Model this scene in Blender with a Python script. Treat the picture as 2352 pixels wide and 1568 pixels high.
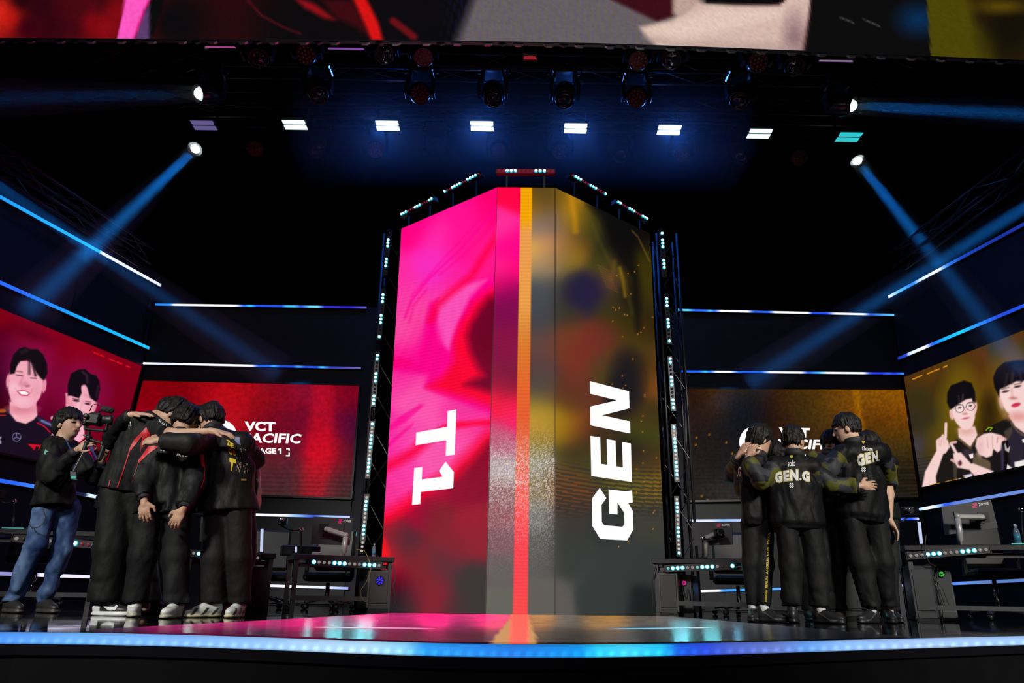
import bpy, bmesh, math, random
import numpy as np
from mathutils import Vector, Matrix
from mathutils.geometry import tessellate_polygon
random.seed(7)
S = bpy.context.scene
for o in list(bpy.data.objects): bpy.data.objects.remove(o)
COL = S.collection
# ------------------------------------------------------------------ camera
CAM_H, F, CX, CY = 0.20, 1700.0, 1176.0, 784.0
PITCH, ROLL = math.atan(580 / F), math.radians(0.85)
FWD = Vector((0, math.cos(PITCH), math.sin(PITCH)))
UP0 = Vector((0, -math.sin(PITCH), math.cos(PITCH)))
RT0 = Vector((1, 0, 0))
RT = RT0 * math.cos(ROLL) + UP0 * math.sin(ROLL)
UPV = UP0 * math.cos(ROLL) - RT0 * math.sin(ROLL)
cd = bpy.data.cameras.new('camera')
cam = bpy.data.objects.new('camera', cd)
COL.objects.link(cam)
m3 = Matrix((RT, UPV, -FWD)).transposed()
cam.matrix_world = Matrix.Translation((0, 0, CAM_H)) @ m3.to_4x4()
cd.sensor_width = 36; cd.lens = F / 2352 * 36; cd.clip_start = 0.05; cd.clip_end = 200
S.camera = cam
# ------------------------------------------------------------------ world, light, exposure
w = bpy.data.worlds.new('hall'); S.world = w; w.use_nodes = True
w.node_tree.nodes['Background'].inputs[0].default_value = (0.16, 0.20, 0.32, 1)
w.node_tree.nodes['Background'].inputs[1].default_value = 0.018
S.view_settings.view_transform = 'Standard'; S.view_settings.look = 'None'
S.view_settings.exposure = 0; S.view_settings.gamma = 1; S.view_settings.use_curve_mapping = False
S.cycles.volume_step_rate = 1.0
S.cycles.max_bounces = 5; S.cycles.diffuse_bounces = 2; S.cycles.glossy_bounces = 3; S.cycles.caustics_reflective = False; S.cycles.caustics_refractive = False; S.cycles.use_adaptive_sampling = True; S.cycles.adaptive_threshold = 0.035
def spot(name, loc, target, power, angle, color=(1, 1, 1), size=0.15, blend=0.4):
    d = bpy.data.lights.new(name, 'SPOT'); d.energy = power; d.spot_size = math.radians(angle)
    d.spot_blend = blend; d.color = color; d.shadow_soft_size = size
    o = bpy.data.objects.new(name, d); COL.objects.link(o)
    o.location = loc
    o.rotation_euler = (Vector(target) - Vector(loc)).to_track_quat('-Z', 'Y').to_euler()
    return o
# front-of-house key lights of the hall, high behind the photographer
spot('front_key_light', (-6.5, -6.0, 7.5), (-2.3, 6.0, 0.9), 7800, 26, (1.0, 0.96, 0.90), 0.9)
spot('front_key_light', (7.0, -6.0, 7.5), (2.9, 7.0, 0.9), 9500, 25, (1.0, 0.95, 0.88), 0.9)
spot('front_key_light', (0, -9.0, 8.5), (0, 9, 0.8), 1100, 46, (0.86, 0.92, 1.0), 0.5)
# ------------------------------------------------------------------ pixel helpers
def ray(px, py):
    return RT * ((px - CX) / F) - UPV * ((py - CY) / F) + FWD
CAMP = Vector((0, 0, CAM_H))
def at(px, py, Y):
    d = ray(px, py); return CAMP + d * (Y / d.y)
def atz(px, py, z):
    d = ray(px, py); return CAMP + d * ((z - CAM_H) / d.z)
def onpl(px, py, P, n):
    d = ray(px, py); return CAMP + d * ((P - CAMP).dot(n) / d.dot(n))
def flx(px, Y):                 # x on the stage floor at depth Y under pixel column px
    # a floor point at depth Y: solve py
    lo, hi = 1300.0, 2400.0
    for _ in range(40):
        mid = (lo + hi) / 2
        if at(px, mid, Y).z > 0: lo = mid
        else: hi = mid
    return at(px, lo, Y).x
# ------------------------------------------------------------------ materials
def lin(c):
    return tuple(((x / 12.92) if x <= 0.04045 else ((x + 0.055) / 1.055) ** 2.4) for x in c)
def hexc(h):
    return tuple(int(h[i:i + 2], 16) / 255 for i in (0, 2, 4))
def _new(name):
    m = bpy.data.materials.new(name); m.use_nodes = True
    return m, m.node_tree.nodes, m.node_tree.links
MATS = {}
def mat(name, col, rough=0.5, metal=0.0, spec=0.5, bump=0.0, bscale=40, var=0.0, vscale=6, stretch=(1, 1, 1), coat=0.0, trans=0.0, alpha=1.0):
    """procedural principled: noise-varied colour plus fine relief"""
    if name in MATS: return MATS[name]
    m, n, l = _new(name); b = n['Principled BSDF']
    c = lin(hexc(col)) if isinstance(col, str) else col
    b.inputs['Base Color'].default_value = (*c, 1); b.inputs['Roughness'].default_value = rough
    b.inputs['Metallic'].default_value = metal; b.inputs['Specular IOR Level'].default_value = spec
    b.inputs['Coat Weight'].default_value = coat
    if trans: b.inputs['Transmission Weight'].default_value = trans
    if alpha < 1: b.inputs['Alpha'].default_value = alpha
    tc = n.new('ShaderNodeTexCoord'); mp = n.new('ShaderNodeMapping'); mp.inputs['Scale'].default_value = stretch
    l.new(tc.outputs['Object'], mp.inputs['Vector'])
    if var:
        t = n.new('ShaderNodeTexNoise'); t.inputs['Scale'].default_value = vscale; t.inputs['Detail'].default_value = 4
        r = n.new('ShaderNodeValToRGB')
        r.color_ramp.elements[0].position = 0.3; r.color_ramp.elements[1].position = 0.7
        r.color_ramp.elements[0].color = (*[max(0, x * (1 - var)) for x in c], 1)
        r.color_ramp.elements[1].color = (*[min(1, x * (1 + var)) for x in c], 1)
        l.new(mp.outputs[0], t.inputs['Vector']); l.new(t.outputs['Fac'], r.inputs['Fac']); l.new(r.outputs[0], b.inputs['Base Color'])
    if bump:
        t2 = n.new('ShaderNodeTexNoise'); t2.inputs['Scale'].default_value = bscale; t2.inputs['Detail'].default_value = 3
        bp = n.new('ShaderNodeBump'); bp.inputs['Strength'].default_value = bump; bp.inputs['Distance'].default_value = 0.02
        l.new(mp.outputs[0], t2.inputs['Vector']); l.new(t2.outputs['Fac'], bp.inputs['Height']); l.new(bp.outputs[0], b.inputs['Normal'])
    MATS[name] = m; return m
def emat(name, col, strength=1.0):
    if name in MATS: return MATS[name]
    m, n, l = _new(name); b = n['Principled BSDF']
    c = lin(hexc(col)) if isinstance(col, str) else col
    b.inputs['Base Color'].default_value = (0.01, 0.01, 0.01, 1); b.inputs['Roughness'].default_value = 0.4
    b.inputs['Emission Color'].default_value = (*c, 1); b.inputs['Emission Strength'].default_value = strength
    MATS[name] = m; return m
def screen_mat(name, strength=1.0, rough=0.55, spec=0.1):
    """LED picture: emission from the picture stored per diode cell"""
    if name in MATS: return MATS[name]
    m, n, l = _new(name); b = n['Principled BSDF']
    a = n.new('ShaderNodeVertexColor'); a.layer_name = 'picture'
    b.inputs['Base Color'].default_value = (0.002, 0.002, 0.0025, 1); b.inputs['Roughness'].default_value = rough
    b.inputs['Specular IOR Level'].default_value = spec
    l.new(a.outputs['Color'], b.inputs['Emission Color']); b.inputs['Emission Strength'].default_value = strength
    MATS[name] = m; return m
def attr_mat(name, rough=0.6, spec=0.3, bump=0.3, bscale=60, stretch=(1, 1, 1), sheen=0.0):
    """dyed cloth / painted thing: its own colours are stored on the mesh"""
    if name in MATS: return MATS[name]
    m, n, l = _new(name); b = n['Principled BSDF']
    a = n.new('ShaderNodeVertexColor'); a.layer_name = 'dye'
    l.new(a.outputs['Color'], b.inputs['Base Color']); b.inputs['Roughness'].default_value = rough
    b.inputs['Specular IOR Level'].default_value = spec; b.inputs['Sheen Weight'].default_value = sheen
    if bump:
        tc = n.new('ShaderNodeTexCoord'); mp = n.new('ShaderNodeMapping'); mp.inputs['Scale'].default_value = stretch
        t2 = n.new('ShaderNodeTexNoise'); t2.inputs['Scale'].default_value = bscale; t2.inputs['Detail'].default_value = 3
        bp = n.new('ShaderNodeBump'); bp.inputs['Strength'].default_value = bump; bp.inputs['Distance'].default_value = 0.01
        l.new(tc.outputs['Object'], mp.inputs['Vector']); l.new(mp.outputs[0], t2.inputs['Vector'])
        l.new(t2.outputs['Fac'], bp.inputs['Height']); l.new(bp.outputs[0], b.inputs['Normal'])
    MATS[name] = m; return m
# ------------------------------------------------------------------ object helpers
def tag(o, label=None, cat=None, group=None, kind=None):
    if label: o['label'] = label
    if cat: o['category'] = cat
    if group: o['group'] = group
    if kind: o['kind'] = kind
    return o
def empty(name, loc, label=None, cat=None, group=None, rotz=0, kind=None):
    o = bpy.data.objects.new(name, None); COL.objects.link(o); o.location = loc; o.rotation_euler = (0, 0, rotz)
    o.empty_display_size = 0.1
    return tag(o, label, cat, group, kind)
class MB:
    """collects shapes in world coordinates; build() makes one mesh object, local to its parent"""
    def __init__(s): s.bm = bmesh.new()
    def quadgrid(s): return s
    def box(s, c, size, M=None, bev=0.0):
        r = bmesh.ops.create_cube(s.bm, size=1.0); vs = r['verts']
        for v in vs: v.co = Vector((v.co.x * size[0], v.co.y * size[1], v.co.z * size[2]))
        if bev:
            es = list({e for v in vs for e in v.link_edges})
            rr = bmesh.ops.bevel(s.bm, geom=es, offset=bev, segments=1, profile=0.5, affect='EDGES')
            vs = list({v for f in rr['faces'] for v in f.verts} | {v for v in vs if v.is_valid})
        T = Matrix.Translation(Vector(c)) @ (M.to_4x4() if M else Matrix())
        for v in vs: v.co = T @ v.co
        return s
    def bar(s, a, b, wx, wz, up=(0, 0, 1), bev=0.0):
        a, b = Vector(a), Vector(b); d = b - a; L = d.length; d.normalize()
        u = Vector(up); x = d.cross(u)
        if x.length < 1e-4: x = d.cross(Vector((0, 1, 0)))
        x.normalize(); z = x.cross(d)
        return s.box((a + b) / 2, (wx, L, wz), Matrix((x, d, z)).transposed(), bev)
    def tube(s, pts, r, seg=8, cap=True):
        pts = [Vector(p) for p in pts]; rs = r if isinstance(r, (list, tuple)) else [r] * len(pts)
        rings = []; prev = None
        for i, p in enumerate(pts):
            t = (pts[min(i + 1, len(pts) - 1)] - pts[max(i - 1, 0)]).normalized()
            if prev is None:
                x = t.cross(Vector((0, 0, 1)))
                if x.length < 1e-3: x = t.cross(Vector((0, 1, 0)))
            else: x = prev - t * prev.dot(t)
            x.normalize(); prev = x; y = t.cross(x)
            rings.append([s.bm.verts.new(p + (x * math.cos(k * 2 * math.pi / seg) + y * math.sin(k * 2 * math.pi / seg)) * rs[i]) for k in range(seg)])
        for a, b in zip(rings, rings[1:]):
            for k in range(seg): s.bm.faces.new((a[k], a[(k + 1) % seg], b[(k + 1) % seg], b[k]))
        if cap:
            s.bm.faces.new(rings[0][::-1]); s.bm.faces.new(rings[-1])
        return s
    def lathe(s, prof, c=(0, 0, 0), axis=(0, 0, 1), seg=16):
        ax = Vector(axis).normalized(); q = Vector((0, 0, 1)).rotation_difference(ax); c = Vector(c)
        rings = [[s.bm.verts.new(c + q @ Vector((max(r, 1e-4) * math.cos(k * 2 * math.pi / seg), max(r, 1e-4) * math.sin(k * 2 * math.pi / seg), z))) for k in range(seg)] for r, z in prof]
        for a, b in zip(rings, rings[1:]):
            for k in range(seg): s.bm.faces.new((a[k], a[(k + 1) % seg], b[(k + 1) % seg], b[k]))
        s.bm.faces.new(rings[0][::-1]); s.bm.faces.new(rings[-1]); return s
    def ball(s, c, r, seg=12, M=None):
        rx = r if isinstance(r, (tuple, list)) else (r, r, r)
        res = bmesh.ops.create_uvsphere(s.bm, u_segments=seg, v_segments=max(6, seg * 2 // 3), radius=1)
        T = Matrix.Translation(Vector(c)) @ (M.to_4x4() if M else Matrix()) @ Matrix.Diagonal((*rx, 1))
        for v in res['verts']: v.co = T @ v.co
        return s
    def poly(s, pts, thick=None, n=None):
        """filled polygon, optionally extruded along n by thick"""
        pts = [Vector(p) for p in pts]
        tris = tessellate_polygon([pts])
        vs = [s.bm.verts.new(p) for p in pts]
        for t in tris:
            try: s.bm.faces.new([vs[i] for i in t])
            except ValueError: pass
        if thick:
            nn = Vector(n) * thick; v2 = [s.bm.verts.new(p + nn) for p in pts]
            for t in tris:
                try: s.bm.faces.new([v2[i] for i in reversed(t)])
                except ValueError: pass
            k = len(pts)
            for i in range(k): s.bm.faces.new((vs[i], vs[(i + 1) % k], v2[(i + 1) % k], v2[i]))
        return s
    def build(s, name, m, parent=None, smooth=False, recalc=True):
        if recalc: bmesh.ops.recalc_face_normals(s.bm, faces=s.bm.faces)
        me = bpy.data.meshes.new(name); 
        if parent is not None:
            s.bm.transform(wmat(parent).inverted())
        s.bm.to_mesh(me); s.bm.free()
        if smooth: me.polygons.foreach_set('use_smooth', [True] * len(me.polygons))
        me.materials.append(m)
        o = bpy.data.objects.new(name, me); COL.objects.link(o)
        if parent is not None: o.parent = parent
        return o
def wmat(o):
    M = Matrix.LocRotScale(o.location, o.rotation_euler, o.scale)
    return (wmat(o.parent) @ M) if o.parent else M
def recenter(o):
    """move a top-level mesh object's origin to its base centre"""
    me = o.data; n = len(me.vertices); a = np.empty(n * 3, 'f'); me.vertices.foreach_get('co', a); a = a.reshape(-1, 3)
    c = np.array([(a[:, 0].min() + a[:, 0].max()) / 2, (a[:, 1].min() + a[:, 1].max()) / 2, a[:, 2].min()])
    a -= c; me.vertices.foreach_set('co', a.ravel()); o.location = Vector(c) + o.location; me.update(); return o
def copy_tree(o, parent=None, **kw):
    c = o.copy(); COL.objects.link(c); c.parent = parent
    for ch in list(o.children): copy_tree(ch, c)
    return c
def np_mesh(name, V, Fc, m, parent=None, attr=None, attrname='dye', smooth=True):
    me = bpy.data.meshes.new(name)
    V = np.asarray(V, 'f')
    if parent is not None:
        Mi = np.array(wmat(parent).inverted()); V = V @ Mi[:3, :3].T + Mi[:3, 3]
    me.from_pydata(V.tolist(), [], Fc.tolist() if hasattr(Fc, 'tolist') else Fc)
    if attr is not None:
        ca = me.color_attributes.new(attrname, 'FLOAT_COLOR', 'POINT')
        A = np.ones((len(V), 4), 'f'); A[:, :3] = attr; ca.data.foreach_set('color', A.ravel())
    if smooth: me.polygons.foreach_set('use_smooth', [True] * len(me.polygons))
    me.materials.append(m)
    o = bpy.data.objects.new(name, me); COL.objects.link(o)
    if parent is not None: o.parent = parent
    return o
# ------------------------------------------------------------------ picture painting for the LED screens
def nlin(c):
    c = np.clip(c, 0, 1); return np.where(c <= 0.04045, c / 12.92, ((c + 0.055) / 1.055) ** 2.4)
def sm(d, soft): return np.clip(0.5 - d / (2 * soft), 0, 1)
def vnoise(x, y, seed=0):
    rs = np.random.RandomState(seed); T = rs.rand(64, 64)
    xi = np.floor(x).astype(int); yi = np.floor(y).astype(int); fx = x - xi; fy = y - yi
    fx = fx * fx * (3 - 2 * fx); fy = fy * fy * (3 - 2 * fy)
    g = lambda a, b: T[a % 64, b % 64]
    return (g(xi, yi) * (1 - fx) + g(xi + 1, yi) * fx) * (1 - fy) + (g(xi, yi + 1) * (1 - fx) + g(xi + 1, yi + 1) * fx) * fy
class Paint:
    def __init__(s, x, y): s.x, s.y = x, y; s.c = np.zeros(x.shape + (3,))
    def mix(s, k, col):
        col = np.array(hexc(col)) if isinstance(col, str) else col
        s.c = s.c * (1 - k[..., None]) + col * k[..., None]; return s
    def field(s, pts, p=3.0, eps=60.0):
        W = 0; A = 0
        for px, py, h in pts:
            w_ = 1 / (((s.x - px) ** 2 + (s.y - py) ** 2 + eps) ** (p / 2)); W = W + w_; A = A + w_[..., None] * np.array(hexc(h))
        s.c = A / W[..., None]; return s
    def soft(s, pts, sig):
        W = 0; A = 0
        for px, py, h in pts:
            d2 = (s.x - px) ** 2 + (s.y - py) ** 2; w_ = np.exp(-d2 / (2 * sig * sig)) + 2e-3 * np.exp(-d2 / (2 * (2.5 * sig) ** 2)) + 1e-9 / (d2 + 1)
            W = W + w_; A = A + w_[..., None] * np.array(hexc(h))
        s.c = A / W[..., None]; return s
    def ell(s, cx, cy, rx, ry, col, ang=0, soft=0.08, op=1.0):
        a = math.radians(ang); dx, dy = s.x - cx, s.y - cy
        u = (dx * math.cos(a) + dy * math.sin(a)) / rx; v = (-dx * math.sin(a) + dy * math.cos(a)) / ry
        return s.mix(op * sm(np.sqrt(u * u + v * v) - 1, soft), col)
    def pdist(s, P):
        P = np.array(P, float); d = np.full(s.x.shape, 1e18); ins = np.zeros(s.x.shape, bool)
        for i in range(len(P)):
            a, b = P[i - 1], P[i]; e = b - a; wx, wy = s.x - a[0], s.y - a[1]
            t = np.clip((wx * e[0] + wy * e[1]) / max(e @ e, 1e-9), 0, 1)
            d = np.minimum(d, (wx - t * e[0]) ** 2 + (wy - t * e[1]) ** 2)
            cnd = (a[1] > s.y) != (b[1] > s.y)
            with np.errstate(divide='ignore', invalid='ignore'):
                xi = a[0] + (s.y - a[1]) * e[0] / (e[1] if e[1] else 1e-9)
            ins ^= cnd & (s.x < xi)
        return np.sqrt(d) * np.where(ins, -1, 1)
    def poly(s, P, col, soft=1.5, op=1.0): return s.mix(op * sm(s.pdist(P), soft), col)
    def line(s, P, w_, col, soft=1.5, op=1.0):
        d = np.full(s.x.shape, 1e9)
        for (a, b) in zip(P, P[1:]):
            ex, ey = b[0] - a[0], b[1] - a[1]; wx, wy = s.x - a[0], s.y - a[1]
            t = np.clip((wx * ex + wy * ey) / (ex * ex + ey * ey + 1e-9), 0, 1)
            d = np.minimum(d, np.hypot(wx - t * ex, wy - t * ey))
        return s.mix(op * sm(d - w_ / 2, soft), col)
def grid_px(corners, step):
    """corners (tl,tr,br,bl) in photo pixels -> bilinear grid of photo pixels"""
    tl, tr, br, bl = [np.array(c, float) for c in corners]
    nu = int(max(np.linalg.norm(tr - tl), np.linalg.norm(br - bl)) / step) + 1
    nv = int(max(np.linalg.norm(bl - tl), np.linalg.norm(br - tr)) / step) + 1
    u = np.linspace(0, 1, nu + 1)[None, :, None]; v = np.linspace(0, 1, nv + 1)[:, None, None]
    return (tl * (1 - u) + tr * u) * (1 - v) + (bl * (1 - u) + br * u) * v
def rays_np(x, y):
    return ((x - CX) / F)[..., None] * np.array(RT) - ((y - CY) / F)[..., None] * np.array(UPV) + np.array(FWD)
def grid_faces(h, w_):
    i = np.arange(h * w_).reshape(h, w_)
    return np.stack([i[1:, :-1], i[1:, 1:], i[:-1, 1:], i[:-1, :-1]], -1).reshape(-1, 4)
def screen_from_px(name, corners, P, n, painter, step, m, parent, off=0.0):
    """a flat LED picture on the plane (P,n)"""
    g = grid_px(corners, step); x, y = g[..., 0], g[..., 1]
    d = rays_np(x, y); n_ = np.array(n); t = (np.array(P) + n_ * off - np.array(CAMP)) @ n_ / (d @ n_)
    V = np.array(CAMP) + d * t[..., None]
    c = nlin(painter(x, y))
    return np_mesh(name, V.reshape(-1, 3), grid_faces(*x.shape), m, parent, c.reshape(-1, 3), 'picture', smooth=False)
FONT = None
def text_mesh(body, bold=0.0, shear=0.0, width=1.0):
    """text outline as 2D mesh data: (verts Nx2 normalised to height 1 of caps, faces)"""
    cu = bpy.data.curves.new('lettering', 'FONT'); cu.body = body; cu.offset = bold; cu.shear = shear; cu.size = 1
    cu.resolution_u = 2
    o = bpy.data.objects.new('lettering', cu); COL.objects.link(o)
    dg = bpy.context.evaluated_depsgraph_get(); dg.update()
    me = o.evaluated_get(dg).to_mesh()
    V = np.array([v.co[:2] for v in me.vertices]); Fc = [list(p.vertices) for p in me.polygons]
    o.evaluated_get(dg).to_mesh_clear(); bpy.data.objects.remove(o); bpy.data.curves.remove(cu)
    V = V - V.min(0); s = V.max(0); return V / s, Fc
def text_on(name, body, fn, m, parent, bold=0.02, shear=0.0):
    """fn maps (u,v) in the unit box (v up) to a world point"""
    V, Fc = text_mesh(body, bold, shear)
    W = [fn(u, v) for u, v in V]
    return np_mesh(name, np.array([list(p) for p in W]), Fc, m, parent, smooth=False)
def quadmap(tl, tr, br, bl, P, n, off=0.004):
    """unit box -> photo quad on plane (bilinear in photo pixels)"""
    tl, tr, br, bl = [np.array(c, float) for c in (tl, tr, br, bl)]
    P2 = P + Vector(n) * off
    def fn(u, v):
        q = (bl * (1 - u) + br * u) * (1 - v) + (tl * (1 - u) + tr * u) * v
        return onpl(q[0], q[1], P2, n)
    return fn
# ================================================================== the setting
M_BLACKWALL = mat('black_wall', (0.006, 0.006, 0.009), 0.75, bump=0.1, var=0.3, spec=0.2)
M_PANEL = mat('dark_panel', (0.012, 0.013, 0.017), 0.6, bump=0.08, var=0.25, spec=0.25)
M_GREYPANEL = mat('grey_panel', (0.012, 0.0135, 0.016), 0.55, var=0.2, spec=0.3)
M_BLACKMETAL = mat('black_metal', (0.010, 0.010, 0.012), 0.38, metal=0.3, var=0.2)
M_STEEL = mat('steel', (0.30, 0.30, 0.32), 0.35, metal=0.9, var=0.15)
M_WHITE = emat('screen_white', (1.0, 0.98, 0.98), 1.0)
YB = 12.0
DL = ray(1668, 1380); DL.z = 0; DL.normalize()
DR = ray(652, 1412); DR.z = 0; DR.normalize()
CL = at(326, 860, YB); CR = at(2070, 862, YB)
NB = Vector((0, -1, 0)); PB = Vector((0, YB, 0))
NL = Vector((DL.y, -DL.x, 0))          # left wall normal, facing the stage (+x)
NR = Vector((-DR.y, DR.x, 0))          # right wall normal, facing -x
PL, PR = Vector((CL.x, CL.y, 0)), Vector((CR.x, CR.y, 0))
def struct(o): o['kind'] = 'structure'; return o
def slab(name, a, b, z0, z1, n, m, thick=0.12):
    """vertical wall between plan points a and b, front face on the a-b line, body behind"""
    mb = MB(); back = -Vector(n) * thick
    a, b = Vector(a), Vector(b)
    P = [Vector((a.x, a.y, z0)), Vector((b.x, b.y, z0)), Vector((b.x, b.y, z1)), Vector((a.x, a.y, z1))]
    mb.poly(P, thick, -Vector(n)); return struct(mb.build(name, m))
ZT_B = at(600, 702, YB).z
ZT_L = onpl(180, 552, PL, NL).z
slab('wall_back_left', (CL.x, YB, 0), (at(850, 1000, YB).x, YB, 0), -0.02, ZT_B, NB, M_PANEL)
slab('wall_back_right', (at(1556, 1000, YB).x, YB, 0), (CR.x, YB, 0), -0.02, ZT_B, NB, M_PANEL)
slab('wall_left', PL - DL * 7.5, PL - DL * 0.02, -0.02, ZT_L, NL, M_PANEL)
slab('wall_right', PR - DR * 0.02, PR - DR * 7.5, -0.02, ZT_L, NR, M_PANEL)
slab('wall_backdrop', (-16, 17, 0), (16, 17, 0), -1, 14, NB, M_BLACKWALL)
mb = MB(); mb.box((0, 8, 14.05), (34, 22, 0.1)); struct(mb.build('ceiling', M_BLACKWALL))
# joints between the dark wall panels: thin cover battens, one per seam
def batten(px0, py0, px1, py1, P, n):
    a, b = onpl(px0, py0, P, n), onpl(px1, py1, P, n); mb = MB()
    n = Vector(n); b = Vector((a.x, a.y, b.z)); a = a + n * 0.006; b = b + n * 0.006
    mb.bar(a, b, 0.05, 0.012, up=n); return mb
for i, (q, P, n) in enumerate([((350, 655, 322, 800), PL, NL), ((200, 560, 160, 720), PL, NL)]):
    o = batten(*q, P, n).build('trim_%d' % (i + 1), M_BLACKMETAL); struct(o)

# -------------------------------------------------------------- stage floor
edge_px = [(-260, 1452), (-120, 1450), (0, 1449.5), (215, 1451), (430, 1455), (650, 1464), (850, 1472), (1000, 1477), (1176, 1480), (1350, 1480), (1526, 1478), (1700, 1474.5), (1876, 1470), (2100, 1465), (2352, 1459.5), (2480, 1457), (2620, 1454)]
EDGE = [atz(x, y, 0) for x, y in edge_px]
# smooth the stage lip in plan
for _ in range(2):
    EDGE = [EDGE[0]] + [(EDGE[i - 1] + EDGE[i] * 2 + EDGE[i + 1]) / 4 for i in range(1, len(EDGE) - 1)] + [EDGE[-1]]
m, n_, l_ = _new('gloss_black_floor'); b = n_['Principled BSDF']
b.inputs['Base Color'].default_value = (0.006, 0.006, 0.008, 1); b.inputs['Specular IOR Level'].default_value = 0.35
tc = n_.new('ShaderNodeTexCoord'); tx = n_.new('ShaderNodeTexNoise'); tx.inputs['Scale'].default_value = 2.5; tx.inputs['Detail'].default_value = 5
mr = n_.new('ShaderNodeMapRange'); mr.inputs[1].default_value = 0.3; mr.inputs[2].default_value = 0.75; mr.inputs[3].default_value = 0.02; mr.inputs[4].default_value = 0.09
l_.new(tc.outputs['Object'], tx.inputs['Vector']); l_.new(tx.outputs['Fac'], mr.inputs[0]); l_.new(mr.outputs[0], b.inputs['Roughness'])
tx2 = n_.new('ShaderNodeTexNoise'); tx2.inputs['Scale'].default_value = 7; bp = n_.new('ShaderNodeBump'); bp.inputs['Strength'].default_value = 0.012; bp.inputs['Distance'].default_value = 0.02
l_.new(tc.outputs['Object'], tx2.inputs['Vector']); l_.new(tx2.outputs['Fac'], bp.inputs['Height']); l_.new(bp.outputs[0], b.inputs['Normal'])
M_FLOOR = m
mb = MB()
mb.poly(EDGE + [Vector((12, 17, 0)), Vector((-12, 17, 0))], 0.1, (0, 0, -1))
floor = struct(mb.build('floor', M_FLOOR))
# stage front: glowing lip strip and dark fascia
LIP_H = 0.052
lip = empty('stage_edge_light', EDGE[8], 'long glowing blue and white light strip along the curved stage edge', 'light strip')
def along(pts, n):
    out = []; seg = [0]
    for a, b in zip(pts, pts[1:]): seg.append(seg[-1] + (b - a).length)
    for k in range(n + 1):
        s = seg[-1] * k / n; i = max(j for j in range(len(seg)) if seg[j] <= s + 1e-9); i = min(i, len(pts) - 2)
        t = (s - seg[i]) / (seg[i + 1] - seg[i]); out.append(pts[i].lerp(pts[i + 1], t))
    return out
LP = along(EDGE, 600)
def lipcol(px, v):
    stops = [(-300, '5aa0ff'), (0, '5098ff'), (180, '70b4ff'), (430, '86bcff'), (600, '98c8ff'), (700, 'b0d8ff'), (840, 'b8e0ff'), (930, '90d8ff'), (975, '30a0f8'), (1100, '2a8cf0'), (1176, '2a80e8'), (1330, '1898f0'), (1370, '30d0ff'), (1440, '48d8ff'), (1520, '28c8ff'), (1560, '2060e8'), (1620, '3050e0'), (1680, '5068d0'), (1780, '6a80d0'), (1850, '68a0f0'), (1930, '90c0ff'), (2100, 'a8ccff'), (2352, 'a8d0ff'), (2700, '90c0ff')]
    xs = [s[0] for s in stops]; c = np.stack([np.interp(px, xs, [hexc(s[1])[k] for s in stops]) for k in range(3)], -1)
    return c
V, C = [], []
rows = 7
for p in LP:
    d = p - CAMP; q = Vector((d.dot(RT), d.dot(FWD))); px = CX + F * q.x / q.y
    base = lipcol(np.array([px]), 0)[0]
    for r in range(rows):
        v = r / (rows - 1)
        tang = 0.5 + 0.5 * math.cos(px / 27.0 * 2 * math.pi)          # diodes behind the diffuser
        k = 1.0 + 0.55 * math.exp(-((v - 0.72) / 0.2) ** 2) * (tang ** 2)
        fall = 1.0 if v < 0.85 else 1 - (v - 0.85) * 2.2
        c = nlin(np.clip(base * fall, 0, 1)) * k
        if v < 0.3: c = c * (0.72 + 0.28 * v / 0.3)
        V.append((p.x, p.y - 0.004, -0.001 - v * LIP_H)); C.append(c)
o = np_mesh('diffuser', V, grid_faces(len(LP), rows), screen_mat('lip_diffuser', 1.0), lip, np.array(C), 'picture')
mb = MB()
for i in range(len(EDGE) - 1):
    a, b = EDGE[i], EDGE[i + 1]
    P = [Vector((a.x, a.y + 0.02, -LIP_H)), Vector((b.x, b.y + 0.02, -LIP_H)), Vector((b.x, b.y + 0.02, -1.2)), Vector((a.x, a.y + 0.02, -1.2))]
    mb.poly(P)
struct(mb.build('wall_stage_front', mat('fascia_black', (0.0022, 0.0022, 0.0026), 0.8, spec=0.1, var=0.3)))
mb = MB(); mb.box((0, 2, -1.25), (30, 8, 0.1)); struct(mb.build('floor_pit', mat('pit_black', (0.003, 0.003, 0.003), 0.9, spec=0.1, var=0.3)))

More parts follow.
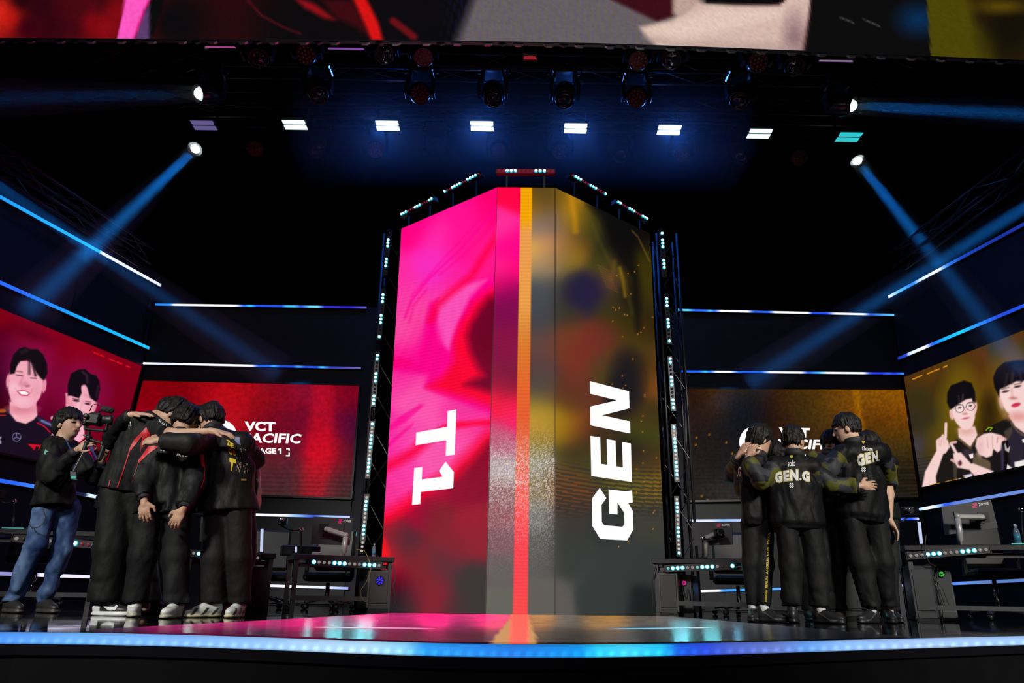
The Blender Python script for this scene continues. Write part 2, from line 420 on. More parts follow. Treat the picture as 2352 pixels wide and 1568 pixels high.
# -------------------------------------------------------------- LED floor inlay
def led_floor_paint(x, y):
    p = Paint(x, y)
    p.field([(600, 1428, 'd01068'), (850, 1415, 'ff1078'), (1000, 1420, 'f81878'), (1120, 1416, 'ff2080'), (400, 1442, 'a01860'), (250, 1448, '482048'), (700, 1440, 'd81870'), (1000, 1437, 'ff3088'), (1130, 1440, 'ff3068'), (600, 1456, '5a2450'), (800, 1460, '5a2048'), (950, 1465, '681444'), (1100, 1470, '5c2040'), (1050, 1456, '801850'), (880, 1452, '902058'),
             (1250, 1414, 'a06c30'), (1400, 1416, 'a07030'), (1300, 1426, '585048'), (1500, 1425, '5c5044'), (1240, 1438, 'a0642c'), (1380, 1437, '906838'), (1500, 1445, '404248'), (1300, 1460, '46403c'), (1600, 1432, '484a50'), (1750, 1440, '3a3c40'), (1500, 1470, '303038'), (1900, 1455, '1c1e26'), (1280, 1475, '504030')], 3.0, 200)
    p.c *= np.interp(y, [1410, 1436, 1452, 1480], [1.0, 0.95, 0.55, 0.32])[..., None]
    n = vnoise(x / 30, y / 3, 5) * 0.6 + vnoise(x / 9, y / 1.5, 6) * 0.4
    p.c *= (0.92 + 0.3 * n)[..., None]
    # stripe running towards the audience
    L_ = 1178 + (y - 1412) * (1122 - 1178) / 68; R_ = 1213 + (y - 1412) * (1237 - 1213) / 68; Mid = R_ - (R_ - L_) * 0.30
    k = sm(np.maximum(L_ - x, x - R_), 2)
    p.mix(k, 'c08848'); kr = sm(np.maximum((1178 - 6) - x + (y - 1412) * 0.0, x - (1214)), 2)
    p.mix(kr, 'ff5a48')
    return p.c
gfl = []
ys = np.linspace(0, 1, 26)
NXF = 240
inl_top = [(905, 1407.5), (1050, 1408.5), (1195, 1410), (1380, 1411.5), (1546, 1413.5)]
ledge = [atz(200, 1447, 0), atz(415, 1435.5, 0), atz(600, 1425.5, 0), atz(905, 1408, 0)]
redge = [atz(2030, 1458, 0), atz(1776, 1436, 0), atz(1546, 1416, 0)]
inl = empty('led_floor', atz(1195, 1440, 0), 'pink and amber lit floor panel running from the screen tower to the stage edge', 'floor panel')
front = [p for p in EDGE[3:14]]
inpoly = [p + Vector((0, 0, 0.004)) for p in ledge] + [p + Vector((0, 0, 0.004)) for p in reversed(redge)] + [p + Vector((0, 0.02, 0.004)) for p in reversed(front)]
# fill the polygon with a grid in plan, keep the cells inside
xs_ = np.array([p.x for p in inpoly]); ys_ = np.array([p.y for p in inpoly])
gx = np.linspace(xs_.min(), xs_.max(), 260); gy = ys_.min() + (ys_.max() - ys_.min()) * np.linspace(0, 1, 110) ** 1.4
X, Y = np.meshgrid(gx, gy); pp = Paint(X, Y); D = pp.pdist([(p.x, p.y) for p in inpoly])
inside = D < 0.0
idx = -np.ones(X.shape, int); idx[inside] = np.arange(inside.sum())
fc = np.stack([idx[:-1, :-1], idx[:-1, 1:], idx[1:, 1:], idx[1:, :-1]], -1).reshape(-1, 4); fc = fc[(fc >= 0).all(1)]
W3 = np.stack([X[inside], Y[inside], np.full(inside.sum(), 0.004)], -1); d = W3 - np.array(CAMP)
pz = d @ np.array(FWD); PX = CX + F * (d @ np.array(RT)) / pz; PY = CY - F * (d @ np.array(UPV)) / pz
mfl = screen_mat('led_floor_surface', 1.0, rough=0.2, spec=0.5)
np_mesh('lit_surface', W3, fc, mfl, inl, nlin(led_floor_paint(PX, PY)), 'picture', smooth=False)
# two bright streaks, drawn as thin glowing surfaces on the floor
for nm, (a, b), (h0, h1), lab in (('floor_strip_light', ((718, 1439.5), (1000, 1442.5)), ('ffffff', 'ff80c0'), 'thin white glowing streak on the pink half of the lit floor'), ('floor_strip_light', ((1392, 1443.5), (1645, 1440.5)), ('38b8f0', 'e8ffff'), 'thin cyan white glowing streak on the grey half of the lit floor')):
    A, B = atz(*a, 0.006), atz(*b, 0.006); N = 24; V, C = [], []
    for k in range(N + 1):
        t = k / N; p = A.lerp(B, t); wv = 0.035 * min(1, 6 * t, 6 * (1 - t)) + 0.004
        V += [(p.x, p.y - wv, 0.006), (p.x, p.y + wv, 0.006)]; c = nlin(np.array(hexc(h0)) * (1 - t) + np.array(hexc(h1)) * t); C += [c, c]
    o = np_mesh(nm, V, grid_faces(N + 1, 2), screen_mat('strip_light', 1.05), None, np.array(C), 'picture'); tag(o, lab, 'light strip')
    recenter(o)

# -------------------------------------------------------------- LED tower
YT = 8.2
def face_dir(vx): d = ray(vx, 1383); d.z = 0; return d.normalized()
TB_L, TB_R = at(1115, 1412, YT), at(1275, 1412, YT)
tower = empty('led_tower', (TB_L.x / 2 + TB_R.x / 2, YT + 0.7, 0), 'tall three-sided LED tower showing pink and gold team pictures', 'LED tower')
dTL = ray(-1064, 1383); dTL.z = 0; dTL.normalize()
dTR = ray(3420, 1400); dTR.z = 0; dTR.normalize()
PTL, PTR, PTC = Vector((TB_L.x, YT, 0)), Vector((TB_R.x, YT, 0)), Vector((0, YT, 0))
NTL = Vector((-dTL.y, dTL.x, 0)); NTL = NTL if NTL.y < 0 else -NTL
NTR = Vector((-dTR.y, dTR.x, 0)); NTR = NTR if NTR.y < 0 else -NTR
TW = []
for s in '''930 540 ff0080|960 508 ff0085|1000 545 ff2aa8|1000 600 f82cc0|970 620 f82cc0|1060 480 ff1090|1120 440 ff0070|1180 440 ff0045|1150 525 ff2c98|1180 560 ff0088|1150 615 ff2c90|1180 620 ff0078|1160 580 ff0088|930 680 ff3aa8|960 740 ff48a0|920 620 ff2898|1060 560 ff1090|1090 520 ff1090|1130 500 ff0070|1110 560 ff1888|1040 720 ff50b8|1035 690 ff30a8|1130 655 ff1488|1060 650 ff1c98|1075 700 ff0040|1100 730 800030|1125 700 800030|1120 668 d00040|1160 700 80004a|1175 660 880055|1165 680 880055|1170 640 ff0070|1150 650 e00068|930 780 ff50a8|985 780 ff0090|1030 760 ff50b8|1000 840 ff0090|985 820 ff0090|1050 800 ff0030|1055 860 ff0030|1110 790 7a0028|1090 760 780028|1085 880 b00020|1110 900 980020|1160 800 880040|1170 860 800038|1165 895 a00030|920 832 ff0088|945 838 ff0090|905 862 ff40a8|960 870 ff50a8|978 888 ff50b0|1010 880 ff0050|1050 900 ff0028|1100 912 ff0028|1180 935 ff0045|1180 960 ff0060|1150 925 ff0040|960 920 ff58b0|1060 918 ff38a0|1090 935 f830a0|1110 960 ff0048|1060 968 ff0060|1100 988 ff3090|1060 1010 ff50a8|1100 1020 ff0030|1085 1040 f00030|1110 1060 900028|930 1000 ff50b0|900 1000 ff20a0|955 1032 ff0050|910 1062 ff0050|895 1050 ff30a0|1000 1050 ff58b0|990 1030 ff58b0|890 1100 ff30a0|930 1095 ff40a8|900 1150 ff3090|880 1190 ff0020|930 1140 ff0040|960 1165 a00030|1000 1105 e00040|1040 1090 d00038|1050 1110 8a0a2c|1100 1100 8a0a2c|1000 1180 80202e|1080 1200 9a1c30|1100 1240 90202e|900 1210 7a2030|910 1230 502830|925 1260 502830|880 1265 ff1020|900 1290 a01c2c|960 1290 80222c|1020 1300 5a2c34|1080 1330 3a3434|1100 1400 3a3434|960 1370 80202e|1000 1390 902030|930 1385 282c2c|915 1340 800024|905 1365 141c1e|1040 1400 40302f|985 1340 80202c|1040 1260 84202e|1150 1000 d04070|1150 1020 b06880|1150 1080 b0a0a0|1150 1140 906060|1150 1180 905058|1150 1250 7a5058|1150 1300 605858|1150 1400 606058'''.split('|'):
    a = s.split(); TW.append((float(a[0]), float(a[1]), a[2]))
TWR = []  # last of these points is a shadow painted into the picture
for s in '''1240 440 504018|1230 470 a07010|1255 460 604020|1240 520 907868|1265 500 706468|1235 575 f0b848|1260 565 c07860|1240 610 b09060|1260 600 807070|1245 650 444a54|1245 700 454850|1245 740 404048|1245 780 604038|1245 850 583838|1245 880 404038|1245 915 604838|1235 940 a89010|1240 975 d89038|1265 960 a89010|1240 1000 a08818|1245 1020 706020|1245 1060 909078|1245 1120 80704a|1245 1180 707068|1245 1250 545450|1245 1400 5c5854|1290 450 404018|1305 450 c08010|1318 480 d89010|1325 500 a07810|1290 510 806040|1300 560 a07848|1320 580 907018|1330 560 704018|1290 600 907028|1340 500 404018|1360 540 383818|1370 480 101010|1400 560 100f0f|1420 520 0c0c0c|1450 500 0a0a0a|1485 540 100d08|1380 600 384018|1400 600 483818|1440 560 0c0c0c|1480 600 383008|1480 680 403808|1455 690 181010|1340 660 241f3c|1325 680 241f3c|1360 675 241f3c|1300 650 3a3a30|1300 720 3a3424|1400 700 3c3418|1380 640 604028|1440 740 383008|1480 750 302008|1300 780 704020|1370 780 702c20|1330 820 783020|1320 880 703020|1400 770 503018|1400 830 404018|1380 850 484018|1430 850 1c161a|1440 900 181418|1470 850 1a1414|1460 780 483810|1490 840 604010|1500 880 804810|1490 950 403010|1300 900 583018|1340 900 603020|1300 930 603818|1280 975 a07808|1310 985 a86c10|1290 998 a08010|1330 985 682818|1340 1020 443018|1310 1030 2c2018|1380 1000 3a2a18|1480 1000 404010|1460 1040 181818|1300 1060 484818|1350 1060 404018|1480 1060 503818|1300 1090 5a3020|1300 1110 805018|1300 1140 703818|1450 1110 605818|1500 1120 806010|1300 1190 383430|1400 1200 303432|1500 1200 3c3c34|1300 1250 363836|1450 1280 343836|1400 1380 343836|1510 1300 343836|1490 1395 1c2020'''.split('|'):
    a = s.split(); TWR.append((float(a[0]), float(a[1]), a[2]))
def stripe_x(y):
    return 1196 + (y - 430) * (1178 - 1196) / 980, 1222 + (y - 430) * (1212 - 1222) / 980
def tower_paint(x, y):
    p = Paint(x, y); q = Paint(x, y)
    wx = x + 8 * (vnoise(x / 60, y / 60, 1) - 0.5); wy = y + 8 * (vnoise(x / 60, y / 60, 2) - 0.5)
    def hue(h): r, g, b_ = hexc(h); return r > 0.93 and b_ > 0.38
    pink = [t for t in TW if hue(t[2]) and t[0] < 1142]; low = [t for t in TW if t[1] > 1095 and t[0] < 1142 and not hue(t[2])] + [(1110, 1060, '900028'), (1060, 1105, '980a2c')]
    strip_ = [t for t in TW if t[0] > 1140]
    p.x, p.y = wx, wy; p.soft(pink, 26); lo_ = Paint(wx, wy); lo_.soft(low, 24); sp_ = Paint(wx, wy); sp_.soft(strip_, 20); p.x, p.y = x, y
    W1 = Paint(wx, wy)
    def over(P_, col_, soft, op=1.0): p.mix(op * sm(W1.pdist(P_), soft), col_)
    # magenta fold, light tongue, red flare and its dark core
    over([(960, 828), (985, 700), (1005, 690), (1000, 740), (1010, 790), (1030, 810), (1060, 700), (1120, 640), (1190, 610), (1190, 970), (1090, 935), (1000, 900), (978, 886), (984, 860), (940, 856), (890, 850), (890, 822)], 'ff008c', 7)
    over([(1000, 705), (1012, 750), (1024, 792), (1032, 803), (1040, 780), (1050, 735), (1078, 680), (1120, 640), (1060, 655), (1020, 680)], 'ff50b8', 6)
    over([(1190, 640), (1130, 662), (1085, 695), (1058, 740), (1045, 790), (1040, 830), (1015, 865), (985, 886), (1040, 905), (1100, 922), (1190, 955)], 'ff0034', 12)
    over([(1190, 650), (1150, 668), (1120, 682), (1097, 708), (1080, 742), (1075, 775), (1082, 810), (1098, 845), (1110, 862), (1080, 876), (1068, 884), (1095, 892), (1130, 900), (1190, 920)], '780028', 11)
    over([(1170, 690), (1120, 700), (1100, 740), (1095, 780), (1120, 830), (1170, 860)], '640024', 14, 0.5)
    p.line([(1190, 470), (1120, 575), (1082, 635), (1035, 672), (1005, 700), (990, 735)], 14, 'ff0048', 9, 0.9)
    p.line([(1105, 500), (1000, 615), (945, 680)], 4, 'ff0090', 3, 0.5)
    p.line([(1140, 480), (1050, 580), (985, 640), (945, 690), (930, 730)], 5, 'ff0090', 3, 0.7)
    p.line([(980, 665), (950, 700), (940, 740)], 4, 'ff0090', 3, 0.5)
    p.line([(1128, 520), (1060, 590), (1010, 630)], 5, 'ff0080', 4, 0.5)
    p.poly([(885, 995), (930, 970), (975, 930), (965, 928), (920, 955), (885, 985)], 'ff0090', 3, 0.7)
    p.poly([(880, 1025), (930, 985), (950, 970), (945, 980), (900, 1020), (878, 1040)], 'ff0090', 3, 0.7)
    p.ell(918, 833, 26, 12, 'ff0078', soft=0.4, op=0.7)
    over([(1190, 950), (1120, 962), (1060, 966), (1020, 978), (990, 990), (1040, 985), (1090, 975), (1190, 985)], 'ff0044', 6)
    p.line([(985, 1005), (950, 1038), (915, 1058), (870, 1080)], 22, 'ff0044', 10, 0.9)
    # lower dark half with a hot red rim
    dl = W1.pdist([(1190, 985), (1128, 1002), (1098, 1032), (1062, 1066), (1046, 1088), (1000, 1112), (955, 1150), (905, 1180), (860, 1195), (860, 1450), (1190, 1450)])
    p.mix(sm(dl - 14, 16), 'ff0034'); p.mix(sm(dl + 6, 13), lo_.c)
    k_ = sm(W1.pdist([(870, 1200), (878, 1225), (888, 1262), (893, 1290), (860, 1300), (860, 1200)]), 8); p.mix(k_ * np.clip((y - 1215) / 30, 0, 1), 'ff1020')
    sx_ = 1142 + (y - 430) * (1115 - 1142) / 980
    p.mix(sm(sx_ - x, 0.8), sp_.c)
    m1 = np.sin(y * 0.85 + (x - 900) * 0.16); k = np.clip((y - 600) / 100, 0, 1) * np.clip((1230 - y) / 60, 0, 1)
    p.c *= (1 - 0.05 * k * (m1 > 0))[..., None]
    q.x, q.y = wx, wy; q.soft(TWR, 23); q.x, q.y = x, y
    q.ell(1342, 663, 40, 34, '221d3c', soft=0.5, op=0.85); q.ell(1345, 800, 60, 50, '782c20', soft=0.8, op=0.6); q.ell(1440, 875, 34, 60, '17131a', soft=0.6, op=0.8); q.poly([(1350, 470), (1380, 500), (1420, 600), (1450, 640), (1462, 760), (1470, 760), (1468, 640), (1455, 560), (1500, 520), (1400, 470)], '0c0b0b', 10, 0.8)
    q.line([(1310, 440), (1320, 500), (1322, 530)], 8, 'e09810', 8, 0.6)
    q.line([(1424, 615), (1432, 650), (1436, 680)], 3, 'b88808', 5, 0.8)
    q.line([(1452, 530), (1466, 545), (1480, 575), (1492, 600)], 2, '806020', 2, 0.8)
    q.line([(1412, 600), (1405, 640)], 5, '905020', 6, 0.5)
    q.line([(1345, 480), (1375, 550), (1400, 600), (1438, 650), (1452, 720)], 3, '585018', 6, 0.5)
    for i in range(8): q.line([(1372 + i * 3, 608 + i * 7), (1398 + i * 3, 622 + i * 7)], 1.5, '905828', 1.5, 0.5)
    k = np.clip((y - 1050) / 30, 0, 1) * np.clip((1200 - y) / 30, 0, 1) * (x > 1276)
    ph = (y - (x - 1276) * 0.13 + 0.0004 * (x - 1380) ** 2) / 9.2
    st = np.sin(ph * 2 * math.pi); amt = np.clip((y - 1060) / 90, 0, 1)
    st = (st > 0.75 - 1.5 * amt) * 1.0
    q.mix(k * st * 0.75, '2e2c2a')
    rs = np.random.RandomState(3)
    for i in range(46):
        sx, sy = rs.uniform(1400, 1512), rs.uniform(560, 1290); s0 = min(1512, 1494 + (sy - 536) * 0.045)
        q.ell(min(sx, s0 - 4), sy, 1.3, 1.6, 'e89020', soft=0.6, op=0.8)
    lx, rx = stripe_x(y)
    p.mix(sm(rx - 4 - x, 0.8), q.c)
    ys_ = [430, 500, 535, 700, 760, 800, 900, 960, 1050, 1150, 1250, 1410]
    cs = ['f8a800', 'f8a800', 'f0a050', 'f0a048', 'e08838', 'e07828', 'e86020', 'e85820', 'e86848', 'ff5048', 'ff3848', 'ff4848']
    sc = np.stack([np.interp(y, ys_, [hexc(c)[k] for c in cs]) for k in range(3)], -1)
    sc = sc * (1 - 0.05 * (np.sin(y * 0.8) > 0)[..., None])
    p.mix(sm(np.maximum(lx - x, x - rx), 0.8), sc)
    # glitter on the front face
    fr = sm(np.maximum((1142 + (y - 430) * (1115 - 1142) / 980) - x, x - 1275), 0.8)
    g = np.random.RandomState(9).rand(*x.shape); k = np.exp(-((y - 1075) / 70) ** 2) + 0.45 * np.exp(-((y - 1180) / 90) ** 2)
    k = k * fr * np.clip((g - 0.45) * 1.8, 0, 1); tint = np.random.RandomState(11).rand(*x.shape)[..., None]
    p.mix(np.clip(k, 0, 0.9), np.array(hexc('f0e0c0')) * (1 - tint) + np.array(hexc('d8c8e8')) * tint)
    return p.c
mt = screen_mat('led_tower_picture', 1.0)
cTL = [(922, 525), (1142, 430), (1115, 1414), (869, 1411)]
cTC = [(1142, 430), (1275, 431), (1275, 1416), (1115, 1414)]
cTR = [(1275, 431), (1493, 536), (1534, 1420), (1275, 1416)]
def tower_face(nm, cor, P, n, step):
    o = screen_from_px(nm, cor, P, n, tower_paint, step, mt, tower)
    return o
tower_face('led_face', cTL, PTL, NTL, 2.6); tower_face('led_face', cTC, PTC, NB, 2.0); tower_face('led_face', cTR, PTR, NTR, 2.6)
# carcass behind the faces and black cap
zt = at(1208, 430, YT).z
eL, eR = onpl(875, 1275, PTL, NTL), onpl(1527, 1290, PTR, NTR)
tl_top, tr_top = onpl(922, 525, PTL, NTL), onpl(1493, 536, PTR, NTR)
plan = [Vector((TB_L.x, YT + 0.03, 0)), Vector((TB_R.x, YT + 0.03, 0)), Vector((eR.x - 0.02, eR.y + 0.03, 0)), Vector((eR.x - 0.3, eR.y + 1.0, 0)), Vector((eL.x + 0.3, eL.y + 1.0, 0)), Vector((eL.x + 0.02, eL.y + 0.03, 0))]
mb = MB(); mb.poly(plan, zt - 0.12, (0, 0, 1)); mb.build('carcass', M_BLACKWALL, tower)
# thin dark joints where the faces meet
for a, b in (((1115, 1412), (1142, 431)), ((1275, 1414), (1275, 432))):
    mb = MB(); A, B = at(*a, YT - 0.006), at(*b, YT - 0.006); mb.bar(A, B, 0.008, 0.008, up=(0, 1, 0)); mb.build('corner_joint', mat('joint', (0.01, 0.002, 0.004), 0.6), tower)
LET = {
 'L1': [[(1028, 943.8), (1048.2, 939.9), (1044.3, 1043.6), (1023.7, 1046.8), (1025.2, 1010.4), (954.8, 1022.3), (956, 993.2), (1027, 980)]],
 'L2': [[(951.4, 1074.2), (970.2, 1072.2), (968.6, 1100.6), (1016.8, 1094.4), (1008.1, 1081.1), (1023.5, 1060), (1042.5, 1083.6), (1040.9, 1120.8), (966.7, 1129.3), (965.1, 1157.3), (946.3, 1159.2)]],
 'R1': [[(1354.9, 875), (1444.7, 898.4), (1445.8, 937.4), (1383.2, 953.5), (1447, 967.3), (1447.9, 995.3), (1356.3, 976.5), (1355.8, 933.3), (1417.6, 919.1), (1355.2, 903.7)]],
 'R2': [[(1356.3, 1000.6), (1378.6, 1004.5), (1380.2, 1064.8), (1395.1, 1067.1), (1393.5, 1007.9), (1413.7, 1011.6), (1416, 1070.6), (1430.7, 1072.9), (1428.6, 1014.8), (1449.1, 1018.2), (1451.4, 1106.5), (1358.1, 1092.7)]],
 'R3': [[(1377.5, 1120.1), (1392.8, 1143.6), (1381.6, 1158.9), (1382.4, 1198.6), (1388, 1205.9), (1429.6, 1209.5), (1434.5, 1203.5), (1433.8, 1177.5), (1418.2, 1154), (1418.2, 1181.2), (1399.3, 1179.5), (1397.6, 1123.5), (1435.7, 1127.9), (1451.9, 1125.9), (1453.4, 1153.3), (1443, 1155.7), (1453.4, 1172.7), (1455.1, 1215.1), (1440.5, 1240.6), (1378.7, 1237.4), (1360.6, 1207.8), (1359.4, 1144.8)]]}
for k, polys in LET.items():
    P, n = (PTL, NTL) if k[0] == 'L' else (PTR, NTR); mb = MB()
    for pl in polys: mb.poly([onpl(x, y, P + n * 0.004, n) for x, y in pl])
    o = mb.build('letter', M_WHITE, tower, recalc=False); o['label'] = 'white block letter lying on its side'

# -------------------------------------------------------------- back screens
def back_left_paint(x, y):
    p = Paint(x, y)
    p.soft([(330, 880, '98000e'), (330, 980, 'a00018'), (420, 900, '90000c'), (480, 885, 'b00814'), (520, 900, 'd00818'), (560, 900, 'c00818'), (520, 950, 'c81020'), (600, 920, '980818'), (640, 900, '900820'), (680, 890, '940428'), (620, 980, '7a0820'), (660, 980, '6c0828'), (700, 950, '780828'), (690, 1000, '700c30'), (715, 940, '8c0c30'), (735, 920, 'c00c2c'), (740, 990, 'd00828'), (735, 1030, 'e80a28'), (745, 1045, 'f01020'), (720, 1100, 'b02030'), (715, 1130, 'a03038'), (780, 900, '900820'), (800, 890, '8a0420'), (820, 900, '800020'), (800, 970, '58083a'), (820, 1000, '481038'), (800, 1050, '681028'), (820, 1080, '5a2830'), (660, 1050, '602030'), (640, 1100, '502830'), (680, 1120, '483030'), (790, 1120, '5c3034'), (815, 1140, '483438'), (620, 1130, '403034'), (420, 1000, '980018'), (350, 1100, '400818'), (450, 1120, '301018')], 30)
    p.poly([(505, 870), (700, 870), (640, 1140), (400, 1140)], 'f02020', 12, 0.10)
    p.poly([(722, 870), (768, 870), (758, 1060), (740, 1145), (690, 1145)], 'ff1028', 10, 0.35)
    p.c *= (0.80 + 0.16 * vnoise(x / 5, y / 5, 4))[..., None]
    k = np.clip((y - 1050) / 60, 0, 1) * (np.sin(y * 0.62) > 0.2); p.c *= (1 - 0.16 * k)[..., None]
    return p.c
def back_right_paint(x, y):
    p = Paint(x, y)
    p.soft([(1580, 900, '30180c'), (1600, 950, '30201c'), (1650, 900, '44240c'), (1676, 905, '6a4a10'), (1700, 930, '1c1c28'), (1720, 960, '141418'), (1620, 1000, '241c1c'), (1600, 1050, '28201c'), (1660, 1060, '202020'), (1580, 1120, '302c28'), (1680, 1120, '383432'), (1760, 900, '3a200c'), (1760, 960, '301810'), (1830, 900, '503010'), (1860, 920, '4a3a08'), (1830, 960, '402414'), (1900, 910, '6a3c0c'), (1920, 900, '8a5808'), (1960, 910, '9a5c08'), (1890, 960, '544010'), (1950, 950, '8a4410'), (2000, 910, 'a06408'), (2050, 900, 'a86c04'), (2070, 930, 'a05c08'), (2050, 955, '904008'), (2000, 960, '6a3a08'), (2060, 990, '604408'), (2000, 1010, '543c0c'), (2040, 1040, '403418'), (1900, 1010, '4c2c14'), (1800, 1040, '3a2418'), (1850, 1100, '383028'), (2000, 1100, '342c24'), (2060, 1120, '2c2824'), (2090, 1090, '3a2810'), (1720, 1050, '241c1c'), (1960, 1060, '40301c')], 30)
    p.line([(1966, 890), (1975, 960), (1982, 1010)], 11, 'c88004', 7, 0.75)
    p.line([(1575, 890), (1580, 930)], 3, 'a86818', 3, 0.6)
    p.ell(1705, 940, 45, 60, '101a2c', soft=0.8, op=0.6)
    p.c *= (0.70 + 0.24 * vnoise(x / 4, y / 4, 8))[..., None]
    k = np.clip((y - 1045) / 40, 0, 1) * np.clip((x - 2040) / 30, 0, 1) * (np.sin(y * 0.75 + x * .02) > 0); p.mix(k * 0.7, '14110c')
    k = np.clip((y - 1040) / 60, 0, 1) * (np.sin(y * 0.75) > 0.3); p.c *= (1 - 0.12 * k)[..., None]
    for sx, sy in ((1578, 1018), (1598, 1021), (1629, 998), (1668, 1016), (1682, 1041), (1612, 1139), (1625, 1148), (1600, 1005)): p.ell(sx, sy, 2, 2, 'b07010', soft=0.6)
    return p.c
M_PIC = screen_mat('led_picture', 1.0, spec=0.0)
def frame_px(cor, P, n, parent, wd=0.03):
    """black edge frame round a screen"""
    c = [onpl(x, y, P, n) for x, y in cor]; nn = Vector(n)
    for a, b in zip(c, c[1:] + c[:1]):
        mb = MB(); mb.bar(a - nn * 0.01, b - nn * 0.01, wd, 0.05, up=nn); mb.build('frame_rail', M_BLACKMETAL, parent)
SCR_OFF = 0.06
def wall_screen(nm, cor, P, n, painter, step, label):
    P2 = P + Vector(n) * SCR_OFF
    c = onpl(*cor[3], P2, n)
    e = empty(nm, c, label, 'LED screen')
    screen_from_px('picture', cor, P2, n, painter, step, M_PIC, e)
    frame_px(cor, P2, n, e)
    return e, P2
cLB = [(327, 872), (827, 884), (807, 1145), (262, 1127)]
sLB, PLB = wall_screen('led_screen', cLB, PB, NB, back_left_paint, 2.6, 'red LED screen on the back wall with white league lettering')
cRB = [(1574, 890.5), (2077, 893), (2112, 1143.5), (1577, 1151)]
sRB, PRB = wall_screen('led_screen', cRB, PB, NB, back_right_paint, 2.6, 'brown and amber LED screen on the back wall with white league lettering')
def league(scr, P, ox, oy, k=1.0):
    """league lettering; ox,oy = pixel of the V's upper left corner"""
    def t(body, x0, y0, x1, y1, sl, bold, sh):
        fn = quadmap((ox + x0, oy + y0), (ox + x1, oy + y0 + sl), (ox + x1, oy + y1 + sl), (ox + x0, oy + y1), P, NB)
        o = text_on('lettering', body, fn, M_WHITE, scr, bold, sh); o['label'] = 'bold white lettering'
    t('VCT', 0, 0, 71, 22.5, 1.5, 0.045, 0.0)
    t('PACIFIC', -4, 26.5, 131, 49, 2.5, 0.03, 0.12)
    t('STAGE', 12, 60.5, 73, 74, 1.2, 0.035, 0.0);
    mb = MB(); mb.poly([onpl(ox + x, oy + y, P + NB * 0.004, NB) for x, y in [(77, 64.5), (81, 61.5), (85, 61.6), (85, 75.2), (80.5, 75.1), (80.5, 66), (77, 68)]]); mb.build('lettering', M_WHITE, scr, recalc=False)
    for pl in ([(96, 60), (104, 60), (104, 66), (101, 66), (101, 63), (96, 63)], [(101, 70), (104, 70), (104, 79), (95, 79), (95, 76), (101, 76)], [(-6, 58), (2, 58), (2, 61), (-3, 61), (-3, 65), (-6, 65)], [(-6, 69), (-3, 69), (-3, 75), (2, 75), (2, 78), (-6, 78)]):
        mb = MB(); mb.poly([onpl(ox + x, oy + y + x * 0.018, P + NB * 0.004, NB) for x, y in pl]); mb.build('bracket_mark', M_WHITE, scr, recalc=False)
    mb = MB(); R0 = 37.0; pts = []
    for i in range(40):
        a = i / 40 * 2 * math.pi; pts.append(onpl(ox - 54 + R0 * math.cos(a), oy + 34 + R0 * math.sin(a), P + NB * 0.003, NB))
    mb.poly(pts); o = mb.build('emblem_disc', M_WHITE, scr, recalc=False); o['label'] = 'round white emblem'
    mb = MB(); pts = [(-78, 52), (-60, 18), (-52, 30), (-44, 14), (-32, 48), (-40, 44), (-46, 32), (-54, 48), (-60, 36)]
    mb.poly([onpl(ox + x, oy + y, P + NB * 0.006, NB) for x, y in pts]); mb.build('emblem_mark', mat('emblem_dark', (0.03, 0.0, 0.004), 0.6), scr, recalc=False)
league(sLB, PLB, 561.5, 967); league(sRB, PRB, 1789, 981)

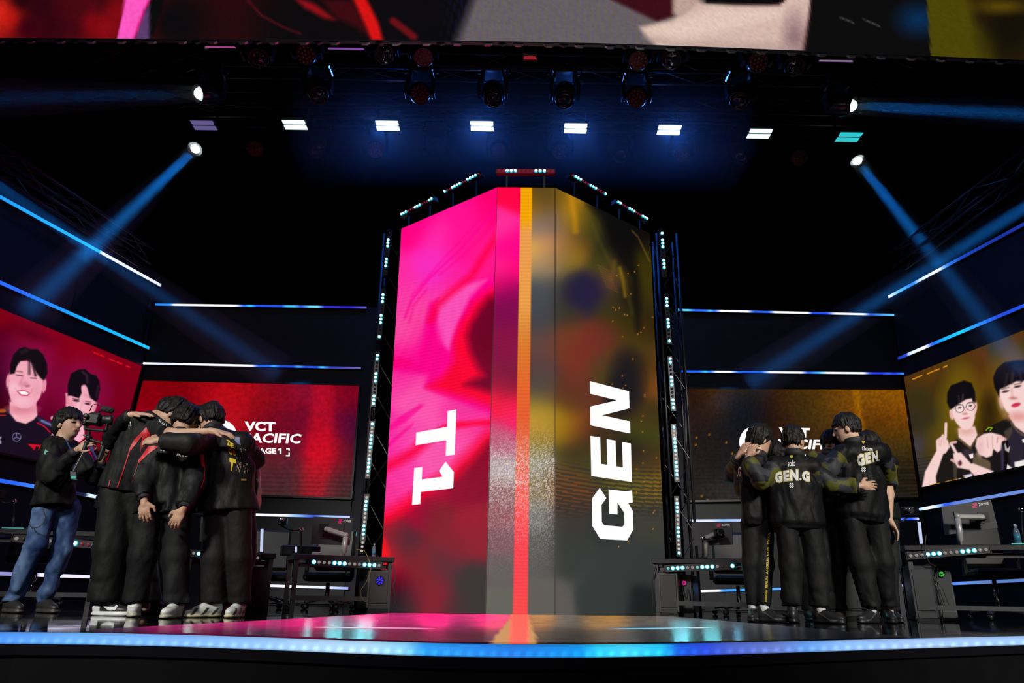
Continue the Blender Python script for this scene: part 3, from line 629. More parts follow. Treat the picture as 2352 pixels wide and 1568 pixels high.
# -------------------------------------------------------------- side screens with portraits
def left_portraits(x, y):
    # photo crop frame: 4.9 units per pixel from (0,780)
    u, v = x * 4.9, (y - 780) * 4.9
    p = Paint(u, v)
    p.field([(0, -300, '800014'), (0, 0, '5a0020'), (60, 250, '3a0018'), (20, 450, '280010'), (600, 100, '80001c'), (620, 500, '70001c'), (900, 100, '8a0018'), (1250, 100, '880018'), (1450, 300, '800018'), (1300, 600, '78001c'), (1250, 900, '70001c'), (1200, 1300, '780018'), (1180, 1500, 'a00020'), (550, 900, '640028'), (300, -100, '780018'), (700, -200, '900020'), (1100, -50, '8c0018')], 3, 4000)
    p.ell(330, 350, 300, 360, '90105a', soft=0.5, op=0.7); p.ell(940, 600, 260, 330, '90105a', soft=0.5, op=0.7)
    for a in range(0, 900, 34): p.line([(-10, -400 + a), (1700, -400 + a + 660)], 6, '50000f', 6, 0.10)
    p.ell(360, -60, 200, 60, '4a0010', ang=20, soft=0.8, op=0.5)
    for (a, b, c) in ((1062, 145, 8), (1085, 153, 8), (1105, 161, 8), (1150, 180, 40), (1250, 225, 36), (1290, 240, 10), (1335, 258, 36), (1368, 270, 9), (1440, 300, 34)):
        p.line([(a - c / 2, b - c * .2), (a + c / 2, b + c * .2)], 12, 'ff1420', 4)
    SK, SK2, SH = 'f2a8b8', 'e890a4', 'c86880'
    # --- second player (behind)
    p.poly([(560, 1150), (640, 960), (760, 1000), (840, 1180), (1000, 1150), (1100, 1380), (1060, 1400), (980, 1180), (900, 1500), (560, 1400)], '2a1030', 8)
    p.line([(1010, 1180), (1100, 1330)], 40, '484078', 8); p.line([(985, 1200), (1060, 1390)], 14, 'e01050', 6)
    p.poly([(570, 1000), (640, 1000), (700, 1080), (620, 1120), (575, 1090)], 'f0a8c0', 8)
    p.line([(590, 880), (650, 905), (700, 960)], 40, 'f8b0c0', 8); p.line([(660, 850), (700, 900)], 38, 'f4a8bc', 8)
    p.poly([(830, 1000), (950, 960), (950, 1100), (900, 1150), (840, 1150)], 'f4b0c4', 8)
    p.ell(912, 700, 168, 250, SK, ang=8, soft=0.05); p.poly([(735, 600), (770, 600), (790, 760), (750, 750)], SK2, 6); p.poly([(1060, 700), (1098, 710), (1070, 800), (1040, 820)], SK2, 6)
    p.ell(900, 770, 60, 90, 'f8c0cc', ang=8, soft=0.6, op=0.8); p.ell(800, 760, 50, 110, 'e88ca0', soft=0.6, op=0.5)
    p.poly([(760, 630), (762, 500), (800, 380), (880, 335), (960, 328), (1010, 380), (1080, 400), (1120, 470), (1128, 560), (1100, 680), (1080, 700), (1010, 650), (985, 560), (960, 510), (918, 520), (920, 600), (890, 660), (800, 630)], '120a14', 7)
    p.line([(930, 360), (975, 400), (985, 480)], 20, '4a3040', 14, 0.7); p.line([(1105, 520), (1085, 640)], 20, '3a2840', 14, 0.6)
    p.ell(952, 560, 32, 52, SK, ang=-15, soft=0.3); p.line([(960, 620), (1000, 640)], 30, 'd890a4', 14, 0.6)
    p.ell(858, 685, 36, 13, '402030', ang=8, soft=0.4); p.ell(985, 720, 32, 12, '402030', ang=8, soft=0.4); p.line([(820, 660), (890, 672)], 7, '502838', 5); p.line([(960, 690), (1020, 700)], 7, '502838', 5)
    p.line([(930, 690), (905, 790)], 12, 'd88098', 14, 0.6); p.ell(905, 815, 40, 10, 'd07890', soft=0.6); p.ell(900, 880, 60, 12, 'd05878', soft=0.5)
    # --- first player, smiling
    p.poly([(-420, 1400), (-380, 1000), (-250, 860), (-20, 790), (60, 772), (130, 800), (280, 880), (420, 850), (520, 900), (620, 1000), (560, 1100), (480, 1400), (300, 1420), (-20, 1400)], '1a0f1e', 8)
    p.poly([(410, 860), (600, 940), (600, 1000), (440, 930)], '2c2848', 6); p.line([(470, 910), (590, 965)], 22, '8088c8', 8, 0.8); p.line([(420, 935), (500, 975), (565, 1040)], 12, 'e01830', 5)
    p.line([(-10, 800), (45, 800)], 40, 'd05818', 8, 0.8); p.line([(-10, 850), (60, 850)], 10, 'e01830', 4)
    p.poly([(110, 700), (110, 820), (180, 915), (290, 945), (380, 900), (420, 850), (405, 690)], SK, 8)
    p.ell(250, 780, 150, 50, 'd87c8c', soft=0.6, op=0.75); p.poly([(110, 830), (290, 900), (410, 850), (290, 945), (190, 915)], 'f8b8c0', 10, 0.7)
    p.poly([(95, 480), (110, 360), (200, 240), (380, 240), (480, 420), (490, 520), (450, 650), (400, 720), (310, 775), (220, 770), (130, 700), (100, 600)], SK, 8)
    p.ell(90, 460, 20, 75, SK2, ang=6, soft=0.2); p.ell(498, 520, 22, 78, SK2, ang=8, soft=0.2)
    p.ell(240, 690, 100, 50, 'f8bcc8', soft=0.6, op=0.8); p.ell(160, 540, 60, 50, 'fac4cc', soft=0.7, op=0.8); p.ell(410, 570, 40, 70, 'e49aac', soft=0.7, op=0.6)
    p.poly([(112, 390), (115, 280), (150, 170), (220, 95), (280, 80), (340, 105), (420, 105), (490, 170), (530, 270), (535, 380), (500, 450), (470, 445), (430, 400), (350, 260), (300, 225), (230, 240), (190, 300), (165, 380)], '140c12', 8)
    p.line([(330, 240), (330, 380)], 26, '3a242e', 16, 0.9); p.line([(370, 280), (400, 400)], 26, '2a1a22', 12); p.line([(240, 140), (300, 120)], 30, '2c2028', 24, 0.8)
    p.line([(180, 395), (250, 405)], 9, '3a1a24', 6); p.line([(345, 430), (410, 435)], 9, '3a1a24', 6); p.line([(190, 355), (250, 360)], 12, '6a3844', 8, 0.7)
    p.ell(270, 500, 55, 28, 'd88898', soft=0.6, op=0.8); p.line([(265, 400), (230, 480)], 16, 'cc7488', 14, 0.6); p.ell(310, 520, 26, 12, 'b86078', soft=0.6)
    p.poly([(190, 575), (260, 562), (345, 600), (310, 635), (240, 630), (205, 600)], 'c0385c', 6); p.poly([(205, 580), (265, 575), (330, 602), (300, 622), (240, 615)], 'fff4f4', 5)
    p.line([(190, 580), (170, 540)], 8, 'd07888', 6, 0.6); p.line([(350, 600), (365, 545)], 8, 'd07888', 6, 0.6)
    # shirt marks
    for r in (50,):
        d = np.abs(np.hypot(u - 187, v - 1095) - 46); p.mix(sm(d - 3.5, 3), '7a78a8')
    for a in (-90, 30, 150): p.line([(187, 1095), (187 + 40 * math.cos(math.radians(a)), 1095 + 40 * math.sin(math.radians(a)))], 8, '7a78a8', 3)
    p.poly([(310, 1172), (475, 1185), (455, 1240), (430, 1240), (445, 1205), (405, 1200), (385, 1245), (360, 1215)], 'e01428', 4); p.line([(418, 1195), (392, 1250)], 5, '1a0f1e', 3)
    p.poly([(-10, 1090), (14, 1090), (14, 1110), (-2, 1120), (14, 1140), (14, 1170), (-10, 1170)], '9890b0', 5)
    k = np.clip((v - 1150) / 250, 0, 1); p.mix(k * 0.35, '120a18')
    return p.c
sLW, PLW = wall_screen('led_screen', [(-330, 572), (328, 838.5), (258, 1094), (-330, 972)], PL, NL, left_portraits, 2.0, 'dark red LED screen on the left wall with two player portraits')
def right_portraits(x, y):
    u, v = (x - 2060) * 4.02, (y - 740) * 4.02
    p = Paint(u, v)
    p.field([(60, 500, '5a3410'), (150, 480, '5c3c14'), (300, 480, '6a4010'), (400, 600, '4c3810'), (200, 700, '403818'), (160, 900, '3c3420'), (300, 900, '42381c'), (180, 1150, '50484c'), (250, 1350, '484040'), (400, 1000, '5a4a10'), (330, 1200, '504018'), (600, 450, '6a4c10'), (800, 300, '743c10'), (900, 260, '3c4848'), (1000, 200, '4a4418'), (1100, 120, '704010'), (1200, 250, '484010'), (820, 600, '603414'), (850, 760, '382008'), (850, 850, '3a2408'), (780, 480, '6a3c10'), (230, 1480, '282420'), (1500, 0, '604010'), (1500, 800, '503c10')], 3, 3000)
    p.c *= 0.82; p.ell(600, 760, 200, 300, '7a6408', soft=0.4, op=0.75); p.ell(1080, 620, 240, 350, '7a6008', soft=0.4, op=0.75); p.ell(850, 800, 60, 130, '30200a', soft=0.8, op=0.9)
    p.ell(430, 1100, 110, 150, '6a5410', soft=0.8, op=0.6)
    for (a, b, c) in ((152, 522, 8), (170, 517, 8), (184, 510, 10), (215, 497, 28), (298, 468, 30), (328, 455, 9), (358, 443, 30), (387, 432, 9), (446, 408, 30)):
        p.line([(a - c / 2, b + c * .2), (a + c / 2, b - c * .2)], 10, 'f0a020', 4)
    for i in range(9): p.line([(170, 1262 + i * 30), (330, 1240 + i * 30)], 4, '18120c', 4, 0.7)
    SK, SK2 = 'f4d0cc', 'e8b0ac'
    # --- player with glasses
    p.poly([(360, 1480), (400, 1270), (460, 1170), (560, 1070), (640, 1140), (700, 1150), (760, 1040), (820, 1060), (900, 1200), (960, 1380), (700, 1440), (420, 1500)], '1c1816', 7)
    p.poly([(700, 1240), (760, 1180), (870, 1300), (860, 1390), (760, 1400), (700, 1330)], '6a5840', 10, 0.9); p.poly([(520, 1300), (560, 1290), (550, 1450), (525, 1450)], '4c4238', 8, 0.8)
    p.poly([(610, 1170), (700, 1170), (720, 1240), (620, 1260)], '38303c', 12, 0.8)
    p.poly([(565, 980), (720, 960), (745, 1040), (680, 1150), (570, 1060)], SK, 7); p.ell(640, 1000, 70, 40, 'd89888', soft=0.6, op=0.6)
    p.line([(560, 1070), (680, 1165), (760, 1030)], 12, '5c4834', 5)
    p.ell(505, 850, 20, 50, SK2, ang=-8, soft=0.2); p.ell(727, 790, 14, 55, SK2, ang=5, soft=0.2)
    p.poly([(510, 800), (530, 720), (720, 700), (722, 880), (700, 960), (650, 995), (600, 985), (550, 930), (522, 880)], SK, 7)
    p.ell(600, 800, 70, 60, 'fae0dc', soft=0.7, op=0.6)
    p.poly([(490, 805), (462, 740), (465, 650), (500, 580), (560, 560), (620, 535), (690, 560), (722, 640), (728, 740), (700, 735), (690, 700), (640, 710), (600, 735), (560, 760), (520, 790)], '100c12', 7)
    p.line([(570, 680), (575, 740)], 14, '4a383c', 8, 0.6); p.line([(610, 670), (605, 720)], 14, '7a5c5c', 8, 0.5)
    for (cx, cy) in ((580, 795), (680, 775)):
        d = np.abs(np.hypot((u - cx) / 1.05, v - cy) - 38); p.mix(sm(d - 2.5, 2.5), '28222a'); p.ell(cx, cy - 5, 16, 7, '302028', ang=-8, soft=0.4); p.line([(cx - 24, cy - 28), (cx + 24, cy - 34)], 7, '3a2a2c', 5, 0.7)
    p.line([(617, 785), (643, 780)], 4, '28222a', 2); p.line([(512, 790), (545, 800)], 4, '28222a', 2); p.line([(632, 790), (640, 840)], 14, 'e0a8a4', 10, 0.6); p.ell(628, 845, 24, 9, 'c88884', soft=0.6)
    p.ell(638, 885, 34, 9, 'd0607c', ang=-10, soft=0.5)
    p.poly([(232, 1530), (260, 1380), (340, 1230), (370, 1180), (430, 1210), (400, 1300), (360, 1420), (365, 1500)], SK, 7)
    p.poly([(365, 1180), (362, 1090), (400, 1060), (430, 1040), (470, 1090), (490, 1150), (450, 1210), (390, 1220)], SK, 7); p.line([(453, 935), (450, 1060)], 24, SK, 6); p.line([(425, 1045), (436, 1120)], 24, 'f0c4c0', 6); p.line([(385, 1085), (400, 1135)], 26, 'eebcb8', 6); p.line([(412, 1070), (412, 1130)], 3, 'c89090', 3)
    p.poly([(640, 1330), (700, 1300), (900, 1378), (860, 1400), (720, 1420)], SK, 7); p.poly([(520, 1210), (590, 1200), (700, 1320), (660, 1360), (560, 1340), (525, 1270)], SK, 7); p.line([(500, 1120), (550, 1210)], 26, SK, 6); p.line([(505, 1112), (545, 1105)], 22, SK2, 6); p.ell(582, 1300, 18, 24, '602838', soft=0.4); p.line([(505, 1270), (540, 1290)], 22, SK2, 6)
    p.poly([(665, 1220), (705, 1210), (705, 1250), (680, 1258)], 'f4e8e8', 4)
    # --- big player pointing
    p.poly([(800, 1010), (880, 950), (1010, 890), (1180, 960), (1300, 960), (1420, 880), (1560, 940), (1680, 1060), (1760, 1400), (900, 1400), (860, 1280), (780, 1250)], '181514', 7)
    p.poly([(1000, 1000), (1090, 960), (1180, 1040), (1180, 1340), (1050, 1340)], '30283c', 20, 0.7); p.poly([(990, 1010), (1060, 960), (1070, 1010), (1010, 1120)], '4c4236', 8, 0.8); p.line([(970, 1150), (980, 1370)], 26, '3c3458', 10, 0.8); p.line([(1010, 1100), (1010, 1370)], 30, '0c0a0c', 8)
    p.line([(825, 995), (850, 970), (880, 975), (860, 1000)], 8, '98d010', 3); p.poly([(995, 1110), (1020, 1170), (1045, 1140), (1035, 1200), (1000, 1180)], 'c8bcb4', 4)
    p.poly([(1030, 860), (1090, 960), (1200, 1040), (1330, 1000), (1410, 900), (1400, 760), (1100, 800)], SK, 7); p.line([(1055, 930), (1120, 1010), (1200, 1060), (1340, 1010), (1420, 890)], 18, '5c4a3c', 6)
    p.poly([(940, 660), (945, 580), (1060, 520), (1300, 500), (1390, 560), (1420, 680), (1380, 790), (1290, 860), (1170, 885), (1060, 870), (1010, 820), (960, 730)], SK, 8)
    p.ell(1010, 720, 60, 100, 'fadcd8', soft=0.7, op=0.6); p.ell(1120, 870, 100, 40, 'dc8c84', soft=0.7, op=0.7); p.ell(960, 740, 18, 60, SK2, ang=-15, soft=0.3, op=0.7)
    p.poly([(945, 690), (900, 600), (888, 510), (920, 430), (990, 370), (1100, 350), (1250, 350), (1370, 400), (1450, 500), (1455, 600), (1425, 660), (1390, 580), (1300, 540), (1180, 540), (1100, 545), (1050, 570), (990, 600), (950, 620)], '100c12', 8)
    p.line([(1020, 480), (1000, 590)], 22, '382a30', 12, 0.6); p.line([(1070, 470), (1060, 560)], 22, '4c383c', 12, 0.6); p.line([(1130, 450), (1150, 540)], 22, '241c22', 10); p.line([(1100, 420), (1174, 440)], 30, '3a3440', 30, 0.5)
    p.ell(1003, 638, 34, 10, '402a30', ang=-10, soft=0.4); p.ell(1115, 592, 34, 10, '402a30', ang=-12, soft=0.4); p.line([(970, 620), (1035, 600)], 9, '5c3c3c', 6, 0.8); p.line([(1085, 575), (1150, 560)], 9, '5c3c3c', 6, 0.8)
    p.line([(1060, 620), (1065, 690)], 18, 'dca09c', 12, 0.7); p.ell(1075, 700, 36, 14, 'c88480', soft=0.6); p.ell(1100, 762, 42, 20, 'd83858', ang=-15, soft=0.25); p.line([(1062, 768), (1135, 752)], 4, '8a1c38', 3)
    p.ell(1290, 560, 26, 9, '402a30', soft=0.4, op=0.0)
    p.poly([(725, 1140), (740, 1070), (800, 1030), (870, 1018), (960, 1040), (1000, 1070), (990, 1090), (970, 1100), (960, 1180), (930, 1200), (890, 1170), (880, 1230), (830, 1250), (760, 1220)], SK, 7)
    p.line([(830, 1060), (845, 1160)], 5, 'd09494', 5); p.line([(880, 1050), (885, 1160)], 5, 'd09494', 5); p.line([(930, 1060), (925, 1110)], 6, 'b87878', 5); p.ell(770, 1150, 30, 70, 'e4b4b4', soft=0.7, op=0.7); p.line([(940, 1060), (1000, 1080)], 26, 'f0b4b0', 8, 0.8)
    p.poly([(1085, 1290), (1300, 1240), (1300, 1300), (1090, 1350)], 'f0e8e8', 6); p.poly([(1020, 1310), (1070, 1350), (1010, 1370)], 'ece0e4', 5); p.poly([(1155, 1080), (1190, 1070), (1190, 1110), (1165, 1110)], 'f0e8e8', 4)
    for (a, b, c) in ((310, 1503, 8), (325, 1500, 8), (340, 1497, 8), (378, 1490, 28), (465, 1470, 30), (497, 1465, 8), (535, 1456, 36), (625, 1438, 30)): p.line([(a - c / 2, b + c * .15), (a + c / 2, b - c * .15)], 11, 'd89820', 4)
    p.poly([(610, 1415), (690, 1395), (700, 1425), (640, 1440)], 'dcd0e0', 6); p.poly([(565, 1445), (595, 1440), (595, 1458), (568, 1462)], 'f0e8e8', 4)
    return p.c
sRW, PRW = wall_screen('led_screen', [(2074.5, 864.5), (2660, 635), (2660, 1007), (2114, 1121.5)], PR, NR, right_portraits, 1.9, 'amber brown LED screen on the right wall with two player portraits')

# -------------------------------------------------------------- grey skirting panels under the back screens
for nm, a, b in (('trim_3', (575, 1139), (806, 1180)), ('trim_4', (1579, 1153), (2110, 1190))):
    A, B = onpl(*a, PB, NB), onpl(*b, PB, NB)
    o = slab(nm, (A.x, YB - 0.03, 0), (B.x, YB - 0.03, 0), 0.02, A.z - 0.03, NB, M_GREYPANEL, 0.03)

# -------------------------------------------------------------- LED strips on the walls
def strip(px0, px1, P, n, stops, h_px, label, glow=1.15, nseg=90):
    h_px = h_px * 0.85
    P2 = P + Vector(n) * 0.05
    A, B = onpl(*px0, P2, n), onpl(*px1, P2, n); nn = Vector(n)
    e = empty('wall_strip_light', A, label, 'light strip', 'strip lights on the stage walls')
    mb = MB(); mb.bar(A - nn * 0.03, B - nn * 0.03, 0.05, h_px * 1.25, up=(0, 0, 1)); mb.build('channel', M_BLACKMETAL, e)
    V, C = [], []; d = (B - A); up = nn.cross(d).normalized(); up = up if up.z > 0 else -up
    xs = [s[0] for s in stops]; cs = [hexc(s[1]) for s in stops]
    for k in range(nseg + 1):
        t = k / nseg; p = A + d * t; c = nlin(np.array([np.interp(t, xs, [q[j] for q in cs]) for j in range(3)])) * glow
        for a, bz in ((-0.5, 0), (-0.25, 0.012), (0.25, 0.012), (0.5, 0)): V.append(p + up * h_px * a + nn * bz); C.append(c)
    np_mesh('diffuser', np.array([list(q) for q in V]), grid_faces(nseg + 1, 4), screen_mat('strip_light', 1.05), e, np.array(C), 'picture')
W_, B_, C_ = 'f0f4ff', '2058f0', '20b0ff'
strip((-300, 286), (369, 655), PL, NL, [(0, '2060ff'), (0.45, '20a0ff'), (0.715, '28b4ff'), (0.72, 'e8f0ff'), (1, 'dfe4ff')], 0.062, 'topmost blue and white strip light on the left wall')
strip((-300, 516), (342, 799), PL, NL, [(0, '2050ff'), (0.46, '2868ff'), (0.65, '18a0ff'), (1, '20b8ff')], 0.062, 'blue strip light on the left wall just above the portrait screen')
strip((-300, 1053), (222, 1140.5), PL, NL, [(0, '2050e0'), (0.57, '2860e8'), (0.75, '58a0f0'), (0.76, '181c38'), (0.93, '181c38'), (0.95, 'd8e8ff'), (1, 'c8e0ff')], 0.06, 'blue strip light on the left wall just below the portrait screen')
strip((-300, 1306), (230, 1325), PL, NL, [(0, 'a0a0e0'), (0.66, '8080c0'), (0.67, 'e8e4ff'), (1, 'dcd4f8')], 0.055, 'lowest pale strip light on the left wall behind the cameraman')
strip((357, 699), (842, 706), PB, NB, [(0, '2080f0'), (.07, '3090ff'), (.09, W_), (.38, W_), (.42, '2060e0'), (.45, '40c8ff'), (.48, '2050e0'), (.60, '2050e0'), (.62, '38b8ff'), (.66, '40c0ff'), (.69, '2048d8'), (.73, '58d0ff'), (.77, '70d8ff'), (.8, '2828c8'), (.92, '3020c0'), (1, '6060c0')], 0.045, 'topmost strip light on the back wall left of the tower')
strip((329, 834), (829, 845), PB, NB, [(0, W_), (.1, 'd8d8ff'), (.2, W_), (.5, W_), (.53, '2058e0'), (.58, '2860e8'), (.6, '40a8ff'), (.63, '2048d0'), (.69, '2048d0'), (.715, '40b0ff'), (.74, '2048d0'), (.8, '2050d8'), (.82, '48c0ff'), (.86, '3040b0'), (.95, '5850a0'), (1, '6860a8')], 0.042, 'strip light just above the red screen with league lettering')
strip((566, 1181), (804, 1187.5), PB, NB, [(0, W_), (.35, W_), (.5, '80b0e8'), (.65, '2848c0'), (.75, '90b0f0'), (1, 'b8c0e8')], 0.045, 'strip light just below the red screen with league lettering')
strip((560, 1342.5), (800, 1350.5), PB, NB, [(0, 'd8dcff'), (.5, W_), (.8, 'd0dcff'), (1, '90a0e0')], 0.042, 'lowest strip light on the back wall under the left desks')
strip((1557, 711.5), (2053, 723), PB, NB, [(0, '40b8ff'), (.05, '60d0ff'), (.07, '2060e8'), (.13, '2868f0'), (.15, '50c0ff'), (.17, '2858e0'), (.2, W_), (.32, W_), (.35, '2058e0'), (.42, '2058e0'), (.45, W_), (.6, W_), (.62, '2048d0'), (.69, '2050e0'), (.73, W_), (.86, W_), (.89, '2050e0'), (.95, '40a8ff'), (1, '60c0ff')], 0.045, 'topmost strip light on the back wall right of the tower')
strip((1564, 852.5), (2075, 857.5), PB, NB, [(0, '2060e8'), (.08, '2060e8'), (.11, '48c0ff'), (.13, '2068e8'), (.16, W_), (.22, W_), (.26, '2060e0'), (.36, '2060e0'), (.4, W_), (.54, W_), (.57, '2050d8'), (.62, '48b8ff'), (.66, W_), (.82, W_), (.85, '2040e0'), (.9, '2030e0'), (.93, '3060ff'), (.96, '2030e0'), (1, '4090ff')], 0.042, 'strip light just above the amber screen with league lettering')
strip((1579, 1195.5), (2110, 1191), PB, NB, [(0, 'c8d0f8'), (.1, 'd8e0ff'), (.15, '80b0f0'), (.22, 'b0c0ff'), (.6, '6090e0'), (.9, 'd0d8ff'), (.93, '3058e8'), (.97, '2850e0'), (1, 'c0d0ff')], 0.045, 'strip light just below the amber screen with league lettering')
strip((1580, 1358), (2115, 1343), PB, NB, [(0, W_), (.13, W_), (.15, '4090e8'), (.22, '3898f0'), (.4, '60a0e8'), (.62, W_), (.7, 'e0e8ff'), (.9, '9098e0'), (1, '6868c8')], 0.042, 'lowest strip light on the back wall under the right desks')
strip((2041, 681.5), (2700, 327), PR, NR, [(0, 'f0f8ff'), (.06, '58b8ff'), (.12, '2878f0'), (.16, 'd8e8ff'), (.24, W_), (.28, '3078e8'), (.34, '1840b0'), (.5, '182c90'), (1, '2050e0')], 0.062, 'topmost blue and white strip light on the right wall')
strip((2063, 823), (2700, 555), PR, NR, [(0, '1830a0'), (.045, '2848c8'), (.06, 'd0e0ff'), (.14, W_), (.17, '2058e8'), (.22, '18a0ff'), (.3, '20c8ff'), (.38, '2880f0'), (.45, '2048d0'), (1, '2050e0')], 0.062, 'blue strip light on the right wall just above the portrait screen')
strip((2102, 1171), (2700, 1067), PR, NR, [(0, '60a0f0'), (.05, 'e0ecff'), (.09, W_), (.13, '90b8f8'), (.16, '2050f0'), (.2, '5878d0'), (.3, '6884c8'), (1, '6080d0')], 0.055, 'blue strip light on the right wall just below the portrait screen')
strip((2120, 1343), (2700, 1316), PR, NR, [(0, '8078d0'), (.08, '6060c8'), (.09, '2858e0'), (.2, '6090e0'), (.3, '5878b8'), (1, '4868b0')], 0.05, 'lowest pale blue strip light on the right wall behind the desk')

# -------------------------------------------------------------- overhead curved LED screen
ov_px = [(-350, 86), (-150, 86.5), (0, 87), (300, 88.5), (600, 90), (900, 91.5), (1176, 93.5), (1350, 97), (1552, 104.5), (1850, 116), (2100, 127), (2352, 138), (2520, 146), (2700, 155)]
ZO = at(1176, 93.5, 6.5).z
OV = [atz(x, y, ZO) for x, y in ov_px]
for _ in range(2): OV = [OV[0]] + [(OV[i - 1] + OV[i] * 2 + OV[i + 1]) / 4 for i in range(1, len(OV) - 1)] + [OV[-1]]
ov = empty('overhead_led_screen', OV[6], 'huge overhead LED screen cut off by the top edge showing a folded arm', 'LED screen')
def over_paint(x, y):
    p = Paint(x, y)
    p.field([(-200, 40, '901010'), (0, 30, 'e02818'), (25, 40, 'c01810'), (60, 60, '300010'), (50, 0, '180408'), (90, 20, '2a0410'), (120, 60, '30040f'), (170, 60, '3a0612'), (185, 20, '400810'), (210, 50, '880812'), (240, 60, '8c0a14'), (230, 8, '40080f'), (265, 30, '800a12'), (400, 50, '0b0a0c'), (700, 60, '0c0a0c'), (980, 40, '0c0a0e'), (1000, 80, '0a0a0e')], 3, 300)
    p.poly([(1105, -50), (1035, 130), (1560, 150), (1700, -60)], '685f5c', 14)
    p.mix(sm(np.maximum(1040 - x, x - 1500), 40) * 0.16 * (np.sin(x * 0.7 + y * 1.3) > 0.5), '5040c0')
    p.poly([(343, -60), (395, -60), (345, 100), (300, 100)], '0b0a0c', 1); p.poly([(343, 10), (343, 100), (306, 100), (325, 40)], '5a3c6c', 4)
    p.poly([(296, -50), (362, -50), (343, 0), (327, 30), (306, 95), (269, 95)], 'ff58c4', 1.5); p.line([(345, -5), (328, 32), (306, 92)], 4, 'f01880', 3)
    p.line([(560, -10), (600, 35), (650, 62), (690, 78)], 3, '70121c', 3, 0.8)
    p.poly([(670, -10), (725, 10), (770, 45), (745, 42), (700, 18)], '901018', 6); p.poly([(740, 0), (810, 0), (860, 92), (815, 60), (770, 40)], '3c0a10', 8)
    p.poly([(808, -10), (838, -10), (868, 50), (880, 95), (855, 95), (840, 60)], 'd81414', 5); p.line([(903, 48), (950, 84)], 16, '681016', 4)
    p.poly([(1402, -2), (1560, -60), (1560, 0), (1548, 36), (1510, 50)], '3c0e16', 5)
    SK = 'd6b8ac'
    p.poly([(1470, 62), (1540, 48), (1570, 30), (1600, 0), (1615, 8), (1700, 12), (1790, 12), (1830, -40), (1862, -60), (1862, 5), (1858, 38), (1835, 150), (1560, 150), (1485, 85)], SK, 6)
    p.poly([(1545, -60), (1620, -60), (1600, 10), (1560, 40), (1545, 30)], 'bda096', 6); p.poly([(1610, -60), (1830, -60), (1800, 5), (1770, 11), (1620, 8)], '0c090a', 3)
    p.poly([(1480, 70), (1560, 95), (1700, 60), (1790, 40), (1800, 20), (1650, 18), (1560, 45)], 'e8cfc0', 12, 0.7); p.ell(1825, 90, 24, 50, '86666a', soft=0.7, op=0.8); p.poly([(1480, 85), (1560, 110), (1840, 130), (1835, 100), (1560, 95)], 'b09890', 10, 0.6)
    p.poly([(1864, -60), (2126, -60), (2150, 200), (1838, 200), (1860, 38)], '0d0c0d', 3); p.ell(2110, 45, 40, 30, '0a2c54', soft=0.8); p.line([(1930, 40), (1960, 52)], 2, '5a5450', 2); p.line([(1985, 45), (2020, 60)], 2, '5a5450', 2)
    p.poly([(2124, -60), (2800, -60), (2800, 220), (2146, 220)], '4a4408', 1.5); p.poly([(2210, -60), (2800, -60), (2800, 220), (2280, 220), (2290, 90), (2240, 50)], '2c2008', 14); p.ell(2320, 60, 60, 80, '161008', soft=0.6); p.ell(2300, 15, 50, 14, '564408', soft=0.8)
    p.c *= (0.94 + 0.10 * vnoise(x / 2.2, y / 2.2, 3))[..., None]
    return p.c
OP = along(OV, 560); rows = 56; Hs = 1.5
V = np.array([[(p.x, p.y, ZO + Hs * r / (rows - 1)) for r in range(rows)] for p in OP])
d = V - np.array(CAMP); pz = d @ np.array(FWD); PX = CX + F * (d @ np.array(RT)) / pz; PY = CY - F * (d @ np.array(UPV)) / pz
np_mesh('picture', V.reshape(-1, 3), grid_faces(len(OP), rows), screen_mat('led_picture', 1.0), ov, nlin(over_paint(PX, PY)).reshape(-1, 3), 'picture', smooth=False)
MB_r = MB()
for a, b in zip(OV, OV[1:]): MB_r.bar(a + Vector((0, 0.02, -0.010)), b + Vector((0, 0.02, -0.010)), 0.045, 0.018)
MB_r.build('bottom_rail', mat('rail_grey', (0.03, 0.03, 0.033), 0.5, metal=0.2), ov)
br0 = None
KP = along(OV, 44)
for i, p in enumerate(KP[1:-1]):
    mb = MB(); mb.poly([p + Vector((-0.06, 0.01, -0.018)), p + Vector((0.06, 0.01, -0.018)), p + Vector((0.03, 0.01, -0.04)), p + Vector((-0.03, 0.01, -0.04))], 0.03, (0, 1, 0))
    mb.build('clamp_bracket', mat('clamp_metal', (0.22, 0.2, 0.22), 0.35, metal=0.7), ov)
    if i % 2 == 0:
        q = p + Vector((0.16, 0, 0)); mb = MB(); mb.poly([q + Vector((-0.05, 0.01, -0.018)), q + Vector((0.05, 0.01, -0.018)), q + Vector((0, 0.01, -0.045))], 0.03, (0, 1, 0)); mb.build('corner_clip', M_BLACKMETAL, ov)
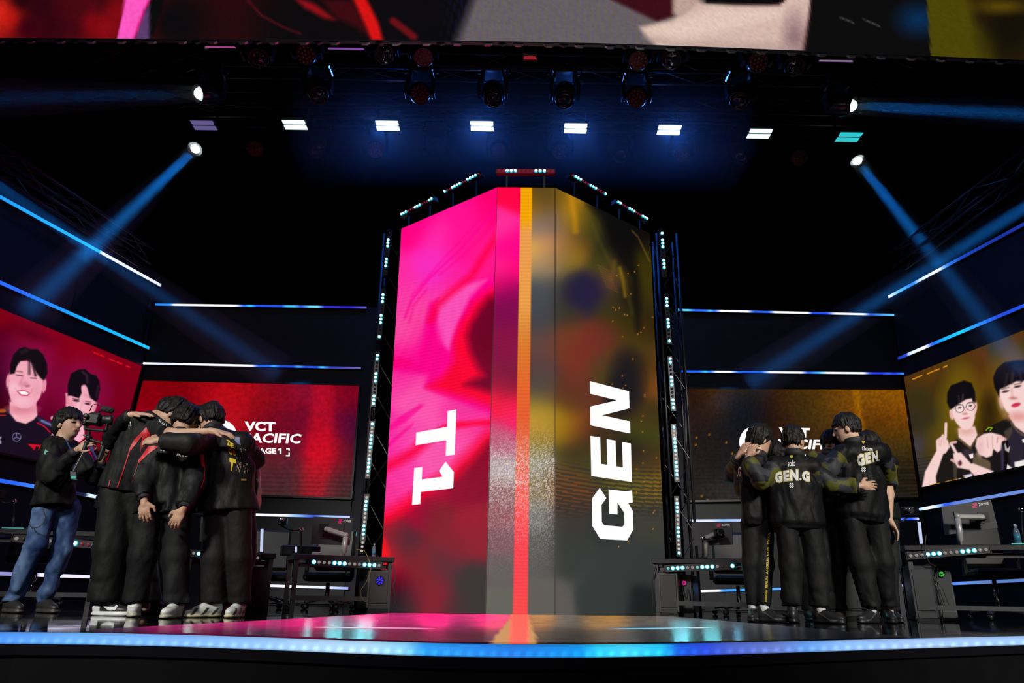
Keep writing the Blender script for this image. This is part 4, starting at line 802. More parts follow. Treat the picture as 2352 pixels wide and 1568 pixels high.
# ================================================================== LED pixel bars
LENS = {}
def lens_mat(ch):
    return {'W': emat('lens_white', (0.75, 1.0, 1.0), 90.0), 'C': emat('lens_cyan', (0.2, 0.9, 1.0), 90.0), 'c': emat('lens_teal', (0.15, 0.5, 0.5), 1.0),
            'w': emat('lens_warm', (0.55, 0.52, 0.45), 1.0), 'd': mat('lens_dark_blue', (0.03, 0.035, 0.07), 0.15), 'r': emat('lens_red', (0.16, 0.012, 0.03), 1.0),
            'k': mat('lens_grey', (0.08, 0.07, 0.065), 0.2), 'B': emat('lens_blue', (0.25, 0.7, 1.0), 90.0), 'g': emat('lens_greyw', (0.22, 0.2, 0.19), 1.0)}[ch]  # warm and grey lenses: light on unlit diodes given as faint glow
def lens_mesh(ch, r):
    key = (ch, round(r, 4))
    if key in LENS: return LENS[key]
    mb = MB(); mb.lathe([(r, -0.010), (r, 0.0), (r * 0.9, 0.006), (r * 0.62, 0.010), (0.0005, 0.012)], seg=14)
    o = mb.build('lens', lens_mat(ch), smooth=True); me = o.data; bpy.data.objects.remove(o); LENS[key] = me
    if ch in 'WCB':
        me.materials.append(emat('lens_glare', (0.02, 0.55, 0.70), 1.2))  # cyan glare around bright diodes painted as a glowing outer ring
        for p in me.polygons:
            if math.hypot(p.center.x, p.center.y) > r * 0.7: p.material_index = 1
    return me
M_BARH = mat('bar_housing', (0.035, 0.032, 0.035), 0.4, metal=0.4, var=0.2)
M_BARHR = mat('bar_housing_red_lit', (0.6, 0.03, 0.10), 0.4)  # red light from the tower screen put into the housing colour
def led_bar(A, B, pattern, label, n=Vector((0, -1, 0)), hw=None, hmat=None, group='pixel LED bars', over=0.6, post=0.0):
    A, B = Vector(A), Vector(B); d = B - A; N = len(pattern); sp = d.length / (N - 1); u = d.normalized(); n = Vector(n); n = (n - u * n.dot(u)).normalized()
    hw = hw or sp * 1.25
    e = empty('led_bar', A, label, 'light bar', group)
    mb = MB(); mb.bar(A - u * sp * over - n * 0.04, B + u * sp * over - n * 0.04, hw, 0.07, up=n); mb.build('housing', hmat or M_BARH, e)
    for s, P in ((-1, A), (1, B)):
        mb = MB(); mb.box(P + u * s * sp * (over + 0.15) - n * 0.045, (hw * 1.05, sp * 0.18, 0.085), Matrix((u.cross(n), u, n)).transposed()); mb.build('end_plate', M_BLACKMETAL, e)
    if post:
        for t in (0.15, 0.85):
            c = A + d * t - n * 0.05; mb = MB(); mb.bar(c, c - Vector((0, 0, post)) - n * 0.02, 0.025, 0.025); mb.build('mount_post', M_BLACKMETAL, e)
    q = Vector((0, 0, 1)).rotation_difference(n)
    for i, ch in enumerate(pattern):
        r = sp * (0.44 if ch in 'WCB' else 0.3)
        o = bpy.data.objects.new('lens', lens_mesh(ch, r)); COL.objects.link(o); o.parent = e
        o.location = (A + d * (i / (N - 1)) + n * 0.002) - A; o.rotation_mode = 'QUATERNION'; o.rotation_quaternion = q
    return e
YV = 9.9
ords = ['topmost', 'second from the top', 'middle', 'fourth from the top', 'lowest']
Lcol = [((893.8, 528.3), (884.7, 625.6), 'dddWWWdddWWWdd'), ((880.4, 669), (871.3, 773.3), 'dWWWdddWWWdddW'), ((867, 815.9), (857.7, 926.6), 'WWdddWWWdddWWW'), ((855.3, 973.6), (844.6, 1091), 'WwwCCCCwwCCCCw'), ((842, 1142), (831, 1264.7), 'wCCCwwwCCCwwww')]
Rcol = [((1520, 528), (1526.5, 630), 'dWdWWWdddWWWdd'), ((1530.5, 678), (1537.5, 783), 'dWWWdddWWWdddW'), ((1539, 824), (1546.5, 936), 'WWdddWWWdddWWW'), ((1547.5, 981), (1555, 1099), 'WwwCCCCwwCCCCw'), ((1554.5, 1146.5), (1559.6, 1269.6), 'wCCCwwwCCCwwwC')]
for side, colm in (('left', Lcol), ('right', Rcol)):
    for i, (a, b, p) in enumerate(colm):
        led_bar(at(*a, YV), at(*b, YV), p, '%s upright pixel light bar on the truss %s of the tower' % (ords[i], side))
def on_t(px, py, P, n): return onpl(px, py, P - Vector(n) * 0.05, n)
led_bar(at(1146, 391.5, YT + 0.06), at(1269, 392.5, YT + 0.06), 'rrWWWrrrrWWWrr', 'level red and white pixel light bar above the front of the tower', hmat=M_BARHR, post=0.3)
led_bar(on_t(1098.7, 399.3, PTL, NTL), on_t(1021.8, 439.5, PTL, NTL), 'rWWWWrrWWWWrrW', 'inner slanted pixel light bar above the pink face of the tower', NTL, hw=0.06, post=0.32)
led_bar(on_t(991.6, 456.5, PTL, NTL), on_t(922.5, 491.8, PTL, NTL), 'WWrrrCWWrrrCWW', 'outer slanted pixel light bar above the pink face of the tower', NTL, hw=0.06, post=0.32)
led_bar(on_t(1315.7, 402, PTR, NTR), on_t(1390.5, 445.2, PTR, NTR), 'rWWWrrrCWCrrrC', 'inner slanted pixel light bar above the gold face of the tower', NTR, hw=0.06, post=0.32)
led_bar(on_t(1419.5, 463.6, PTR, NTR), on_t(1486, 501.7, PTR, NTR), 'WCrrrCWCrrrCWC', 'outer slanted pixel light bar above the gold face of the tower', NTR, hw=0.06, post=0.32)

# ================================================================== trusses
M_TRUSS = mat('truss_black', (0.03, 0.03, 0.034), 0.35, metal=0.5, var=0.2)
M_TRUSSG = mat('truss_grey', (0.03, 0.03, 0.033), 0.4, metal=0.6, var=0.2)
def truss(a, b, w_, label, m=M_TRUSS, bay=0.5, r=0.025, group=None, name='truss', grp_up=(0, 0, 1)):
    a, b = Vector(a), Vector(b); d = b - a; L = d.length; u = d.normalized()
    x = u.cross(Vector(grp_up))
    if x.length < 0.01: x = Vector((1, 0, 0))
    x.normalize(); z = x.cross(u)
    e = empty(name, a, label, 'truss', group)
    cs = [x * sx * w_ / 2 + z * sz * w_ / 2 for sx, sz in ((-1, -1), (1, -1), (1, 1), (-1, 1))]
    for c in cs:
        mb = MB(); mb.tube([a + c, b + c], r, 8); mb.build('chord', m, e, smooth=True)
    nb = max(1, int(L / bay)); cache = {}
    for i in range(nb):
        p0, p1 = a + d * (i / nb), a + d * ((i + 1) / nb)
        for k in range(4):
            c0, c1 = cs[k], cs[(k + 1) % 4]
            key = (k, i % 2)
            if key not in cache:
                mb = MB(); s, t = (c0, c1) if i % 2 == 0 else (c1, c0)
                mb.tube([s, t + u * (L / nb)], r * 0.34, 5)
                o = mb.build('brace', m); cache[key] = o.data; bpy.data.objects.remove(o)
            o = bpy.data.objects.new('brace', cache[key]); COL.objects.link(o); o.parent = e; o.location = p0 - a
    return e
def yrow(px, y0, x0=455.0): return y0 + 0.0186 * (px - x0)
ROWS = {0: (8.7, 105), 1: (9.6, 140), 2: (10.6, 234), 3: (11.7, 258)}
TR = {}
for r, (Y, y0) in ROWS.items():
    if r == 0: y0 = 46
    A, B = at(-150, yrow(-150, y0), Y), at(2500, yrow(2500, y0), Y); z = (A.z + B.z) / 2
    A.z = at(300, yrow(300, y0), Y).z; B.z = at(2050, yrow(2050, y0), Y).z
    k = (B.z - A.z) / (at(2050, 500, Y).x - at(300, 500, Y).x)
    zc = (A.z + B.z) / 2 + 0.14
    TR[r] = zc
    truss((A.x, Y + 0.2, zc), (B.x, Y + 0.2, zc), 0.29, ['dark lighting truss just behind the overhead screen', 'dark lighting truss carrying the upper row of moving heads', 'dark lighting truss carrying the row of strobe panels', 'dark lighting truss carrying the lower row of moving heads'][r], bay=0.6, group='overhead lighting trusses')
# uprights beside the tower
for side, (pa, pb) in (('left', ((838, 1280), (898, 500))), ('right', ((1570, 1290), (1528, 500)))):
    b_ = at(*pa, YV + 0.25); t_ = at(*pb, YV + 0.25)
    xx = (b_.x + t_.x) / 2
    truss((xx + (0.1 if side == 'left' else -0.02), YV + 0.245, 0), (xx + (0.1 if side == 'left' else -0.02), YV + 0.245, t_.z - 0.35), 0.30, 'upright grey truss on the %s side of the tower holding pixel bars' % side, m=M_TRUSSG, bay=0.45, r=0.02)
# slanting truss pieces high at both sides
truss(onpl(-60, 330, PL + NL * 0.4, NL), onpl(335, 590, PL + NL * 0.4, NL), 0.26, 'slanting dark truss above the left wall strip lights', bay=0.5)
truss(onpl(2420, 330, PR + NR * 0.4, NR), onpl(2060, 600, PR + NR * 0.4, NR), 0.26, 'slanting dark truss above the right wall strip lights', bay=0.5)

# ================================================================== moving heads
M_FIX = mat('fixture_black', (0.012, 0.012, 0.014), 0.22, coat=0.3)
M_GLASS_D = mat('fixture_lens', (0.02, 0.02, 0.03), 0.04, coat=1.0)
M_BEAMLENS = emat('beam_lens', (0.85, 1.0, 1.0), 6.0)
M_CYANRING = emat('beam_ring', (0.05, 0.7, 0.95), 1.2)
M_WASHDOT = mat('wash_dot', (0.22, 0.03, 0.05), 0.25, coat=0.5)
def moving_head(px, py, Y, kind, aim, label, scale=1.0, zt=None, group='moving head lights'):
    """px,py: pixel of the head's pivot; zt: height of the truss it hangs from"""
    C0 = at(px, py, Y); s = 0.17 * scale
    e = empty('moving_head', C0, label, 'stage light', group)
    top = C0 + Vector((0, 0, 2.35 * s)); aim = Vector(aim).normalized()
    mb = MB(); mb.box(top, (2.3 * s, 1.7 * s, 0.8 * s), bev=0.12 * s); base = mb.build('base', M_FIX, e)
    for sx in (-1, 1):
        hp = [top + Vector((sx * 1.15 * s, -0.2 * s, 0.25 * s)), top + Vector((sx * 1.5 * s, -0.2 * s, 0.2 * s)), top + Vector((sx * 1.55 * s, -0.2 * s, -0.3 * s)), top + Vector((sx * 1.15 * s, -0.2 * s, -0.4 * s))]
        mb = MB(); mb.tube(hp, 0.06 * s, 6); mb.build('carry_handle', M_FIX, base, smooth=True)
        pts = [top + Vector((sx * 0.9 * s, 0, -0.4 * s)), C0 + Vector((sx * 1.25 * s, 0, 0.9 * s)), C0 + Vector((sx * 1.22 * s, 0, -0.35 * s))]
        mb = MB()
        mb.bar(pts[0], pts[1], 0.32 * s, 0.9 * s, up=(0, 1, 0), bev=0.06 * s); mb.bar(pts[1] + Vector((0, 0, .1 * s)), pts[2], 0.32 * s, 0.95 * s, up=(0, 1, 0), bev=0.06 * s)
        mb.build('yoke_arm', M_FIX, e)
    q = Vector((0, 0, 1)).rotation_difference(aim)
    mb = MB(); mb.lathe([(0.55 * s, -1.25 * s), (0.85 * s, -1.1 * s), (1.0 * s, -0.5 * s), (1.0 * s, 0.3 * s), (0.92 * s, 0.5 * s), (0.86 * s, 1.2 * s), (0.8 * s, 1.25 * s), (0.78 * s, 1.12 * s)], C0, aim, 20)
    head = mb.build('head', M_FIX, e, smooth=True)
    tip = C0 + aim * 1.16 * s
    if kind == 'wash':
        mb = MB(); mb.lathe([(0.8 * s, -0.02), (0.8 * s, 0.0), (0.0005, 0.004)], tip, aim, 20); mb.build('lens_plate', mat('wash_plate', (0.015, 0.01, 0.012), 0.3), head)
        mb = MB()
        for ring, cnt in ((0, 1), (0.33, 6), (0.64, 12)):
            for k in range(cnt):
                a = 2 * math.pi * k / cnt; c = tip + q @ Vector((ring * s * math.cos(a), ring * s * math.sin(a), 0.006))
                mb.lathe([(0.12 * s, 0), (0.10 * s, 0.012), (0.001, 0.018)], c, aim, 8)
        o = mb.build('diode_lenses', M_WASHDOT, head, smooth=True); o['kind'] = 'stuff'
    else:
        m = M_BEAMLENS if kind == 'beam' else M_GLASS_D
        if kind == 'beam':
            mb = MB(); mb.ball(tip - aim * 0.035, 0.088, 18); mb.build('lens', m, head, smooth=True)
            mb = MB(); mb.lathe([(0.104, -0.05), (0.108, 0.0), (0.096, 0.012), (0.09, -0.02)], tip - aim * 0.03, aim, 20); mb.build('lens_ring', M_CYANRING, head, smooth=True)
            kind = 'lit'
        else:
            mb = MB(); mb.lathe([(0.74 * s, -0.03), (0.74 * s, 0.0), (0.5 * s, 0.03 * s * 6), (0.0005, 0.05 * s * 6)], tip - aim * 0.02, aim, 20); mb.build('lens', m, head, smooth=True)
    zt = zt or top.z + 0.6
    mb = MB()
    for sx in (-0.6, 0.6): mb.tube([top + Vector((sx * s, 0.055, 0.2 * s)), Vector((top.x + sx * s, C0.y + 0.055, zt - 0.13))], 0.018, 6)
    mb.box(top + Vector((0, 0.055, 0.45 * s)), (1.6 * s, 0.06, 0.06)); mb.build('hook_clamp', M_STEEL if kind == 'x' else M_TRUSS, e)
    return e, tip
BEAMS = []
def beam_target(px, py, Y): return at(px, py, Y)
row1 = [(455, 215, 'beam', (-240, 232, 7.0)), (728, 205, 'spot', (900, 700, 7.5)), (965, 214, 'wash', (965, 420, 5.0)), (1132, 214, 'spot', (1140, 900, 6.5)), (1297, 217, 'spot', (1295, 900, 6.5)), (1462, 222, 'wash', (1462, 420, 5.0)), (1703, 218, 'spot', (1500, 700, 7.5)), (1960, 243, 'beam', (2620, 276, 7.6))]
for i, (px, py, k, t) in enumerate(row1):
    c = at(px, py, 9.6); tg = at(*t); aim = (tg - c).normalized()
    if k == 'beam':
        c0 = c - aim * 0.2; d = c0 - CAMP; dd = c0 - CAMP
        pz = dd.dot(FWD); px, py = CX + F * dd.dot(RT) / pz, CY - F * dd.dot(UPV) / pz
    lab = {0: 'lit moving head in the upper row throwing a beam to the left', 1: 'dark moving head turned right in the upper row, second from the left', 2: 'round multi-lens wash head on the left of the upper row', 3: 'dark spot head hanging left of centre in the upper row', 4: 'dark spot head hanging right of centre in the upper row', 5: 'round multi-lens wash head on the right of the upper row', 6: 'dark moving head turned left in the upper row, second from the right', 7: 'lit moving head in the upper row throwing a beam to the right'}[i]
    e, tip = moving_head(px, py, 9.6, k, aim, lab, zt=TR[1])
    if k == 'beam': BEAMS.append((tip, tg, 0.12 if i == 0 else 0.5))
row3 = [(448, 342, 'beam', (60, 715, 8.6)), (585, 339, 'wash', (620, 600, 6)), (727, 340, 'spot', (727, 700, 7)), (863, 341, 'wash', (850, 560, 6)), (1003, 340, 'spot', (1005, 700, 8.0)), (1146, 343, 'wash', (1150, 560, 6)), (1288, 345, 'wash', (1290, 560, 6)), (1425, 349, 'spot', (1423, 700, 8.0)), (1566, 351, 'wash', (1575, 560, 6)), (1702, 355, 'spot', (1700, 700, 7)), (1836, 359, 'wash', (1800, 600, 6)), (1970, 370, 'beam', (2350, 850, 9.4))]
nth = ['', 'second', 'third', 'fourth', 'fifth', 'sixth', 'seventh', 'eighth', 'ninth', 'tenth', 'eleventh', '']
for i, (px, py, k, t) in enumerate(row3):
    c = at(px, py, 11.7); tg = at(*t); aim = (tg - c).normalized()
    if k == 'beam':
        c0 = c - aim * 0.2; dd = c0 - CAMP; pz = dd.dot(FWD); px, py = CX + F * dd.dot(RT) / pz, CY - F * dd.dot(UPV) / pz
    lab = 'lit moving head in the lower row throwing a beam down to the %s' % ('left' if i == 0 else 'right') if k == 'beam' else 'dark %s head in the lower row, %s from the left' % ('multi-lens wash' if k == 'wash' else 'single-lens spot', nth[i])
    e, tip = moving_head(px, py, 11.7, k, aim, lab, scale=1.0, zt=TR[3])
    if k == 'beam': BEAMS.append((tip, tg, 1.0))
row0 = [(592, 128, 'spot', (700, 600, 5)), (705, 122, 'wash', (560, 300, 5)), (880, 116, 'spot', (980, 400, 6.5)), (972, 122, 'wash', (985, 500, 6.2)), (1466, 130, 'wash', (1452, 500, 6.2)), (1545, 128, 'spot', (1450, 400, 6.5)), (1738, 140, 'wash', (1900, 300, 5)), (1826, 146, 'spot', (1700, 600, 5))]
for i, (px, py, k, t) in enumerate(row0):
    c = at(px, py, 8.7); aim = (at(*t) - c)
    moving_head(px, py, 8.7, k, aim, 'dark head half hidden behind the overhead screen edge, %s from the left' % ['first', 'second', 'third', 'fourth', 'fifth', 'sixth', 'seventh', 'eighth'][i], scale=0.95, zt=TR[0] + 0.2)
# ---------------------------------------------------------------- strobe panels
def strobe(px, py, Y, wpx, hpx, col, st, skew, label, bars=2, hang=0.45):
    e = None; c = at(px, py, Y); k = Y / (F * ray(px, py).y) * 1.0
    wm = wpx * Y / F / ray(px, py).y * 1.0; hm = hpx * Y / F / ray(px, py).y * 1.25
    e = empty('strobe_panel', c, label, 'stage light', 'strobe panels')
    n = Vector((0, -0.62, -0.78)); xh = Vector((1, 0, 0)); up = xh.cross(n).normalized(); up = up if up.z > 0 else -up; M = Matrix((xh, -n, up)).transposed()
    mb = MB(); mb.box(c - n * 0.06, (wm * 1.12, 0.09, hm * 1.35), M, bev=0.01); mb.build('housing', M_FIX, e)
    m = emat('strobe_' + col, (0.45, 0.68, 1.0) if st > 5 else col, st)
    for i in range(bars):
        off = (i - (bars - 1) / 2) * hm * 0.56
        mb = MB(); sk = skew * off
        P = [c + xh * (sx * wm / 2 + skew * (off + sz * hm * 0.22)) + up * (off + sz * hm * 0.22) + n * 0.004 for sx, sz in ((-1, -1), (1, -1), (1, 1), (-1, 1))]
        mb.poly(P, 0.012, -n); mb.build('tube', m, e)
    for sx in (-1, 1):
        mb = MB(); mb.bar(c + xh * sx * wm * 0.5, c + xh * sx * wm * 0.5 + Vector((0, 0.1, hang)), 0.02, 0.04); mb.build('bracket', M_TRUSS, e)
    return e, c, n
ST = [(468, 288, '6a6098', 0.8, 0.35, 'dim violet strobe panel, first from the left in the strobe row'), (677, 287, 'd0ffff', 1.8, 0.25, 'pale mint strobe panel left of the blue strobe panels'), (890, 289, '4090ff', 14, 0.1, 'dazzling blue strobe panel, leftmost of the four blue ones'), (1107, 290, '4090ff', 14, 0.05, 'dazzling blue strobe panel, second of the four blue ones'), (1322, 295, '4090ff', 14, -0.05, 'dazzling blue strobe panel, third of the four blue ones'), (1537, 299, '4090ff', 14, -0.15, 'dazzling blue strobe panel, rightmost of the four blue ones'), (1745, 307, 'd0ffff', 1.8, -0.3, 'pale mint strobe panel right of the blue strobe panels'), (1950, 315, '30c8d0', 1.0, -0.45, 'teal strobe panel, last on the right in the strobe row')]
BLUE = []
for px, py, col, st, sk, lab in ST:
    e, c, n = strobe(px, py, 10.6, 51, 17, col, st, -sk, lab)
    if st > 5: BLUE.append((c, n))
for px, py, wpx, col, lab in ((506, 108.5, 70, 'b05090', 'pink lit panel edge under the left of the overhead screen'), (795, 112, 82, '9050b0', 'thin violet lit panel edge under the middle of the overhead screen'), (1920, 140, 78, '9a78a8', 'pale violet lit panel edge under the right of the overhead screen')):
    strobe(px, py, 8.75, wpx, 6, col, 0.8, 0.0, lab, bars=1, hang=max(0.3, TR[0] - at(px, py, 8.75).z))
e, c, n = strobe(1217, 133, 8.66, 30, 12, 'b0202c', 0.7, -0.4, 'small red floodlight above the middle of the stage', bars=1, hang=TR[0] - 0.13 - at(1217, 133, 8.66).z)
for c, n in BLUE:
    d = bpy.data.lights.new('strobe_glow', 'AREA'); d.shape = 'RECTANGLE'; d.size = 0.3; d.size_y = 0.1; d.energy = 42; d.color = (0.02, 0.16, 1.0)
    o = bpy.data.objects.new('strobe_glow', d); COL.objects.link(o); o.location = c + n * 0.05; o.rotation_euler = n.to_track_quat('-Z', 'Y').to_euler()
# ---------------------------------------------------------------- beams: real spot lights in strands of haze
BEAMS.append((at(-160, 322, 8.0), at(640, 860, 11.6), 0.45))
BEAMS.append((at(2560, 345, 8.0), at(1720, 880, 11.6), 0.8))
mh, nh, lh = _new('stage_haze'); nh.remove(nh['Principled BSDF'])
vs = nh.new('ShaderNodeVolumeScatter'); vs.inputs['Density'].default_value = 0.12; vs.inputs['Anisotropy'].default_value = 0.0
vs.inputs['Color'].default_value = (0.9, 0.95, 1, 1)
lh.new(vs.outputs[0], nh['Material Output'].inputs['Volume']); M_HAZE = mh
mg, ng, lg = _new('strobe_haze'); ng.remove(ng['Principled BSDF'])
vs = ng.new('ShaderNodeVolumeScatter'); vs.inputs['Density'].default_value = 0.03; vs.inputs['Color'].default_value = (0.9, 0.95, 1, 1)
lg.new(vs.outputs[0], ng['Material Output'].inputs['Volume'])
a_, b_ = at(700, 180, 10.2), at(1720, 390, 10.2)
mb = MB(); mb.box(((a_.x + b_.x) / 2, 10.3, (a_.z + b_.z) / 2), (b_.x - a_.x, 1.3, a_.z - b_.z)); o = mb.build('strobe_haze', mg); o['kind'] = 'stuff'; tag(o, 'thin haze glowing blue around the four blue strobe panels', 'haze')
blab = ['faint blue light beam crossing to the left from the upper row', 'blue light beam leaving to the right from the upper row', 'blue light beam slanting down to the left wall', 'blue light beam slanting down to the right wall', 'dim blue light beam entering from the left edge', 'broad blue light beam entering from the right edge']
for i, (a, b, k) in enumerate(BEAMS):
    d = (b - a); L = d.length; u = d.normalized()
    spot('beam_source', a + u * 0.07, b, 25000 * k, 3.6, (0.008, 0.26, 1.0), 0.075, 0.9)
    mb = MB(); r1 = 0.12 + L * math.tan(math.radians(2.2))
    mb.tube([a + u * 0.075, b], [0.13, r1 + 0.03], 20); o = mb.build('light_beam', M_HAZE); o['kind'] = 'stuff'
    tag(o, blab[i], 'light beam', 'light beams in the haze'); 
for m_ in MATS.values():
    if m_.name.startswith(('led_', 'strip_', 'lip_', 'lens_glare', 'lens_warm', 'lens_red', 'lens_grey', 'screen_')): m_.cycles.emission_sampling = 'NONE'
# ================================================================== player desks and what stands on them
M_DESK = mat('desk_black', (0.012, 0.010, 0.012), 0.35, var=0.2, bump=0.05)
M_DFRAME = mat('desk_frame', (0.055, 0.055, 0.058), 0.4, metal=0.5, var=0.15)
M_PC = mat('pc_case', (0.075, 0.078, 0.078), 0.42, metal=0.4, var=0.2)
M_PCD = mat('pc_dark', (0.012, 0.012, 0.013), 0.3, var=0.2)
M_ARM = mat('monitor_arm', (0.32, 0.32, 0.31), 0.4, metal=0.2, var=0.1)
M_MON = mat('monitor_shell', (0.035, 0.036, 0.04), 0.35, var=0.15)
M_CHROME = mat('chrome', (0.55, 0.55, 0.57), 0.12, metal=1.0, var=0.05)
M_CHAIR = mat('chair_black', (0.007, 0.008, 0.009), 0.5, bump=0.03)
M_TEAL = mat('teal_logo', (0.03, 0.50, 0.43), 0.4)
M_GLASSEDGE = mat('glass_edge', (0.15, 0.75, 0.68), 0.2)
M_PINKLOGO = mat('pink_logo', (0.6, 0.02, 0.12), 0.4)
M_LOGOW = mat('logo_white', (0.75, 0.75, 0.75), 0.5)
M_CABLE = mat('cable_black', (0.02, 0.02, 0.022), 0.5)
M_CABLEY = mat('cable_yellow', (0.22, 0.17, 0.03), 0.5)
def desk(l, r, dep, label, legs=('L', 'R'), th=0.055):
    A, B = at(l[0], l[1], l[2]), at(r[0], r[1], r[2]); z = (A.z + B.z) / 2; A.z = B.z = z
    u = (B - A).normalized(); n = Vector((u.y, -u.x, 0)); n = n if n.y < 0 else -n     # towards the camera
    e = empty('player_desk', (A.x, A.y, 0), label, 'desk')
    c = (A + B) / 2 - n * dep / 2; M = Matrix((u, -n, Vector((0, 0, 1)))).transposed()
    mb = MB(); mb.box(c - Vector((0, 0, th / 2)), ((B - A).length, dep, th), M, bev=0.006); mb.build('tabletop', M_DESK, e)
    L = (B - A).length
    for k, P in (('L', A + u * 0.04), ('R', B - u * 0.04)):
        for dd in (0.05, dep - 0.05):
            mb = MB(); q = P - n * dd; mb.bar((q.x, q.y, 0), (q.x, q.y, z - th), 0.045, 0.045, up=n); mb.build('leg', M_DFRAME, e)
        mb = MB(); q0, q1 = P - n * 0.05, P - n * (dep - 0.05)
        mb.bar((q0.x, q0.y, 0.03), (q1.x, q1.y, 0.03), 0.04, 0.04); mb.build('foot_rail', M_DFRAME, e)
    for zz, dd in ((0.13, 0.05), (z - th - 0.05, 0.12)):
        a, b = A + u * 0.04 - n * dd, B - u * 0.04 - n * dd
        mb = MB(); mb.bar((a.x, a.y, zz), (b.x, b.y, zz), 0.035, 0.045); mb.build('cross_rail', M_DFRAME, e)
    return dict(e=e, A=A, B=B, u=u, n=n, z=z, M=M, th=th)
def pos(D, px, py, back=0.0):
    """point on the vertical plane `back` metres behind the desk's front edge"""
    return onpl(px, py, D['A'] - D['n'] * back, D['n'])
def desk_bar(D, a, b, pat, label):
    P, Q = pos(D, *a, -0.02), pos(D, *b, -0.02)
    e = led_bar(P, Q, pat, label, D['n'], hw=0.075)
    return e
def pc(D, x0, x1, ytop, fan, label, back=0.0, fx=None, dep=0.4, shell=None, fy=0.25):
    A, B = pos(D, x0, ytop, back), pos(D, x1, ytop, back); z = A.z; A.z = B.z = 0; w_ = (B - A).length; n, u = D['n'], D['u']
    e = empty('computer_case', (A + B) / 2 - n * dep / 2, label, 'computer')
    mb = MB(); mb.box((A + B) / 2 - n * dep / 2 + Vector((0, 0, z / 2 + 0.015)), (w_, dep, z - 0.03), D['M'], bev=0.008); mb.build('case', shell or M_PC, e)
    f = (A + B) / 2 + n * 0.003
    for i, (z0, z1) in enumerate(((0.18 * z, 0.93 * z), (0.05 * z, 0.15 * z))):
        mb = MB(); mb.box(f + Vector((0, 0, (z0 + z1) / 2)), (w_ * 0.8, 0.012, z1 - z0), D['M'], bev=0.004); mb.build('panel', mat('pc_panel', (0.05, 0.053, 0.055), 0.35, metal=0.3), e)
    for sx in (-1, 1):
        for zz in (z - 0.02, 0.02):
            pass
    mb = MB(); mb.box(f + Vector((0, 0, 0.012)), (w_ * 0.9, 0.06, 0.024), D['M']); mb.build('foot', M_PCD, e)
    if fan:
        c = f + u * (0.12 * w_ if fx is None else fx * w_) + n * 0.012 + Vector((0, 0, z * (1 - fy))); r = w_ * 0.17
        mb = MB(); mb.lathe([(r * 1.15, 0), (r * 1.15, 0.012), (r * 1.0, 0.012), (r * 1.0, 0.0)], c, n, 20); fr = mb.build('fan_frame', M_PCD, e)
        m = emat('fan_' + fan, fan, 1.1)
        q = Vector((0, 0, 1)).rotation_difference(n)
        for k in range(7):
            a = 2 * math.pi * k / 7
            P = [c + q @ Vector((rr * math.cos(a + t), rr * math.sin(a + t), 0.006)) for rr, t in ((r * .35, 0), (r * .95, 0.25), (r * .95, 0.75), (r * .35, 0.55))]
            mb = MB(); mb.poly(P); mb.build('fan_blade', m, fr, recalc=False)
        mb = MB(); mb.lathe([(r * .32, 0), (r * .3, 0.014), (0.001, 0.016)], c, n, 12); mb.build('fan_hub', M_PCD, fr)
    return e
def monitor(D, c4, back, label, arm, logo=True, armback=None):
    """c4: pixel corners of the back shell (tl,tr,br,bl)"""
    P = [pos(D, *q, back) for q in c4]; n = D['n']
    nrm = (P[1] - P[0]).cross(P[3] - P[0]).normalized(); nrm = nrm if nrm.dot(n) > 0 else -nrm
    e = empty('monitor', (P[2] + P[3]) / 2, label, 'monitor')
    mb = MB(); mb.poly(P, 0.04, -nrm); mb.build('shell', M_MON, e)
    cc = sum(P, Vector()) / 4; In = [cc + (p - cc) * 0.94 - nrm * 0.041 for p in P]
    mb = MB(); mb.poly(In, 0.004, -nrm); mb.build('screen', emat('monitor_screen', (0.01, 0.012, 0.03), 1.0), e)
    In = [cc + (p - cc) * 0.55 + nrm * 0.001 for p in P]
    mb = MB(); mb.poly(In, 0.012, nrm); mb.build('back_cover', M_MON, e)
    if logo:
        X, Yv = P[1] - P[0], P[3] - P[0]
        def lf(u, v): return P[0] + X * (0.74 + 0.2 * u) + Yv * (0.16 - 0.09 * v) + nrm * 0.003
        o = text_on('lettering', 'ZOWIE', lf, M_LOGOW, e, 0.02); o['label'] = 'white maker lettering'
        for t, s, m in ((0.66, 0.05, M_PINKLOGO), (0.50, 0.035, mat('logo_dim', (0.06, 0.008, 0.012), 0.5))):
            c = P[0] + X * t + Yv * 0.13 + nrm * 0.003; a = X * s; b = Yv * s * 1.7
            mb = MB(); mb.poly([c - a - b * .9, c + a - b, c + a * 1.1 + b * .1, c + a * .3 + b * .2, c + a + b, c - a * .9 + b * .9, c - a * 1.1 + b * .1, c - a * .2 - b * .1]); mb.build('maker_mark', m, e, recalc=False)
    if arm:
        # arm: list of pixel points from the desk clamp upward to the screen
        Q = [pos(D, *q, armback if armback is not None else back - 0.06) for q in arm]; Q[0].z = D['z']
        mb = MB(); mb.tube([Q[0], Q[0].lerp(Q[1], 0.12), Q[0].lerp(Q[1], 0.2), Q[1]], [0.012, 0.012, 0.03, 0.03], 10); mb.build('arm_post', M_ARM, e, smooth=True)
        mb = MB(); mb.bar(Q[1], Q[2], 0.05, 0.055, up=n, bev=0.012); mb.build('arm_beam', M_ARM, e)
        mb = MB(); mb.ball(Q[1], 0.034); mb.build('arm_joint', M_ARM, e, smooth=True)
        tgt = Q[2] - n * 0.05
        mb = MB(); mb.bar(Q[2], tgt, 0.04, 0.04); mb.box(tgt, (0.1, 0.02, 0.1), D['M']); mb.build('mount_plate', M_BLACKMETAL, e)
    return e
